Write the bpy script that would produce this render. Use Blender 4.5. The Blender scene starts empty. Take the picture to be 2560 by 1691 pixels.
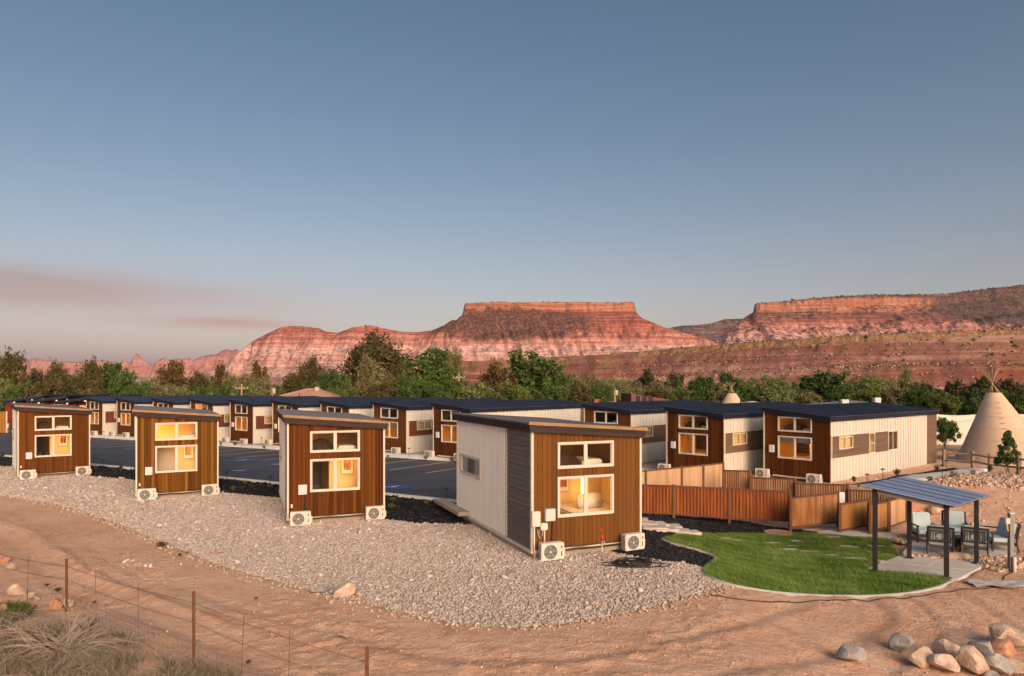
import bpy, bmesh, math, random
import numpy as np
from mathutils import Vector, Matrix, Euler
from mathutils.geometry import delaunay_2d_cdt

# ------------------------------------------------------------------ camera, sky, sun, exposure
SC = bpy.context.scene
COL = SC.collection
R = math.radians
EYE = 5.15            # camera height above the cabin pads
FPX = 1707.0          # focal length in pixels of the 2560 px wide photograph (24 mm)
HOR = 962.0           # row of the horizon in the photograph

cam_d = bpy.data.cameras.new("camera")
cam = bpy.data.objects.new("camera", cam_d)
COL.objects.link(cam)
cam.location = (0, 0, EYE)
cam.rotation_euler = (R(90), 0, 0)
cam_d.sensor_width = 36.0
cam_d.lens = 36.0 * FPX / 2560.0
cam_d.shift_y = (HOR - 845.5) / 2560.0
cam_d.clip_start = 0.2
cam_d.clip_end = 40000
SC.camera = cam

SUN_EL, SUN_AZ = R(24.0), R(156)     # azimuth clockwise from +Y: behind the camera, to the right
world = bpy.data.worlds.new("World")
SC.world = world
world.use_nodes = True
wn = world.node_tree
for n in list(wn.nodes):
    wn.nodes.remove(n)


def nd(t, k, **kw):
    n = t.nodes.new(k)
    for a, b in kw.items():
        setattr(n, a, b)
    return n


def lk(t, a, b):
    t.links.new(a, b)


def math_n(t, op, a, b=None, c=None):
    n = nd(t, 'ShaderNodeMath', operation=op)
    for i, v in enumerate((a, b, c)):
        if v is None:
            continue
        if isinstance(v, (int, float)):
            n.inputs[i].default_value = v
        else:
            lk(t, v, n.inputs[i])
    return n.outputs[0]


def mixc(t, fac, a, b, blend='MIX'):
    n = nd(t, 'ShaderNodeMix', data_type='RGBA', blend_type=blend)
    for i, v in ((0, fac), (6, a), (7, b)):
        if isinstance(v, (int, float)):
            n.inputs[i].default_value = v
        elif isinstance(v, tuple):
            n.inputs[i].default_value = (v[0], v[1], v[2], 1)
        else:
            lk(t, v, n.inputs[i])
    return n.outputs[2]


sky = nd(wn, 'ShaderNodeTexSky', sky_type='NISHITA')
sky.sun_disc = False
sky.sun_elevation = SUN_EL
sky.sun_rotation = SUN_AZ
sky.altitude = 1100
sky.air_density = 1.0
sky.dust_density = 10.0
sky.ozone_density = 1.0
tc = nd(wn, 'ShaderNodeTexCoord')
sp = nd(wn, 'ShaderNodeSeparateXYZ')
lk(wn, tc.outputs['Generated'], sp.inputs[0])
az = math_n(wn, 'ARCTAN2', sp.outputs[0], sp.outputs[1])
el = math_n(wn, 'ARCSINE', sp.outputs[2])
cb = nd(wn, 'ShaderNodeCombineXYZ')
lk(wn, math_n(wn, 'MULTIPLY', az, 5.0), cb.inputs[0])
lk(wn, math_n(wn, 'MULTIPLY', el, 38.0), cb.inputs[1])
nz = nd(wn, 'ShaderNodeTexNoise')
nz.inputs['Scale'].default_value = 1.0
nz.inputs['Detail'].default_value = 4.0
lk(wn, cb.outputs[0], nz.inputs['Vector'])


def gauss(a0, e0, sa, se):
    da = math_n(wn, 'DIVIDE', math_n(wn, 'SUBTRACT', az, a0), sa)
    de = math_n(wn, 'DIVIDE', math_n(wn, 'SUBTRACT', el, e0), se)
    s = math_n(wn, 'ADD', math_n(wn, 'MULTIPLY', da, da), math_n(wn, 'MULTIPLY', de, de))
    return math_n(wn, 'EXPONENT', math_n(wn, 'MULTIPLY', s, -1.0))


# low bands of dusk cloud over the left of the valley
g1 = math_n(wn, 'MULTIPLY', gauss(-0.68, 0.116, 0.20, 0.021), 1.05)
g2 = math_n(wn, 'MULTIPLY', gauss(-0.40, 0.0825, 0.10, 0.0080), 0.75)
g3 = math_n(wn, 'MULTIPLY', gauss(-0.50, 0.115, 0.34, 0.034), 0.38)
cm = math_n(wn, 'ADD', math_n(wn, 'ADD', g1, g2), g3)
cm = math_n(wn, 'MULTIPLY', cm, math_n(wn, 'MULTIPLY_ADD', nz.outputs[0], 1.3, 0.2))
cmn = nd(wn, 'ShaderNodeClamp')
cmn.inputs[2].default_value = 0.8
lk(wn, cm, cmn.inputs[0])
# the sky seen away from a setting sun: paler and warmer in a low belt right round the horizon
belt = math_n(wn, 'EXPONENT', math_n(wn, 'MULTIPLY', math_n(wn, 'MAXIMUM', el, 0.0), -5.0))
SKYTINT = mixc(wn, belt, (0.375, 0.440, 0.415), (1.12, 0.755, 0.610))
low = math_n(wn, 'EXPONENT', math_n(wn, 'MULTIPLY', math_n(wn, 'MAXIMUM', el, 0.0), -34.0))
SKYTINT = mixc(wn, low, SKYTINT, (2.5, 1.75, 1.75))
skyc = mixc(wn, 1.0, sky.outputs[0], SKYTINT, 'MULTIPLY')
cloudc = mixc(wn, 1.0, skyc, (0.90, 0.62, 0.56), 'MULTIPLY')
skyc2 = mixc(wn, cmn.outputs[0], skyc, cloudc)
bg = nd(wn, 'ShaderNodeBackground')
bg.inputs[1].default_value = 0.15
lk(wn, skyc2, bg.inputs[0])
wo = nd(wn, 'ShaderNodeOutputWorld')
lk(wn, bg.outputs[0], wo.inputs[0])

sun_d = bpy.data.lights.new("sun", 'SUN')
sun_d.energy = 1.85
sun_d.angle = R(46)
sun_d.color = (1.0, 0.67, 0.47)
sun = bpy.data.objects.new("sun", sun_d)
COL.objects.link(sun)
SUN_DIR = Vector((math.sin(SUN_AZ) * math.cos(SUN_EL), math.cos(SUN_AZ) * math.cos(SUN_EL), math.sin(SUN_EL)))
sun.rotation_euler = SUN_DIR.to_track_quat('Z', 'Y').to_euler()
sun.location = (0, -20, 60)

SC.view_settings.view_transform = 'Standard'
SC.view_settings.look = 'None'
SC.view_settings.gamma = 1
SC.view_settings.use_curve_mapping = False
SC.view_settings.exposure = 0.72
SC.cycles.use_denoising = True
SC.cycles.max_bounces = 6
SC.cycles.diffuse_bounces = 3
SC.cycles.glossy_bounces = 2
SC.cycles.transparent_max_bounces = 12
SC.cycles.volume_bounces = 0
SC.cycles.caustics_reflective = False
SC.cycles.caustics_refractive = False
SC.cycles.sample_clamp_indirect = 6

# ------------------------------------------------------------------ helpers
rng = random.Random(7)
nrg = np.random.default_rng(11)


def smooth(a, b, v):
    t = np.clip((np.asarray(v, float) - a) / (b - a), 0, 1)
    return t * t * (3 - 2 * t)


class VN:                                  # tiling value noise for numpy arrays
    def __init__(s, seed, n=256):
        s.n = n
        s.t = np.random.default_rng(seed).random((n, n))

    def __call__(s, x, y):
        x = np.asarray(x, float); y = np.asarray(y, float)
        xi = np.floor(x).astype(int); yi = np.floor(y).astype(int)
        fx = x - xi; fy = y - yi
        fx = fx * fx * (3 - 2 * fx); fy = fy * fy * (3 - 2 * fy)
        n = s.n
        a = s.t[xi % n, yi % n]; b = s.t[(xi + 1) % n, yi % n]
        c = s.t[xi % n, (yi + 1) % n]; d = s.t[(xi + 1) % n, (yi + 1) % n]
        return (a * (1 - fx) + b * fx) * (1 - fy) + (c * (1 - fx) + d * fx) * fy


VNA = [VN(s) for s in range(8)]


def fbm(x, y, o=4, k=0, gain=0.5):
    v = 0; a = 1; t = 0
    for i in range(o):
        v = v + a * VNA[(i + k) % 8](x * 2 ** i + 17.3 * i, y * 2 ** i + 5.1 * i); t += a; a *= gain
    return v / t


def ground0(x, y):
    """smooth lie of the land, without the fine relief"""
    x = np.asarray(x, float); y = np.asarray(y, float)
    z = -0.45 * smooth(4.0, 8.5, x) * (1 - smooth(25.5, 33.0, y))
    z = z - 0.25 * smooth(6, 16, x) * (1 - smooth(12, 20, y))
    z = z + 0.55 * smooth(16, 22, x) * np.exp(-((y - 33.5) / 4.0) ** 2)
    z = z + 0.35 * smooth(-4.5, -9.5, x) * (1 - smooth(11.5, 16.5, y))
    return z


def P(px, py, dz=0.0):
    """pixel of the photograph -> the point of the ground it shows"""
    Y = EYE * FPX / max(py - HOR, 1)
    for _ in range(25):
        X = (px - 1280) / FPX * Y
        z = float(ground0(X, Y)) + dz
        Y = 0.5 * Y + 0.5 * (EYE - z) * FPX / (py - HOR)
    X = (px - 1280) / FPX * Y
    return Vector((X, Y, float(ground0(X, Y)) + dz))


def AT(px, py, Y):
    return Vector(((px - 1280) / FPX * Y, Y, EYE - (py - HOR) / FPX * Y))


def link(o, parent=None):
    COL.objects.link(o)
    if parent is not None:
        o.parent = parent
    return o


def tag(o, label=None, cat=None, group=None, kind=None):
    if label: o['label'] = label
    if cat: o['category'] = cat
    if group: o['group'] = group
    if kind: o['kind'] = kind
    return o


def empty(name, loc=(0, 0, 0), rz=0.0, parent=None):
    o = bpy.data.objects.new(name, None)
    o.empty_display_size = 0.2
    o.location = loc
    o.rotation_euler = (0, 0, rz)
    return link(o, parent)


def mesh_np(name, V, F, mat=None, parent=None, smooth_sh=False, attr=None, kind=None):
    """V (n,3), F (m,3|4) numpy arrays"""
    V = np.ascontiguousarray(V, dtype=np.float32); F = np.ascontiguousarray(F, dtype=np.int32)
    me = bpy.data.meshes.new(name)
    me.vertices.add(len(V)); me.vertices.foreach_set('co', V.ravel())
    k = F.shape[1]
    me.loops.add(F.size); me.loops.foreach_set('vertex_index', F.ravel())
    me.polygons.add(len(F))
    me.polygons.foreach_set('loop_start', np.arange(0, F.size, k, dtype=np.int32))
    try:
        me.polygons.foreach_set('loop_total', np.full(len(F), k, dtype=np.int32))
    except Exception:
        pass
    if smooth_sh:
        me.polygons.foreach_set('use_smooth', np.ones(len(F), dtype=bool))
    if attr is not None:
        for an, (dom, arr) in attr.items():
            a = me.attributes.new(an, 'FLOAT', dom)
            a.data.foreach_set('value', np.ascontiguousarray(arr, dtype=np.float32))
    me.update(calc_edges=True)
    if mat: me.materials.append(mat)
    o = bpy.data.objects.new(name, me)
    if kind: o['kind'] = kind
    return link(o, parent)


class MB:
    def __init__(s):
        s.v = []; s.f = []

    def add(s, vs, fs):
        k = len(s.v)
        s.v += [tuple(v) for v in vs]
        s.f += [tuple(i + k for i in f) for f in fs]
        return s

    def box(s, x0, x1, y0, y1, z0, z1):
        return s.add([(x0, y0, z0), (x1, y0, z0), (x1, y1, z0), (x0, y1, z0), (x0, y0, z1), (x1, y0, z1), (x1, y1, z1), (x0, y1, z1)],
                     [(0, 3, 2, 1), (4, 5, 6, 7), (0, 1, 5, 4), (1, 2, 6, 5), (2, 3, 7, 6), (3, 0, 4, 7)])

    def hexa(s, b, t):                      # 4 bottom points, 4 top points
        return s.add(list(b) + list(t), [(0, 3, 2, 1), (4, 5, 6, 7), (0, 1, 5, 4), (1, 2, 6, 5), (2, 3, 7, 6), (3, 0, 4, 7)])

    def tube(s, pts, r, n=6, cap=True):
        pts = [Vector(p) for p in pts]
        if isinstance(r, (int, float)):
            r = [r] * len(pts)
        k0 = len(s.v)
        up = Vector((0, 0, 1))
        for i, p in enumerate(pts):
            d = (pts[min(i + 1, len(pts) - 1)] - pts[max(i - 1, 0)])
            d = d.normalized() if d.length > 1e-9 else up
            a = d.cross(up if abs(d.z) < 0.9 else Vector((1, 0, 0))).normalized()
            b = d.cross(a)
            for j in range(n):
                t = 2 * math.pi * j / n
                s.v.append(tuple(p + (a * math.cos(t) + b * math.sin(t)) * r[i]))
        for i in range(len(pts) - 1):
            for j in range(n):
                s.f.append((k0 + i * n + j, k0 + i * n + (j + 1) % n, k0 + (i + 1) * n + (j + 1) % n, k0 + (i + 1) * n + j))
        if cap:
            s.f.append(tuple(k0 + j for j in range(n))[::-1])
            s.f.append(tuple(k0 + (len(pts) - 1) * n + j for j in range(n)))
        return s

    def disc(s, c, r, axis='y', n=20, r0=0.0, t=0.0):
        """ring or disc facing -y, thickness t behind it"""
        c = Vector(c)
        k0 = len(s.v)
        for q in range(n):
            a = 2 * math.pi * q / n
            for rr in ((r0, r) if r0 > 0 else (r,)):
                s.v.append(tuple(c + Vector((math.cos(a) * rr, 0, math.sin(a) * rr))))
        if r0 > 0:
            for q in range(n):
                p = (q + 1) % n
                s.f.append((k0 + 2 * q, k0 + 2 * q + 1, k0 + 2 * p + 1, k0 + 2 * p))
        else:
            s.f.append(tuple(k0 + q for q in range(n)))
        return s

    def mesh(s, name, smooth_sh=False):
        me = bpy.data.meshes.new(name)
        me.from_pydata(s.v, [], s.f)
        if smooth_sh:
            me.polygons.foreach_set('use_smooth', np.ones(len(me.polygons), dtype=bool))
        me.update()
        return me

    def build(s, name, mat, parent=None, smooth_sh=False, bevel=0.0):
        me = s.mesh(name, smooth_sh)
        if bevel > 0:
            bm = bmesh.new(); bm.from_mesh(me)
            bmesh.ops.bevel(bm, geom=list(bm.edges), offset=bevel, segments=2, affect='EDGES', clamp_overlap=True)
            bm.to_mesh(me); bm.free()
        if mat: me.materials.append(mat)
        return link(bpy.data.objects.new(name, me), parent)


def inst(name, me, parent, loc=(0, 0, 0), scale=(1, 1, 1), rot=(0, 0, 0)):
    o = bpy.data.objects.new(name, me)
    o.location = loc; o.scale = scale; o.rotation_euler = rot
    return link(o, parent)


def copy_tree(o, parent=None):
    c = o.copy()
    COL.objects.link(c)
    c.parent = parent
    for ch in list(o.children):
        copy_tree(ch, c)
    return c


def in_poly(x, y, poly):
    x = np.asarray(x, float); y = np.asarray(y, float)
    r = np.zeros(x.shape, bool)
    n = len(poly)
    for i in range(n):
        x0, y0 = poly[i][0], poly[i][1]; x1, y1 = poly[(i + 1) % n][0], poly[(i + 1) % n][1]
        if y0 == y1:
            continue
        c = ((y0 > y) != (y1 > y)) & (x < (x1 - x0) * (y - y0) / (y1 - y0) + x0)
        r ^= c
    return r


def chaikin(pts, n=2, closed=True):
    for _ in range(n):
        q = []
        m = len(pts)
        for i in range(m if closed else m - 1):
            a = pts[i]; b = pts[(i + 1) % m]
            q.append((a[0] * .75 + b[0] * .25, a[1] * .75 + b[1] * .25))
            q.append((a[0] * .25 + b[0] * .75, a[1] * .25 + b[1] * .75))
        if not closed:
            q = [pts[0]] + q + [pts[-1]]
        pts = q
    return pts


def densify(poly, step):
    q = []
    n = len(poly)
    for i in range(n):
        a = Vector(poly[i][:2]); b = Vector(poly[(i + 1) % n][:2])
        k = max(1, int((b - a).length / step))
        for j in range(k):
            p = a.lerp(b, j / k)
            q.append((p.x, p.y))
    return q


def sheet(name, poly, zf, step, mat, dz=0.0, skirt=0.0, parent=None, smooth_sh=True):
    """a surface filling a polygon, following zf(x, y), with its edge turned down by skirt"""
    b = densify(poly, step)
    xs = [p[0] for p in b]; ys = [p[1] for p in b]
    gx = np.arange(min(xs) + step / 2, max(xs), step); gy = np.arange(min(ys) + step / 2, max(ys), step)
    G = np.stack(np.meshgrid(gx, gy), -1).reshape(-1, 2)
    G = G + nrg.uniform(-.2, .2, G.shape) * step
    G = G[in_poly(G[:, 0], G[:, 1], b)]
    pts = [Vector(p) for p in b] + [Vector((float(p[0]), float(p[1]))) for p in G]
    n = len(b)
    vs, es, fs, *_ = delaunay_2d_cdt(pts, [(i, (i + 1) % n) for i in range(n)], [list(range(n))], 1, 1e-5)
    A = np.array([(v.x, v.y) for v in vs])
    z = zf(A[:, 0], A[:, 1]) + dz
    V = np.column_stack([A, z])
    F = np.array([f for f in fs if len(f) == 3])
    if skirt > 0:
        cnt = {}
        for f in F:
            for i in range(3):
                e = (int(f[i]), int(f[(i + 1) % 3]))
                cnt[tuple(sorted(e))] = None if tuple(sorted(e)) in cnt else e
        ee = [e for e in cnt.values() if e]
        base = len(V)
        low = {}
        ext = []
        for a, c in ee:
            for q in (a, c):
                if q not in low:
                    low[q] = base + len(ext); ext.append((V[q][0], V[q][1], V[q][2] - skirt))
        F2 = []
        for a, c in ee:
            F2 += [(c, a, low[a]), (c, low[a], low[c])]
        V = np.vstack([V, np.array(ext)]); F = np.vstack([F, np.array(F2)])
    return mesh_np(name, V, F, mat, parent, smooth_sh and skirt == 0)


# ------------------------------------------------------------------ materials
MATS = {}


def new_mat(name):
    m = bpy.data.materials.new(name)
    m.use_nodes = True
    t = m.node_tree
    b = t.nodes['Principled BSDF']
    return m, t, b


def pm(name, c1, c2=None, scale=5.0, stretch=(1, 1, 1), rough=0.6, metal=0.0, rand=0.0, bump=0.0, bscale=None,
       detail=4.0, coord='Object', spec=0.5, c3=None, s3=1.0, contrast=(0.35, 0.65), hue=0.0):
    """colour from two or three tones of stretched noise, varied per object, with fine relief"""
    if name in MATS: return MATS[name]
    m, t, b = new_mat(name)
    b.inputs['Roughness'].default_value = rough
    b.inputs['Metallic'].default_value = metal
    b.inputs['Specular IOR Level'].default_value = spec
    tcn = nd(t, 'ShaderNodeTexCoord')
    mp = nd(t, 'ShaderNodeMapping')
    mp.inputs['Scale'].default_value = stretch
    oi = nd(t, 'ShaderNodeObjectInfo')
    src = tcn.outputs[coord] if coord != 'Position' else nd(t, 'ShaderNodeNewGeometry').outputs['Position']
    if coord == 'Object':
        ad = nd(t, 'ShaderNodeVectorMath', operation='MULTIPLY_ADD')
        lk(t, oi.outputs['Random'], ad.inputs[0]); ad.inputs[1].default_value = (37, 19, 53)
        lk(t, src, ad.inputs[2]); src = ad.outputs[0]
    lk(t, src, mp.inputs[0])
    col = c1
    if c2:
        no = nd(t, 'ShaderNodeTexNoise')
        no.inputs['Scale'].default_value = scale; no.inputs['Detail'].default_value = detail
        no.inputs['Roughness'].default_value = 0.62
        lk(t, mp.outputs[0], no.inputs['Vector'])
        mr = nd(t, 'ShaderNodeMapRange')
        mr.inputs[1].default_value, mr.inputs[2].default_value = contrast
        lk(t, no.outputs[0], mr.inputs[0])
        col = mixc(t, mr.outputs[0], c1, c2)
        if c3:
            n3 = nd(t, 'ShaderNodeTexNoise')
            n3.inputs['Scale'].default_value = s3; n3.inputs['Detail'].default_value = 3
            lk(t, mp.outputs[0], n3.inputs['Vector'])
            m3 = nd(t, 'ShaderNodeMapRange')
            m3.inputs[1].default_value, m3.inputs[2].default_value = 0.45, 0.7
            lk(t, n3.outputs[0], m3.inputs[0])
            col = mixc(t, m3.outputs[0], col, c3)
    if rand > 0 or hue > 0:
        hs = nd(t, 'ShaderNodeHueSaturation')
        if isinstance(col, tuple): hs.inputs['Color'].default_value = (*col, 1)
        else: lk(t, col, hs.inputs['Color'])
        lk(t, math_n(t, 'MULTIPLY_ADD', oi.outputs['Random'], 2 * rand, 1 - rand), hs.inputs['Value'])
        if hue > 0:
            r2 = math_n(t, 'FRACT', math_n(t, 'MULTIPLY', oi.outputs['Random'], 7.77))
            lk(t, math_n(t, 'MULTIPLY_ADD', r2, 2 * hue, 0.5 - hue), hs.inputs['Hue'])
        col = hs.outputs[0]
    if isinstance(col, tuple): b.inputs['Base Color'].default_value = (*col, 1)
    else: lk(t, col, b.inputs['Base Color'])
    if bump > 0:
        bn = nd(t, 'ShaderNodeTexNoise')
        bn.inputs['Scale'].default_value = bscale or scale * 4; bn.inputs['Detail'].default_value = 5
        lk(t, mp.outputs[0], bn.inputs['Vector'])
        bu = nd(t, 'ShaderNodeBump'); bu.inputs['Strength'].default_value = 1.0
        bu.inputs['Distance'].default_value = bump
        lk(t, bn.outputs[0], bu.inputs['Height'])
        lk(t, bu.outputs[0], b.inputs['Normal'])
    MATS[name] = m
    return m


def attr_mat(name, ca, cb_, cc=None, rough=0.8, trans=0.0, an='var', spec=0.3):
    """colour chosen by a per-piece attribute (leaf to leaf, stone to stone)"""
    if name in MATS: return MATS[name]
    m, t, b = new_mat(name)
    a = nd(t, 'ShaderNodeAttribute', attribute_name=an)
    cr = nd(t, 'ShaderNodeValToRGB')
    e = cr.color_ramp.elements
    cols = [ca, cb_] + ([cc] if cc else [])
    e[0].color = (*cols[0], 1); e[1].color = (*cols[-1], 1)
    if cc:
        q = e.new(0.5); q.color = (*cols[1], 1)
    lk(t, a.outputs['Fac'], cr.inputs[0])
    lk(t, cr.outputs[0], b.inputs['Base Color'])
    b.inputs['Roughness'].default_value = rough
    b.inputs['Specular IOR Level'].default_value = spec
    if trans > 0:
        tr = nd(t, 'ShaderNodeBsdfTranslucent'); lk(t, cr.outputs[0], tr.inputs[0])
        mx = nd(t, 'ShaderNodeMixShader'); mx.inputs[0].default_value = trans
        lk(t, b.outputs[0], mx.inputs[1]); lk(t, tr.outputs[0], mx.inputs[2])
        lk(t, mx.outputs[0], t.nodes['Material Output'].inputs[0])
    MATS[name] = m
    return m


def glass_mat():
    if 'glass' in MATS: return MATS['glass']
    m, t, b = new_mat('window_glass')
    t.nodes.remove(b)
    tr = nd(t, 'ShaderNodeBsdfTransparent'); tr.inputs[0].default_value = (0.93, 0.95, 0.94, 1)
    gl = nd(t, 'ShaderNodeBsdfGlossy'); gl.inputs['Roughness'].default_value = 0.02
    fr = nd(t, 'ShaderNodeFresnel'); fr.inputs[0].default_value = 1.5
    mx = nd(t, 'ShaderNodeMixShader')
    lk(t, math_n(t, 'MULTIPLY', fr.outputs[0], 0.8), mx.inputs[0])
    lk(t, tr.outputs[0], mx.inputs[1]); lk(t, gl.outputs[0], mx.inputs[2])
    lk(t, mx.outputs[0], t.nodes['Material Output'].inputs[0])
    MATS['glass'] = m
    return m


def emit_mat(name, c, s):
    if name in MATS: return MATS[name]
    m, t, b = new_mat(name)
    t.nodes.remove(b)
    e = nd(t, 'ShaderNodeEmission'); e.inputs[0].default_value = (*c, 1); e.inputs[1].default_value = s
    lk(t, e.outputs[0], t.nodes['Material Output'].inputs[0])
    MATS[name] = m
    return m

# ------------------------------------------------------------------ layout of the ground (outlines in world metres)
def PL(l, dz=0.0):
    return [tuple(P(a, b, dz)[:2]) for a, b in l]


GR_NEAR = [(1815, 1464), (1760, 1480), (1690, 1500), (1600, 1525), (1500, 1545), (1390, 1562), (1290, 1570), (1200, 1566), (1100, 1552),
           (1000, 1530), (900, 1505), (760, 1473), (660, 1445), (540, 1412), (420, 1362), (300, 1310), (180, 1270), (80, 1250), (0, 1238), (-160, 1222)]
GR_FAR = [(-160, 1160), (0, 1167), (60, 1172), (222, 1192), (340, 1202), (543, 1232), (700, 1247), (958, 1300), (1050, 1311), (1150, 1312)]
GR_RIGHT = [(1603, 1396), (1659, 1405), (1706, 1407), (1753, 1420), (1753, 1433), (1769, 1446), (1800, 1459)]
near_line = PL(GR_NEAR)
GRAVEL = chaikin(near_line, 1, False) + PL(GR_FAR) + PL(GR_RIGHT)
KERB_A, KERB_B = Vector((-48.0, 55.6)), Vector((3.2, 26.75))          # near kerb of the car park
KD = (KERB_B - KERB_A).normalized(); KN = Vector((-KD.y, KD.x))        # KN points away from the camera
LOT_W = 13.2
fk = lambda s, o: KERB_A + KD * s + KN * o
KL = (KERB_B - KERB_A).length
LOT = [tuple(fk(-16, 0.0)), tuple(fk(KL, 0.0)), tuple(fk(KL + 1.5, 3)), tuple(fk(KL + 1.5, LOT_W)), tuple(fk(-16, LOT_W))]
WALK = [tuple(fk(-16, LOT_W + .16)), tuple(fk(KL + 1.5, LOT_W + .16)), tuple(fk(KL + 1.5, LOT_W + 1.9)), tuple(fk(-16, LOT_W + 1.9))]
MULCH_W = PL(GR_FAR)[:] + [tuple(fk(KL - .3, -.18)), tuple(fk(-16, -.18))]
MULCH_E = PL([(1603, 1396), (1659, 1405), (1706, 1407), (1753, 1420), (1784, 1407), (1791, 1397), (1769, 1386), (1730, 1376), (1685, 1365),
              (1653, 1350), (1685, 1342), (1748, 1336), (1821, 1336), (1925, 1338), (2034, 1336), (2055, 1331), (1990, 1325), (1930, 1317), (1880, 1307),
              (1823, 1300), (1750, 1295), (1683, 1289), (1600, 1284), (1480, 1282), (1480, 1370)])
LAWN_PX = [(1657, 1350), (1685, 1363), (1730, 1374), (1770, 1385), (1791, 1397), (1784, 1408), (1762, 1422), (1757, 1433), (1772, 1445), (1803, 1458),
           (1850, 1470), (1926, 1482), (2030, 1490), (2118, 1493), (2182, 1493), (2283, 1485), (2350, 1470), (2380, 1454)]
LAWN_TOP = [(2361, 1447), (2283, 1438), (2160, 1428), (2248, 1391), (2222, 1351), (2189, 1349), (2118, 1344), (2038, 1338), (1925, 1339),
            (1821, 1337), (1748, 1337), (1685, 1342)]
LAWN = chaikin(PL(LAWN_PX), 2, False) + PL(LAWN_TOP)
SLAB_PERG = PL([(2160, 1428), (2248, 1392), (2474, 1410), (2396, 1453), (2366, 1448)])
SLAB_PATIO = PL([(2224, 1352), (2250, 1389), (2548, 1397), (2505, 1346), (2300, 1338)])
SLAB_WALK = PL([(2040, 1337), (2075, 1325), (2264, 1338), (2231, 1349)])
PATH_R = PL([(2150, 1214), (2240, 1199), (2330, 1184), (2420, 1172), (2480, 1172), (2440, 1183), (2350, 1196), (2255, 1214), (2190, 1226)])
SOIL_STRIP = PL([(2125, 1213), (2215, 1199), (2330, 1178), (2385, 1171), (2400, 1176), (2330, 1184), (2240, 1198), (2160, 1211)])
SUNK = [GRAVEL, MULCH_W, MULCH_E, LAWN, SLAB_PERG, SLAB_PATIO, SLAB_WALK, PATH_R, SOIL_STRIP]


def seg_dist(x, y, line):
    d = np.full(np.shape(x), 1e9)
    for (x0, y0), (x1, y1) in zip(line[:-1], line[1:]):
        dx, dy = x1 - x0, y1 - y0
        t = np.clip(((x - x0) * dx + (y - y0) * dy) / (dx * dx + dy * dy + 1e-9), 0, 1)
        d = np.minimum(d, np.hypot(x - x0 - t * dx, y - y0 - t * dy))
    return d


def relief(x, y):
    """ruts, clods and humps of the graded dirt"""
    d = seg_dist(x, y, near_line)
    dn = d + 0.5 * (fbm(x * .35, y * .35, 2, 3) - .5)
    a = smooth(0.0, 1.2, d)
    z = 0.07 * (fbm(x * .45, y * .45, 3, 1) - .5)
    for c, w, dep in ((1.7, .20, .032), (3.5, .22, .04), (4.6, .14, .025), (6.2, .2, .035), (7.9, .2, .035)):
        q = np.exp(-((dn - c) / w) ** 2)
        z = z - dep * q + dep * .7 * np.exp(-((dn - c - 2.0 * w) / w) ** 2)
    tread = np.exp(-((dn - 3.5) / .3) ** 2) + np.exp(-((dn - 1.7) / .3) ** 2)
    clod = np.clip(fbm(x * 3.4, y * 3.4, 4, 2) - .52, 0, 1)
    rough = smooth(.42, .62, fbm(x * .28 + 9, y * .28, 2, 5))
    z = z + (0.13 * rough + .03) * clod + 0.035 * (fbm(x * 5.5, y * 5.5, 3, 4) - .5) * (0.35 + rough)
    # a crumbling low bank between the tracks on the left
    bank = np.exp(-((dn - 2.7) / .22) ** 2) * smooth(-4, -8, x)
    z = z + 0.12 * bank * (0.4 + fbm(x * 1.5, y * 1.5, 3, 6))
    return z * a


def gz(x, y):
    x = np.asarray(x, float); y = np.asarray(y, float)
    near = (1 - smooth(36, 44, y)) * smooth(-46, -40, x) * (1 - smooth(34, 42, x))
    return ground0(x, y) + relief(x, y) * near


def axis(parts):
    a = []
    for lo, hi, st in parts:
        a.append(np.arange(lo, hi - st * .5, st))
    return np.concatenate(a)


far = np.array([70, 90, 120, 170, 250, 400, 650, 1000, 1600, 2500, 4000, 7000, 12000.])
xs = np.concatenate([-far[::-1], axis([(-58, -24, .5), (-24, -14, .2), (-14, 19, .065), (20, 36, .25), (36, 60, 1.0)]), far])
ys = np.concatenate([np.array([-12000., -9000, -5000, -2500, -1000, -400, -150, -60, -25, -10, 0]), axis([(4, 9, .4), (9, 19, .06), (19, 24, .12), (24, 36, .2), (36, 60, 1.0)]), far])
GX, GY = np.meshgrid(xs, ys)
gxf, gyf = GX.ravel(), GY.ravel()
GZ = gz(gxf, gyf)
sunk = np.zeros(gxf.shape, bool)
m_near = (np.abs(gxf) < 60) & (gyf > 5) & (gyf < 70)
for pl in SUNK:
    sunk[m_near] |= in_poly(gxf[m_near], gyf[m_near], pl)
GZ = np.where(sunk, ground0(gxf, gyf) - 0.09, GZ)
lot = in_poly(gxf, gyf, [tuple(fk(-16, -.2)), tuple(fk(KL + 2, -.2)), tuple(fk(KL + 2, LOT_W + 2)), tuple(fk(-16, LOT_W + 2))])
GZ = np.where(lot, -0.14, GZ)
GZ = np.where(gyf > 140, GZ - 0.3, GZ)
nx, ny = len(xs), len(ys)
I = np.arange(nx * ny).reshape(ny, nx)
F = np.stack([I[:-1, :-1], I[:-1, 1:], I[1:, 1:], I[1:, :-1]], -1).reshape(-1, 4)


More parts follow.
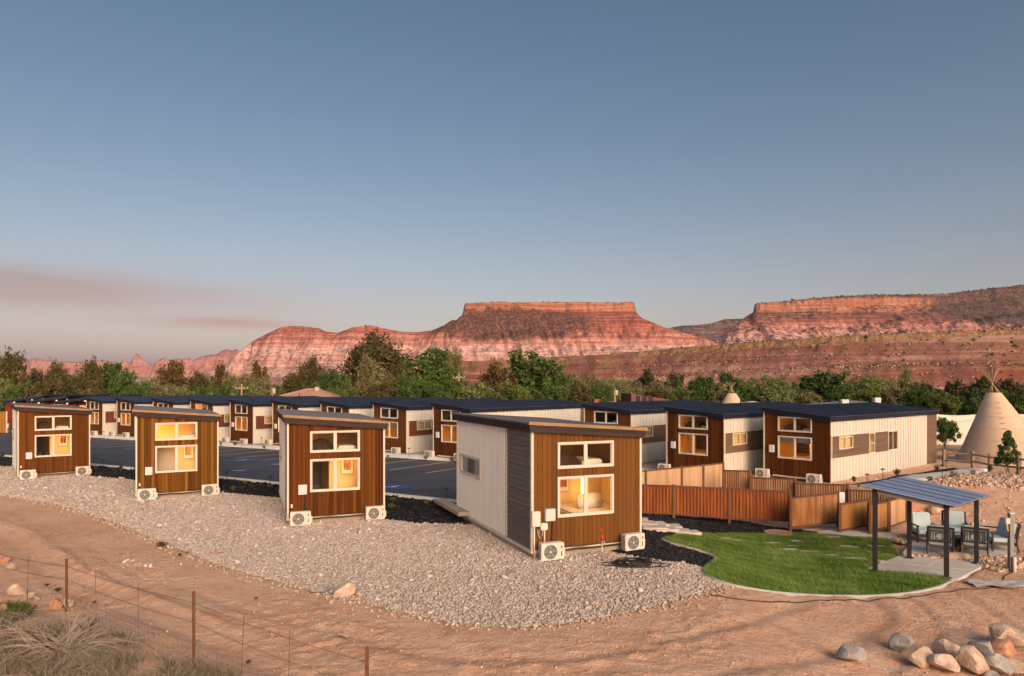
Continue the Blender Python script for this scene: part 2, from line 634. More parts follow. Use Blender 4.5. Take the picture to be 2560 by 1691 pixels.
def dirt_mat():
    m, t, b = new_mat('red_dirt')
    g = nd(t, 'ShaderNodeNewGeometry')

    def noise(s, d=4, st=(1, 1, 1)):
        mp = nd(t, 'ShaderNodeMapping'); mp.inputs['Scale'].default_value = st
        lk(t, g.outputs['Position'], mp.inputs[0])
        n = nd(t, 'ShaderNodeTexNoise'); n.inputs['Scale'].default_value = s; n.inputs['Detail'].default_value = d
        n.inputs['Roughness'].default_value = .6
        lk(t, mp.outputs[0], n.inputs['Vector'])
        return n.outputs[0]

    def rmp(v, a, c):
        r = nd(t, 'ShaderNodeMapRange'); r.inputs[1].default_value = a; r.inputs[2].default_value = c
        lk(t, v, r.inputs[0]); return r.outputs[0]
    c = mixc(t, rmp(noise(.35, 5), .38, .62), (0.68, 0.405, 0.275), (0.75, 0.490, 0.355))
    c = mixc(t, rmp(noise(.9, 6), .56, .74), c, (0.76, 0.565, 0.43))
    c = mixc(t, math_n(t, 'MULTIPLY', rmp(noise(1.7, 7), .52, .72), .7), c, (0.50, 0.255, 0.150))
    c = mixc(t, math_n(t, 'MULTIPLY', rmp(noise(14, 4), .60, .75), .5), c, (0.68, 0.52, 0.40))
    c = mixc(t, math_n(t, 'MULTIPLY', rmp(noise(22, 3), .58, .72), .45), c, (0.30, 0.145, 0.085))
    sp_ = nd(t, 'ShaderNodeSeparateXYZ'); lk(t, g.outputs['Position'], sp_.inputs[0])
    c = mixc(t, rmp(sp_.outputs[1], 60, 110), c, (0.20, 0.15, 0.085))
    lk(t, c, b.inputs['Base Color'])
    b.inputs['Roughness'].default_value = 1.0
    b.inputs['Specular IOR Level'].default_value = .03
    bu = nd(t, 'ShaderNodeBump'); bu.inputs['Distance'].default_value = .075; bu.inputs['Strength'].default_value = 1.0
    h = math_n(t, 'ADD', math_n(t, 'ADD', noise(5, 8), math_n(t, 'MULTIPLY', noise(16, 6), .6)), math_n(t, 'MULTIPLY', noise(45, 3), .35))
    lk(t, h, bu.inputs['Height']); lk(t, bu.outputs[0], b.inputs['Normal'])
    return m


ground = mesh_np('ground', np.column_stack([gxf, gyf, GZ]), F, dirt_mat(), None, True)
tag(ground, 'graded red dirt with ruts and clods in front of the gravel', None, None, 'structure')

# ------------------------------------------------------------------ surfaces laid on the ground
g0 = ground0
M_GRAVELB = pm('gravel_bed', (0.38, 0.29, 0.235), (0.48, 0.385, 0.325), 9, rough=.95, bump=.02, bscale=18, coord='Position')
M_MULCH = pm('black_mulch', (0.010, 0.010, 0.012), (0.035, 0.033, 0.036), 14, rough=1, bump=.05, bscale=26, coord='Position', spec=.1)
M_ASPH = pm('asphalt', (0.055, 0.055, 0.072), (0.078, 0.078, 0.098), .9, rough=.72, bump=.004, bscale=160, coord='Position', c3=(0.036, 0.036, 0.050), s3=.45, stretch=(.45, 1.5, 1))
M_CONC = pm('concrete', (0.52, 0.48, 0.44), (0.62, 0.585, 0.545), 1.6, rough=.9, bump=.003, bscale=60, coord='Position', c3=(0.46, 0.42, 0.38), s3=.6)
M_KERB = pm('kerb_concrete', (0.56, 0.55, 0.54), (0.66, 0.65, 0.64), 2, rough=.9, bump=.003, bscale=60, coord='Position')
M_TURF = pm('turf_base', (0.060, 0.125, 0.022), (0.09, 0.18, 0.035), 3, rough=1, coord='Position')
M_PAINT = pm('road_paint', (0.64, 0.64, 0.66), (0.36, 0.36, 0.40), 3.0, rough=.75, coord='Position', contrast=(.5, .75))
M_BLUE = pm('blue_road_paint', (0.03, 0.09, 0.28), (0.05, 0.08, 0.18), 3.0, rough=.75, coord='Position')


def dz_noise(f, a, k):
    return lambda x, y: g0(x, y) + a * (fbm(x * f, y * f, 4, k) - .5)


gravel_bed = sheet('gravel_bed', GRAVEL, g0, .35, M_GRAVELB, .0, .12)
tag(gravel_bed, 'bed under the crushed stone around the front cabins', None, None, 'structure')
tag(sheet('mulch_bed', MULCH_W, dz_noise(2.2, .12, 2), .28, M_MULCH, .015, .15), 'black mulch strip between the car park kerb and the gravel', None, None, 'structure')
tag(sheet('mulch_bed', MULCH_E, dz_noise(2.2, .10, 2), .16, M_MULCH, .01, .15), 'black mulch beside the lawn below the rusty fence', None, None, 'structure')
asph = sheet('car_park', LOT, lambda x, y: 0 * x - .02, 3.0, M_ASPH, 0, 0)
tag(asph, 'dark asphalt car park between the two rows of cabins', None, None, 'structure')
wk = sheet('pavement', WALK, lambda x, y: 0 * x + .115, 2.0, M_KERB, 0, .2)
tag(wk, 'pale concrete pavement along the back row of cabins', None, None, 'structure')


def strip(name, line, w, z0, z1, mat, parent=None, closed=False, zf=g0):
    """kerb of width w following a line"""
    pts = [Vector(p[:2]) for p in line]
    n = len(pts)
    V = []; F_ = []
    for i, p in enumerate(pts):
        a = pts[max(i - 1, 0)]; b = pts[min(i + 1, n - 1)]
        d = (b - a).normalized(); nn = Vector((-d.y, d.x)) * w / 2
        z = float(zf(p.x, p.y))
        V += [(p.x - nn.x, p.y - nn.y, z + z0), (p.x - nn.x * .9, p.y - nn.y * .9, z + z1), (p.x + nn.x * .9, p.y + nn.y * .9, z + z1), (p.x + nn.x, p.y + nn.y, z + z0)]
    for i in range(n - 1):
        k = 4 * i
        for j in range(3):
            F_.append((k + j, k + j + 1, k + 5 + j, k + 4 + j))
    return mesh_np(name, np.array(V), np.array(F_), mat, parent)


kn = strip('kerb', [tuple(fk(s, -.08)) for s in np.arange(-16, KL + .1, 1.0)], .26, -.2, .12, M_KERB, zf=lambda x, y: 0 * x)
tag(kn, 'pale kerb on the near side of the car park', None, None, 'structure')
kf = strip('kerb', [tuple(fk(s, LOT_W + .06)) for s in np.arange(-16, KL + 1.6, 1.0)], .19, -.2, .12, M_KERB, zf=lambda x, y: 0 * x)
tag(kf, 'pale kerb under the pavement of the back row', None, None, 'structure')
lawn_edge = chaikin(PL(LAWN_PX), 2, False) + PL([(2377, 1452)])
mow = strip('mow_kerb', lawn_edge, .13, -.25, .055, pm('edging_concrete', (0.36, 0.35, 0.34), (0.44, 0.43, 0.42), 3, rough=.9, coord='Position'))
tag(mow, 'curved grey concrete edging around the lawn', None, None, 'structure')

# painted lines: slanted bays along the far kerb, a hatched aisle and two blue marks
marks = MB()


def quad_line(a, b, w, z, mbx):
    d = (Vector(b) - Vector(a)).normalized(); n_ = Vector((-d.y, d.x)) * w / 2
    a = Vector(a); b = Vector(b)
    mbx.add([(a.x - n_.x, a.y - n_.y, z), (b.x - n_.x, b.y - n_.y, z), (b.x + n_.x, b.y + n_.y, z), (a.x + n_.x, a.y + n_.y, z)], [(0, 1, 2, 3)])


bay = Vector((-0.58, -0.81)).normalized()
s = -12.0
while s < KL + 1:
    a = fk(s, LOT_W - .15)
    q = MB(); quad_line(a, a + bay * 5.6, .11, -.015, q)
    tag(q.build('bay_line', M_PAINT, asph), None)
    s += 2.75
for k in range(7):
    s = KL - 24 + k * .55
    a = fk(s, LOT_W - .15)
    q = MB(); quad_line(a, a + bay * 5.4, .09, -.0145, q); q.build('hatch_line', M_PAINT, asph)
for k in range(6):
    s = KL - 8.6 + k * .6
    a = fk(s, LOT_W - .15)
    q = MB(); quad_line(a, a + Vector((-.95, -.30)) * 5.2, .09, -.0145, q); q.build('hatch_line', M_PAINT, asph)
for px, py, sx, sy in ((607, 1150, 1.7, 1.4), (697, 1160, 1.6, 1.3), (985, 1216, 2.0, 1.3), (600, 1176, 1.5, .5)):
    c = P(px, py)
    q = MB(); a = Vector((c.x, c.y)); quad_line(a - bay * sy / 2, a + bay * sy / 2, sx, -.011, q)
    bl = q.build('blue_bay_mark', M_BLUE, asph)
    q = MB()
    quad_line(a - bay * .3 + Vector((.05, 0)), a + bay * .25, .16, -.007, q)
    quad_line(a + bay * .22 + Vector((-.3, 0)), a + bay * .22 + Vector((.25, 0)), .14, -.006, q)
    q.build('wheelchair_mark', M_PAINT, bl)

# lawn with blades
lawn = sheet('lawn', LAWN, dz_noise(1.2, .05, 3), .2, M_TURF, .02, .14)
tag(lawn, 'bright green lawn inside the curved concrete edging', None, None, 'structure')


def scatter(poly, n):
    A = np.array(poly)
    lo, hi = A.min(0), A.max(0)
    out = np.zeros((0, 2))
    while len(out) < n:
        q = nrg.uniform(lo, hi, (n * 2, 2))
        out = np.vstack([out, q[in_poly(q[:, 0], q[:, 1], poly)]])
    return out[:n]


PAVERS = [(1811, 1350.5, .55), (1843, 1355, .55), (1933, 1362, .8), (1992, 1357, .6), (2025, 1353.5, .6), (2082, 1346.5, .7), (1984, 1370, .65),
          (1975, 1378, .65), (2026, 1383.5, .8), (2080, 1393, .7), (2140, 1401, 1.0), (2122, 1371, .9), (2190, 1370, .8), (2025, 1354, .5), (2198, 1407, .5)]
pav_w = [(P(a, b), w) for a, b, w in PAVERS]


def blades(name, pts, zf, h, w, lean, mat, parent=None, cnt=1, hv=.4, dirf=None, seed=1):
    r = np.random.default_rng(seed)
    n = len(pts)
    z = zf(pts[:, 0], pts[:, 1])
    ang = r.uniform(0, 2 * np.pi, n)
    if dirf is not None: la = dirf(pts[:, 0], pts[:, 1]) + r.normal(0, .5, n)
    else: la = r.uniform(0, 2 * np.pi, n)
    hh = h * (1 + hv * r.normal(0, 1, n).clip(-1.5, 2)) * (1 if dirf is None else (.65 + .8 * fbm(pts[:, 0] * 1.1, pts[:, 1] * 2.2, 3, 6)))
    ln = lean * r.uniform(.5, 1.5, n) * hh
    ca, sa = np.cos(ang) * w / 2, np.sin(ang) * w / 2
    b0 = np.column_stack([pts[:, 0] - ca, pts[:, 1] - sa, z])
    b1 = np.column_stack([pts[:, 0] + ca, pts[:, 1] + sa, z])
    m0 = np.column_stack([pts[:, 0] - ca * .7 + np.cos(la) * ln * .35, pts[:, 1] - sa * .7 + np.sin(la) * ln * .35, z + hh * .6])
    m1 = np.column_stack([pts[:, 0] + ca * .7 + np.cos(la) * ln * .35, pts[:, 1] + sa * .7 + np.sin(la) * ln * .35, z + hh * .6])
    tp = np.column_stack([pts[:, 0] + np.cos(la) * ln, pts[:, 1] + np.sin(la) * ln, z + hh])
    V = np.stack([b0, b1, m1, m0, tp], 1).reshape(-1, 3)
    k = np.arange(n) * 5
    F_ = np.concatenate([np.stack([k, k + 1, k + 2], 1), np.stack([k, k + 2, k + 3], 1), np.stack([k + 3, k + 2, k + 4], 1)])
    vr = r.random(n) if dirf is None else np.clip(.5 * r.random(n) + 1.0 * (fbm(pts[:, 0] * .9, pts[:, 1] * .9, 4, 2) - .24) + .13 * np.sin((pts[:, 0] * .5 + pts[:, 1] * .9 + .25 * np.sin(pts[:, 0])) * 9.0), 0, 1)
    va = np.tile(vr, 3)
    return mesh_np(name, V, F_, mat, parent, False, {'var': ('FACE', va)})


M_GRASS = attr_mat('grass_blade', (0.070, 0.150, 0.022), (0.165, 0.275, 0.048), (0.310, 0.385, 0.115), .75, .25)
gp = scatter(LAWN, 110000)
keep = np.ones(len(gp), bool)
for c, w in pav_w:
    keep &= ~((np.abs(gp[:, 0] - c.x) < w * .3) & (np.abs(gp[:, 1] - c.y) < .12))
gp = gp[keep]
lg = blades('grass', gp, lambda x, y: dz_noise(1.2, .05, 3)(x, y) + .02, .085, .012, .55, M_GRASS, None, hv=.25,
            dirf=lambda x, y: 2.5 + 3.0 * (fbm(x * .5, y * .5, 2, 1) - .5), seed=3)
tag(lg, 'short green grass of the lawn by the pergola', 'grass', None, 'stuff')

M_FLAG = pm('flagstone', (0.50, 0.42, 0.36), (0.60, 0.53, 0.47), 3, rough=.9, bump=.004, rand=.08)
spath = empty('stone_path', (8.5, 21, 0)); tag(spath, 'pale stepping stones set in the lawn', None, None, 'structure')
for c, w in pav_w:
    w *= .75
    r_ = rng.uniform(-.25, .25)
    o = MB().box(-w / 2, w / 2, -.13, .13, -.06, .055).build('paver', M_FLAG, spath, False, .01)
    o.location = (c.x - 8.5, c.y - 21, c.z + .01); o.rotation_euler = (0, 0, r_)
mpath = empty('stone_path', (5.5, 25, 0)); tag(mpath, 'pale flagstones crossing the black mulch beside the big cabin', None, None, 'structure')
for px, py, w, d in ((1590, 1303, .9, .5), (1612, 1312, .8, .6), (1640, 1315, .8, .7), (1668, 1320, 1.0, .6), (1636, 1323, .9, .6), (1662, 1328, .9, .5), (1692, 1331, .9, .55), (1715, 1336, 1.0, .5)):
    c = P(px, py)
    o = MB().box(-w / 2, w / 2, -d / 2, d / 2, -.06, .07).build('paver', M_FLAG, mpath, False, .012)
    o.location = (c.x - 5.5, c.y - 25, c.z + .03); o.rotation_euler = (0, 0, rng.uniform(-.2, .2))

# concrete slabs with sawn joints: each bay of concrete is its own slab
def slab(name, corners, label, splits, z):
    c = [Vector(p) for p in corners]
    r_ = empty(name, (c[0].x, c[0].y, 0)); tag(r_, label, None, None, 'structure')
    nu, nv = splits
    g = .006
    for i in range(nu):
        for j in range(nv):
            def pt(u, v):
                return (c[0] * (1 - u) + c[1] * u) * (1 - v) + (c[3] * (1 - u) + c[2] * u) * v
            q = [pt(i / nu + g, j / nv + g), pt((i + 1) / nu - g, j / nv + g), pt((i + 1) / nu - g, (j + 1) / nv - g), pt(i / nu + g, (j + 1) / nv - g)]
            b = MB().hexa([(p.x - c[0].x, p.y - c[0].y, z - .2) for p in q], [(p.x - c[0].x, p.y - c[0].y, z) for p in q])
            b.build('concrete_slab', M_CONC, r_, False, .008)
    return r_


ZP = -.45 + .05
q = SLAB_PERG
slab('pavement', [q[0], q[1], q[2], q[3]], 'square concrete pad under the steel pergola', (2, 2), ZP)
q = SLAB_PATIO
slab('pavement', [q[1], q[2], q[3], q[4]], 'concrete patio under the outdoor chairs', (2, 1), ZP + .01)
q = SLAB_WALK
slab('pavement', q, 'concrete landing at the top of the lawn by the gates', (2, 1), ZP + .02)
tag(sheet('path', PATH_R, g0, .5, M_KERB, .05, .15), 'curving concrete path past the rightmost cabin', None, None, 'structure')
tag(sheet('mulch_bed', SOIL_STRIP, g0, .3, M_MULCH, .04, .12), 'thin dark mulch strip along the rightmost cabin', None, None, 'structure')

# ------------------------------------------------------------------ crushed stone
def ico():
    t = (1 + 5 ** .5) / 2
    v = np.array([(-1, t, 0), (1, t, 0), (-1, -t, 0), (1, -t, 0), (0, -1, t), (0, 1, t), (0, -1, -t), (0, 1, -t), (t, 0, -1), (t, 0, 1), (-t, 0, -1), (-t, 0, 1)], float)
    v /= np.linalg.norm(v[0])
    f = np.array([(0, 11, 5), (0, 5, 1), (0, 1, 7), (0, 7, 10), (0, 10, 11), (1, 5, 9), (5, 11, 4), (11, 10, 2), (10, 7, 6), (7, 1, 8), (3, 9, 4), (3, 4, 2), (3, 2, 6), (3, 6, 8), (3, 8, 9), (4, 9, 5), (2, 4, 11), (6, 2, 10), (8, 6, 7), (9, 8, 1)])
    return v, f


def stones(name, pts, z, size, mat, seed=1, flat=.6, sink=.25, parent=None, smooth_sh=False):
    r = np.random.default_rng(seed)
    n = len(pts)
    v, f = ico()
    a = r.uniform(0, 2 * np.pi, n); tx = r.normal(0, .35, n); ty = r.normal(0, .35, n)
    sc = np.column_stack([size * r.uniform(.75, 1.35, n), size * r.uniform(.6, 1.0, n), size * flat * r.uniform(.7, 1.3, n)])
    vv = v[None] * (1 + r.normal(0, .13, (n, 12, 1)))
    vv = vv * sc[:, None]
    vz = vv[..., 2] + tx[:, None] * vv[..., 0] + ty[:, None] * vv[..., 1]
    ca, sa = np.cos(a)[:, None], np.sin(a)[:, None]
    X = ca * vv[..., 0] - sa * vv[..., 1] + pts[:, 0:1]
    Y = sa * vv[..., 0] + ca * vv[..., 1] + pts[:, 1:2]
    Z = vz + (z + sc[:, 2] * (1 - 2 * sink))[:, None]
    V = np.stack([X, Y, Z], -1).reshape(-1, 3)
    F_ = (f[None] + (np.arange(n) * 12)[:, None, None]).reshape(-1, 3)
    return mesh_np(name, V, F_, mat, parent, smooth_sh, {'var': ('FACE', np.repeat(r.random(n), 20))})


M_STONE = attr_mat('crushed_stone', (0.345, 0.275, 0.235), (0.495, 0.410, 0.360), (0.60, 0.545, 0.51), 1.0, 0.0, 'var', .1)

# ------------------------------------------------------------------ far country
def grid_mesh(name, X, Y, Z, mat, label):
    ny_, nx_ = X.shape
    I_ = np.arange(nx_ * ny_).reshape(ny_, nx_)
    F_ = np.stack([I_[:-1, :-1], I_[:-1, 1:], I_[1:, 1:], I_[1:, :-1]], -1).reshape(-1, 4)
    o = mesh_np(name, np.column_stack([X.ravel(), Y.ravel(), Z.ravel()]), F_, mat, None, True)
    return tag(o, label, None, None, 'structure')


def ridge_eval(X, Y, line):
    """height of the nearest point of a ridge line, distance to it, and the run along it"""
    best = np.full(X.shape, 1e9); zt = np.zeros(X.shape); run = np.zeros(X.shape); acc = 0
    for a, b in zip(line[:-1], line[1:]):
        dx, dy = b[0] - a[0], b[1] - a[1]
        L = math.hypot(dx, dy)
        t = np.clip(((X - a[0]) * dx + (Y - a[1]) * dy) / (L * L + 1e-9), 0, 1)
        d = np.hypot(X - a[0] - t * dx, Y - a[1] - t * dy)
        m = d < best
        best = np.where(m, d, best); zt = np.where(m, a[2] + t * (b[2] - a[2]), zt); run = np.where(m, acc + t * L, run)
        acc += L
    return zt, best, run


def ridged(x, y, o=3, k=0):
    v = 0; a = 1; t = 0
    for i in range(o):
        v = v + a * (1 - np.abs(2 * VNA[(i + k) % 8](x * 2 ** i + 3.3 * i, y * 2 ** i) - 1)); t += a; a *= .5
    return v / t


def skyline(pts, Yd, jitter=0):
    return [((px - 1280) / FPX * (Yd + jitter * math.sin(i * 2.1)), Yd + jitter * math.sin(i * 2.1), EYE + (HOR - py) / FPX * (Yd + jitter * math.sin(i * 2.1))) for i, (px, py) in enumerate(pts)]


def rock_mat(name, bands, veg, vegcol, dark=None, shade_streak=.35, zn=14.0, sscale=.012, rimcol=None):
    """bands: (height, colour) from low to high; strata wobble, dark streaks painted in as gully shading and scrub on the gentler ground"""
    m, t, b = new_mat(name)
    g = nd(t, 'ShaderNodeNewGeometry')
    s_ = nd(t, 'ShaderNodeSeparateXYZ'); lk(t, g.outputs['Position'], s_.inputs[0])

    def noise(sc, d=4, st=(1, 1, 1)):
        mp = nd(t, 'ShaderNodeMapping'); mp.inputs['Scale'].default_value = st
        lk(t, g.outputs['Position'], mp.inputs[0])
        n = nd(t, 'ShaderNodeTexNoise'); n.inputs['Scale'].default_value = sc; n.inputs['Detail'].default_value = d; n.inputs['Roughness'].default_value = .62
        lk(t, mp.outputs[0], n.inputs['Vector']); return n.outputs[0]

    def rmp(v, a, c):
        r = nd(t, 'ShaderNodeMapRange'); r.inputs[1].default_value = a; r.inputs[2].default_value = c
        lk(t, v, r.inputs[0]); return r.outputs[0]
    z0, z1 = bands[0][0], bands[-1][0]
    zz = math_n(t, 'ADD', s_.outputs[2], math_n(t, 'MULTIPLY_ADD', noise(sscale, 5), 2 * zn, -zn))
    cr = nd(t, 'ShaderNodeValToRGB')
    el_ = cr.color_ramp.elements
    while len(el_) > 1: el_.remove(el_[-1])
    el_[0].position = 0; el_[0].color = (*bands[0][1], 1)
    for z, c in bands[1:]:
        e = el_.new((z - z0) / (z1 - z0)); e.color = (*c, 1)
    lk(t, rmp(zz, z0, z1), cr.inputs[0])
    c = cr.outputs[0]
    fine = noise(.004, 3, (1, 1, 42))                       # thin beds
    c = mixc(t, math_n(t, 'MULTIPLY', rmp(fine, .48, .58), .40), c, (0.60, 0.38, 0.31))
    c = mixc(t, math_n(t, 'MULTIPLY', rmp(noise(.006, 3, (1, 1, 60)), .53, .60), .6), c, (0.22, 0.07, 0.05))
    c = mixc(t, math_n(t, 'MULTIPLY', rmp(noise(.05, 6, (1, .4, .20)), .5, .58), shade_streak), c, (0.20, 0.085, 0.075))  # gully shading put into the colour as dark streaks
    if dark:                                                # a slide of dark basalt rubble
        cx, cy, cz, rx, rz, col = dark
        dx = math_n(t, 'DIVIDE', math_n(t, 'SUBTRACT', s_.outputs[0], cx), rx)
        dz_ = math_n(t, 'DIVIDE', math_n(t, 'SUBTRACT', s_.outputs[2], cz), rz)
        q = math_n(t, 'ADD', math_n(t, 'MULTIPLY', dx, dx), math_n(t, 'MULTIPLY', dz_, dz_))
        q = math_n(t, 'ADD', q, math_n(t, 'MULTIPLY_ADD', noise(.022, 5), 2.2, -1.1))
        c = mixc(t, math_n(t, 'MULTIPLY', rmp(q, 1.2, .8), .92), c, mixc(t, rmp(noise(.10, 4), .45, .62), col, (0.23, 0.125, 0.095)))
    if rimcol:
        ra = nd(t, 'ShaderNodeAttribute', attribute_name='rim')
        c = mixc(t, ra.outputs['Fac'], c, mixc(t, rmp(noise(.5, 4, (1, 1, .3)), .42, .6), rimcol, (0.20, 0.11, 0.06)))
    # scrub
    sn = nd(t, 'ShaderNodeSeparateXYZ'); lk(t, g.outputs['Normal'], sn.inputs[0])
    spot = rmp(noise(veg[1], 3), veg[2], veg[2] + .06)
    c = mixc(t, math_n(t, 'MULTIPLY', math_n(t, 'MULTIPLY', spot, rmp(sn.outputs[2], .35, .7)), veg[0]), c, vegcol)
    lk(t, c, b.inputs['Base Color'])
    b.inputs['Roughness'].default_value = 1; b.inputs['Specular IOR Level'].default_value = 0.05
    bu = nd(t, 'ShaderNodeBump'); bu.inputs['Distance'].default_value = veg[3] * 1.6; bu.inputs['Strength'].default_value = 1.0
    lk(t, math_n(t, 'ADD', noise(.05, 6), math_n(t, 'MULTIPLY', noise(.012, 4, (1, 1, 14)), .7)), bu.inputs['Height'])
    lk(t, bu.outputs[0], b.inputs['Normal'])
    return m


# ---- the flat-topped mesa and the banded badland ridge west of it
D1 = 2600.
X, Y = np.meshgrid(np.arange(-1330, 930, 3.6), np.concatenate([np.arange(2020, 2660, 4.0), np.arange(2660, 3000, 12.)]))
left = skyline([(1158, 800), (1130, 800), (1110, 813), (1080, 826), (1040, 831), (1000, 829), (960, 821), (925, 813), (880, 819), (845, 832), (815, 829), (795, 820), (760, 816), (725, 815), (700, 819), (660, 838), (630, 854), (600, 880), (560, 912), (500, 940)], D1, 28)
right = skyline([(1585, 788), (1620, 801), (1660, 818), (1700, 829), (1740, 839), (1765, 846), (1800, 862), (1840, 880)], D1 - 20, 18)
zb = (18 + 26 * fbm(X / 260, Y / 260, 3, 2)) * smooth(2020, 2330, Y) - 3 * (1 - smooth(2020, 2100, Y))


def slope_prof(d, run, amp, seed, s1=.74, s2=.42, brk=150, gl=70.):
    warp = 22 * (fbm(run / 90, d / 120, 3, seed) - .5)
    gul = 1 - ridged((run + warp) / gl + seed * 3.7, d / 420., 3, seed)
    gul2 = 1 - ridged((run + warp) / (gl * .3) + seed, d / 200., 2, seed + 2)
    dd = d
    drop = np.where(dd < brk, dd * s1, brk * s1 + (dd - brk) * s2)
    step = 7.5 * np.sin(drop / 8.5 + 3 * fbm(run / 200, d / 300, 2, 1))          # beds stand out as small steps
    return drop + step * smooth(20, 60, d) + amp * smooth(10, 130, d) * gul + amp * .33 * smooth(10, 60, d) * gul2


zl, dl, rl = ridge_eval(X, Y, left)
zr, dr, rr = ridge_eval(X, Y, right)
H = np.maximum(zl - slope_prof(dl, rl, 78, 1, gl=56.), zr - slope_prof(dr, rr, 70, 3, gl=56.))
cx0, cx1, cy0, cy1 = (1161 - 1280) / FPX * D1, (1588 - 1280) / FPX * D1, D1, D1 + 330
wob = 14 * (fbm(X / 60, Y / 60, 3, 5) - .5) + 3 * (fbm(X / 14, Y / 14, 2, 1) - .5)
dxc = np.maximum(np.maximum(cx0 - X, X - cx1), 0); dyc = np.maximum(cy0 - Y, 0)
dc = np.hypot(dxc, dyc)
inside = np.maximum(np.maximum(cx0 - X, X - cx1), cy0 - Y)
dcw = np.where(inside < 0, inside, dc) + wob
ztop = 5 + (HOR - 757) / FPX * D1 + 3 * fbm(X / 40, Y / 40, 3, 1) - 4 * smooth(cx0 + 120, cx0, X)
cap = ztop - 42 * smooth(-3, 6, dcw)
tal = ztop - 40 - slope_prof(np.maximum(dcw - 4, 0), X + .3 * Y, 66, 5, .80, .46, 190, 50.)
H1 = np.where(dcw < 6, cap, tal)
H = np.maximum(np.maximum(H, H1), zb)
_c = np.argwhere((dcw < -5) & (dcw > -16) & (Y < 2640))
_c = _c[nrg.choice(len(_c), 450, replace=True)]
MESA_TOP = np.array([(X[a, b], Y[a, b], H[a, b]) for a, b in _c])
b1 = [(20, (0.498, 0.310, 0.273)), (75, (0.637, 0.418, 0.383)), (95, (0.558, 0.310, 0.266)), (112, (0.697, 0.464, 0.430)), (145, (0.697, 0.441, 0.398)), (158, (0.498, 0.194, 0.149)), (166, (0.637, 0.356, 0.305)), (178, (0.418, 0.128, 0.090)), (188, (0.558, 0.256, 0.203)), (204, (0.418, 0.120, 0.082)),
      (222, (0.459, 0.143, 0.098)), (238, (0.319, 0.081, 0.055)), (258, (0.249, 0.069, 0.051)), (272, (0.249, 0.069, 0.051)), (284, (0.259, 0.074, 0.047)), (290, (0.468, 0.190, 0.094)), (326, (0.438, 0.167, 0.078)), (336, (0.160, 0.089, 0.047))]
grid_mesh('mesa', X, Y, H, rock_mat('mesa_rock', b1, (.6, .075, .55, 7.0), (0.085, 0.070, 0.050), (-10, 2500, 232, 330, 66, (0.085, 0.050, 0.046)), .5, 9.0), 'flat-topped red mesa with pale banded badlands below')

# ---- the long mesa on the right
D2 = 3300.
X, Y = np.meshgrid(np.arange(800, 3400, 6.0), np.concatenate([np.arange(2600, 3420, 6.0), np.arange(3420, 3900, 24.)]))
edge = [(1185 * 1.2 + 140, 3960., 392.)] + skyline([(1893, 762), (1990, 753), (2040, 748), (2120, 742), (2200, 739), (2290, 738), (2370, 736), (2450, 727), (2520, 719), (2600, 712), (2760, 708), (2950, 715)], D2)
spur = skyline([(1893, 775), (1870, 788), (1850, 803), (1820, 828), (1795, 846), (1770, 872), (1740, 890)], D2 - 20, 25)
ztop, de, re_ = ridge_eval(X, Y, edge)
behind = Y > D2
wob = 60 * (fbm(X / 240, Y / 240, 3, 4) - .5) + 22 * (fbm(X / 50, Y / 50, 3, 6) - .5)
xb_ = np.interp(Y, [D2, 3960.], [edge[1][0], edge[0][0]])
sd = np.where((Y > D2) & (X > xb_), -de, de) + wob
zt = ztop + 5 * fbm(X / 50, Y / 50, 3, 3) + np.where(Y > D2, (Y - D2) * .02, 0)
H = np.where(sd < 6, zt - 52 * smooth(-5, 6, sd), zt - 50 - slope_prof(np.maximum(sd - 4, 0), X, 85, 2, .60, .42, 240, 150.))
zs, ds, rs = ridge_eval(X, Y, spur)
H = np.maximum(H, zs - slope_prof(ds, rs, 60, 4, .66, .45, 200, 80.))
H = np.maximum(H, (30 + 20 * fbm(X / 200, Y / 200, 2, 1)) * smooth(2600, 2900, Y) - 3)
_c = np.argwhere((sd < -8) & (sd > -45) & (Y < 3420))
_c = _c[nrg.choice(len(_c), 1300, replace=True)]
LONG_TOP = np.array([(X[a, b], Y[a, b], H[a, b]) for a, b in _c])
b2 = [(30, (0.498, 0.325, 0.297)), (200, (0.618, 0.402, 0.367)), (240, (0.658, 0.387, 0.344)), (262, (0.518, 0.209, 0.164)), (278, (0.637, 0.340, 0.289)), (294, (0.459, 0.155, 0.113)), (310, (0.299, 0.104, 0.078)),
      (326, (0.169, 0.074, 0.059)), (352, (0.189, 0.077, 0.059)), (356, (0.459, 0.194, 0.105)), (420, (0.418, 0.170, 0.094)), (430, (0.149, 0.086, 0.059)), (480, (0.119, 0.077, 0.051))]
grid_mesh('mesa', X, Y, H, rock_mat('long_mesa_rock', b2, (.85, .05, .50, 8.0), (0.060, 0.062, 0.048), (2500, 0, 370, 520, 110, (0.070, 0.064, 0.056)), .45, 26.0), 'long mesa with orange rim cliff and scrubby slopes at right')

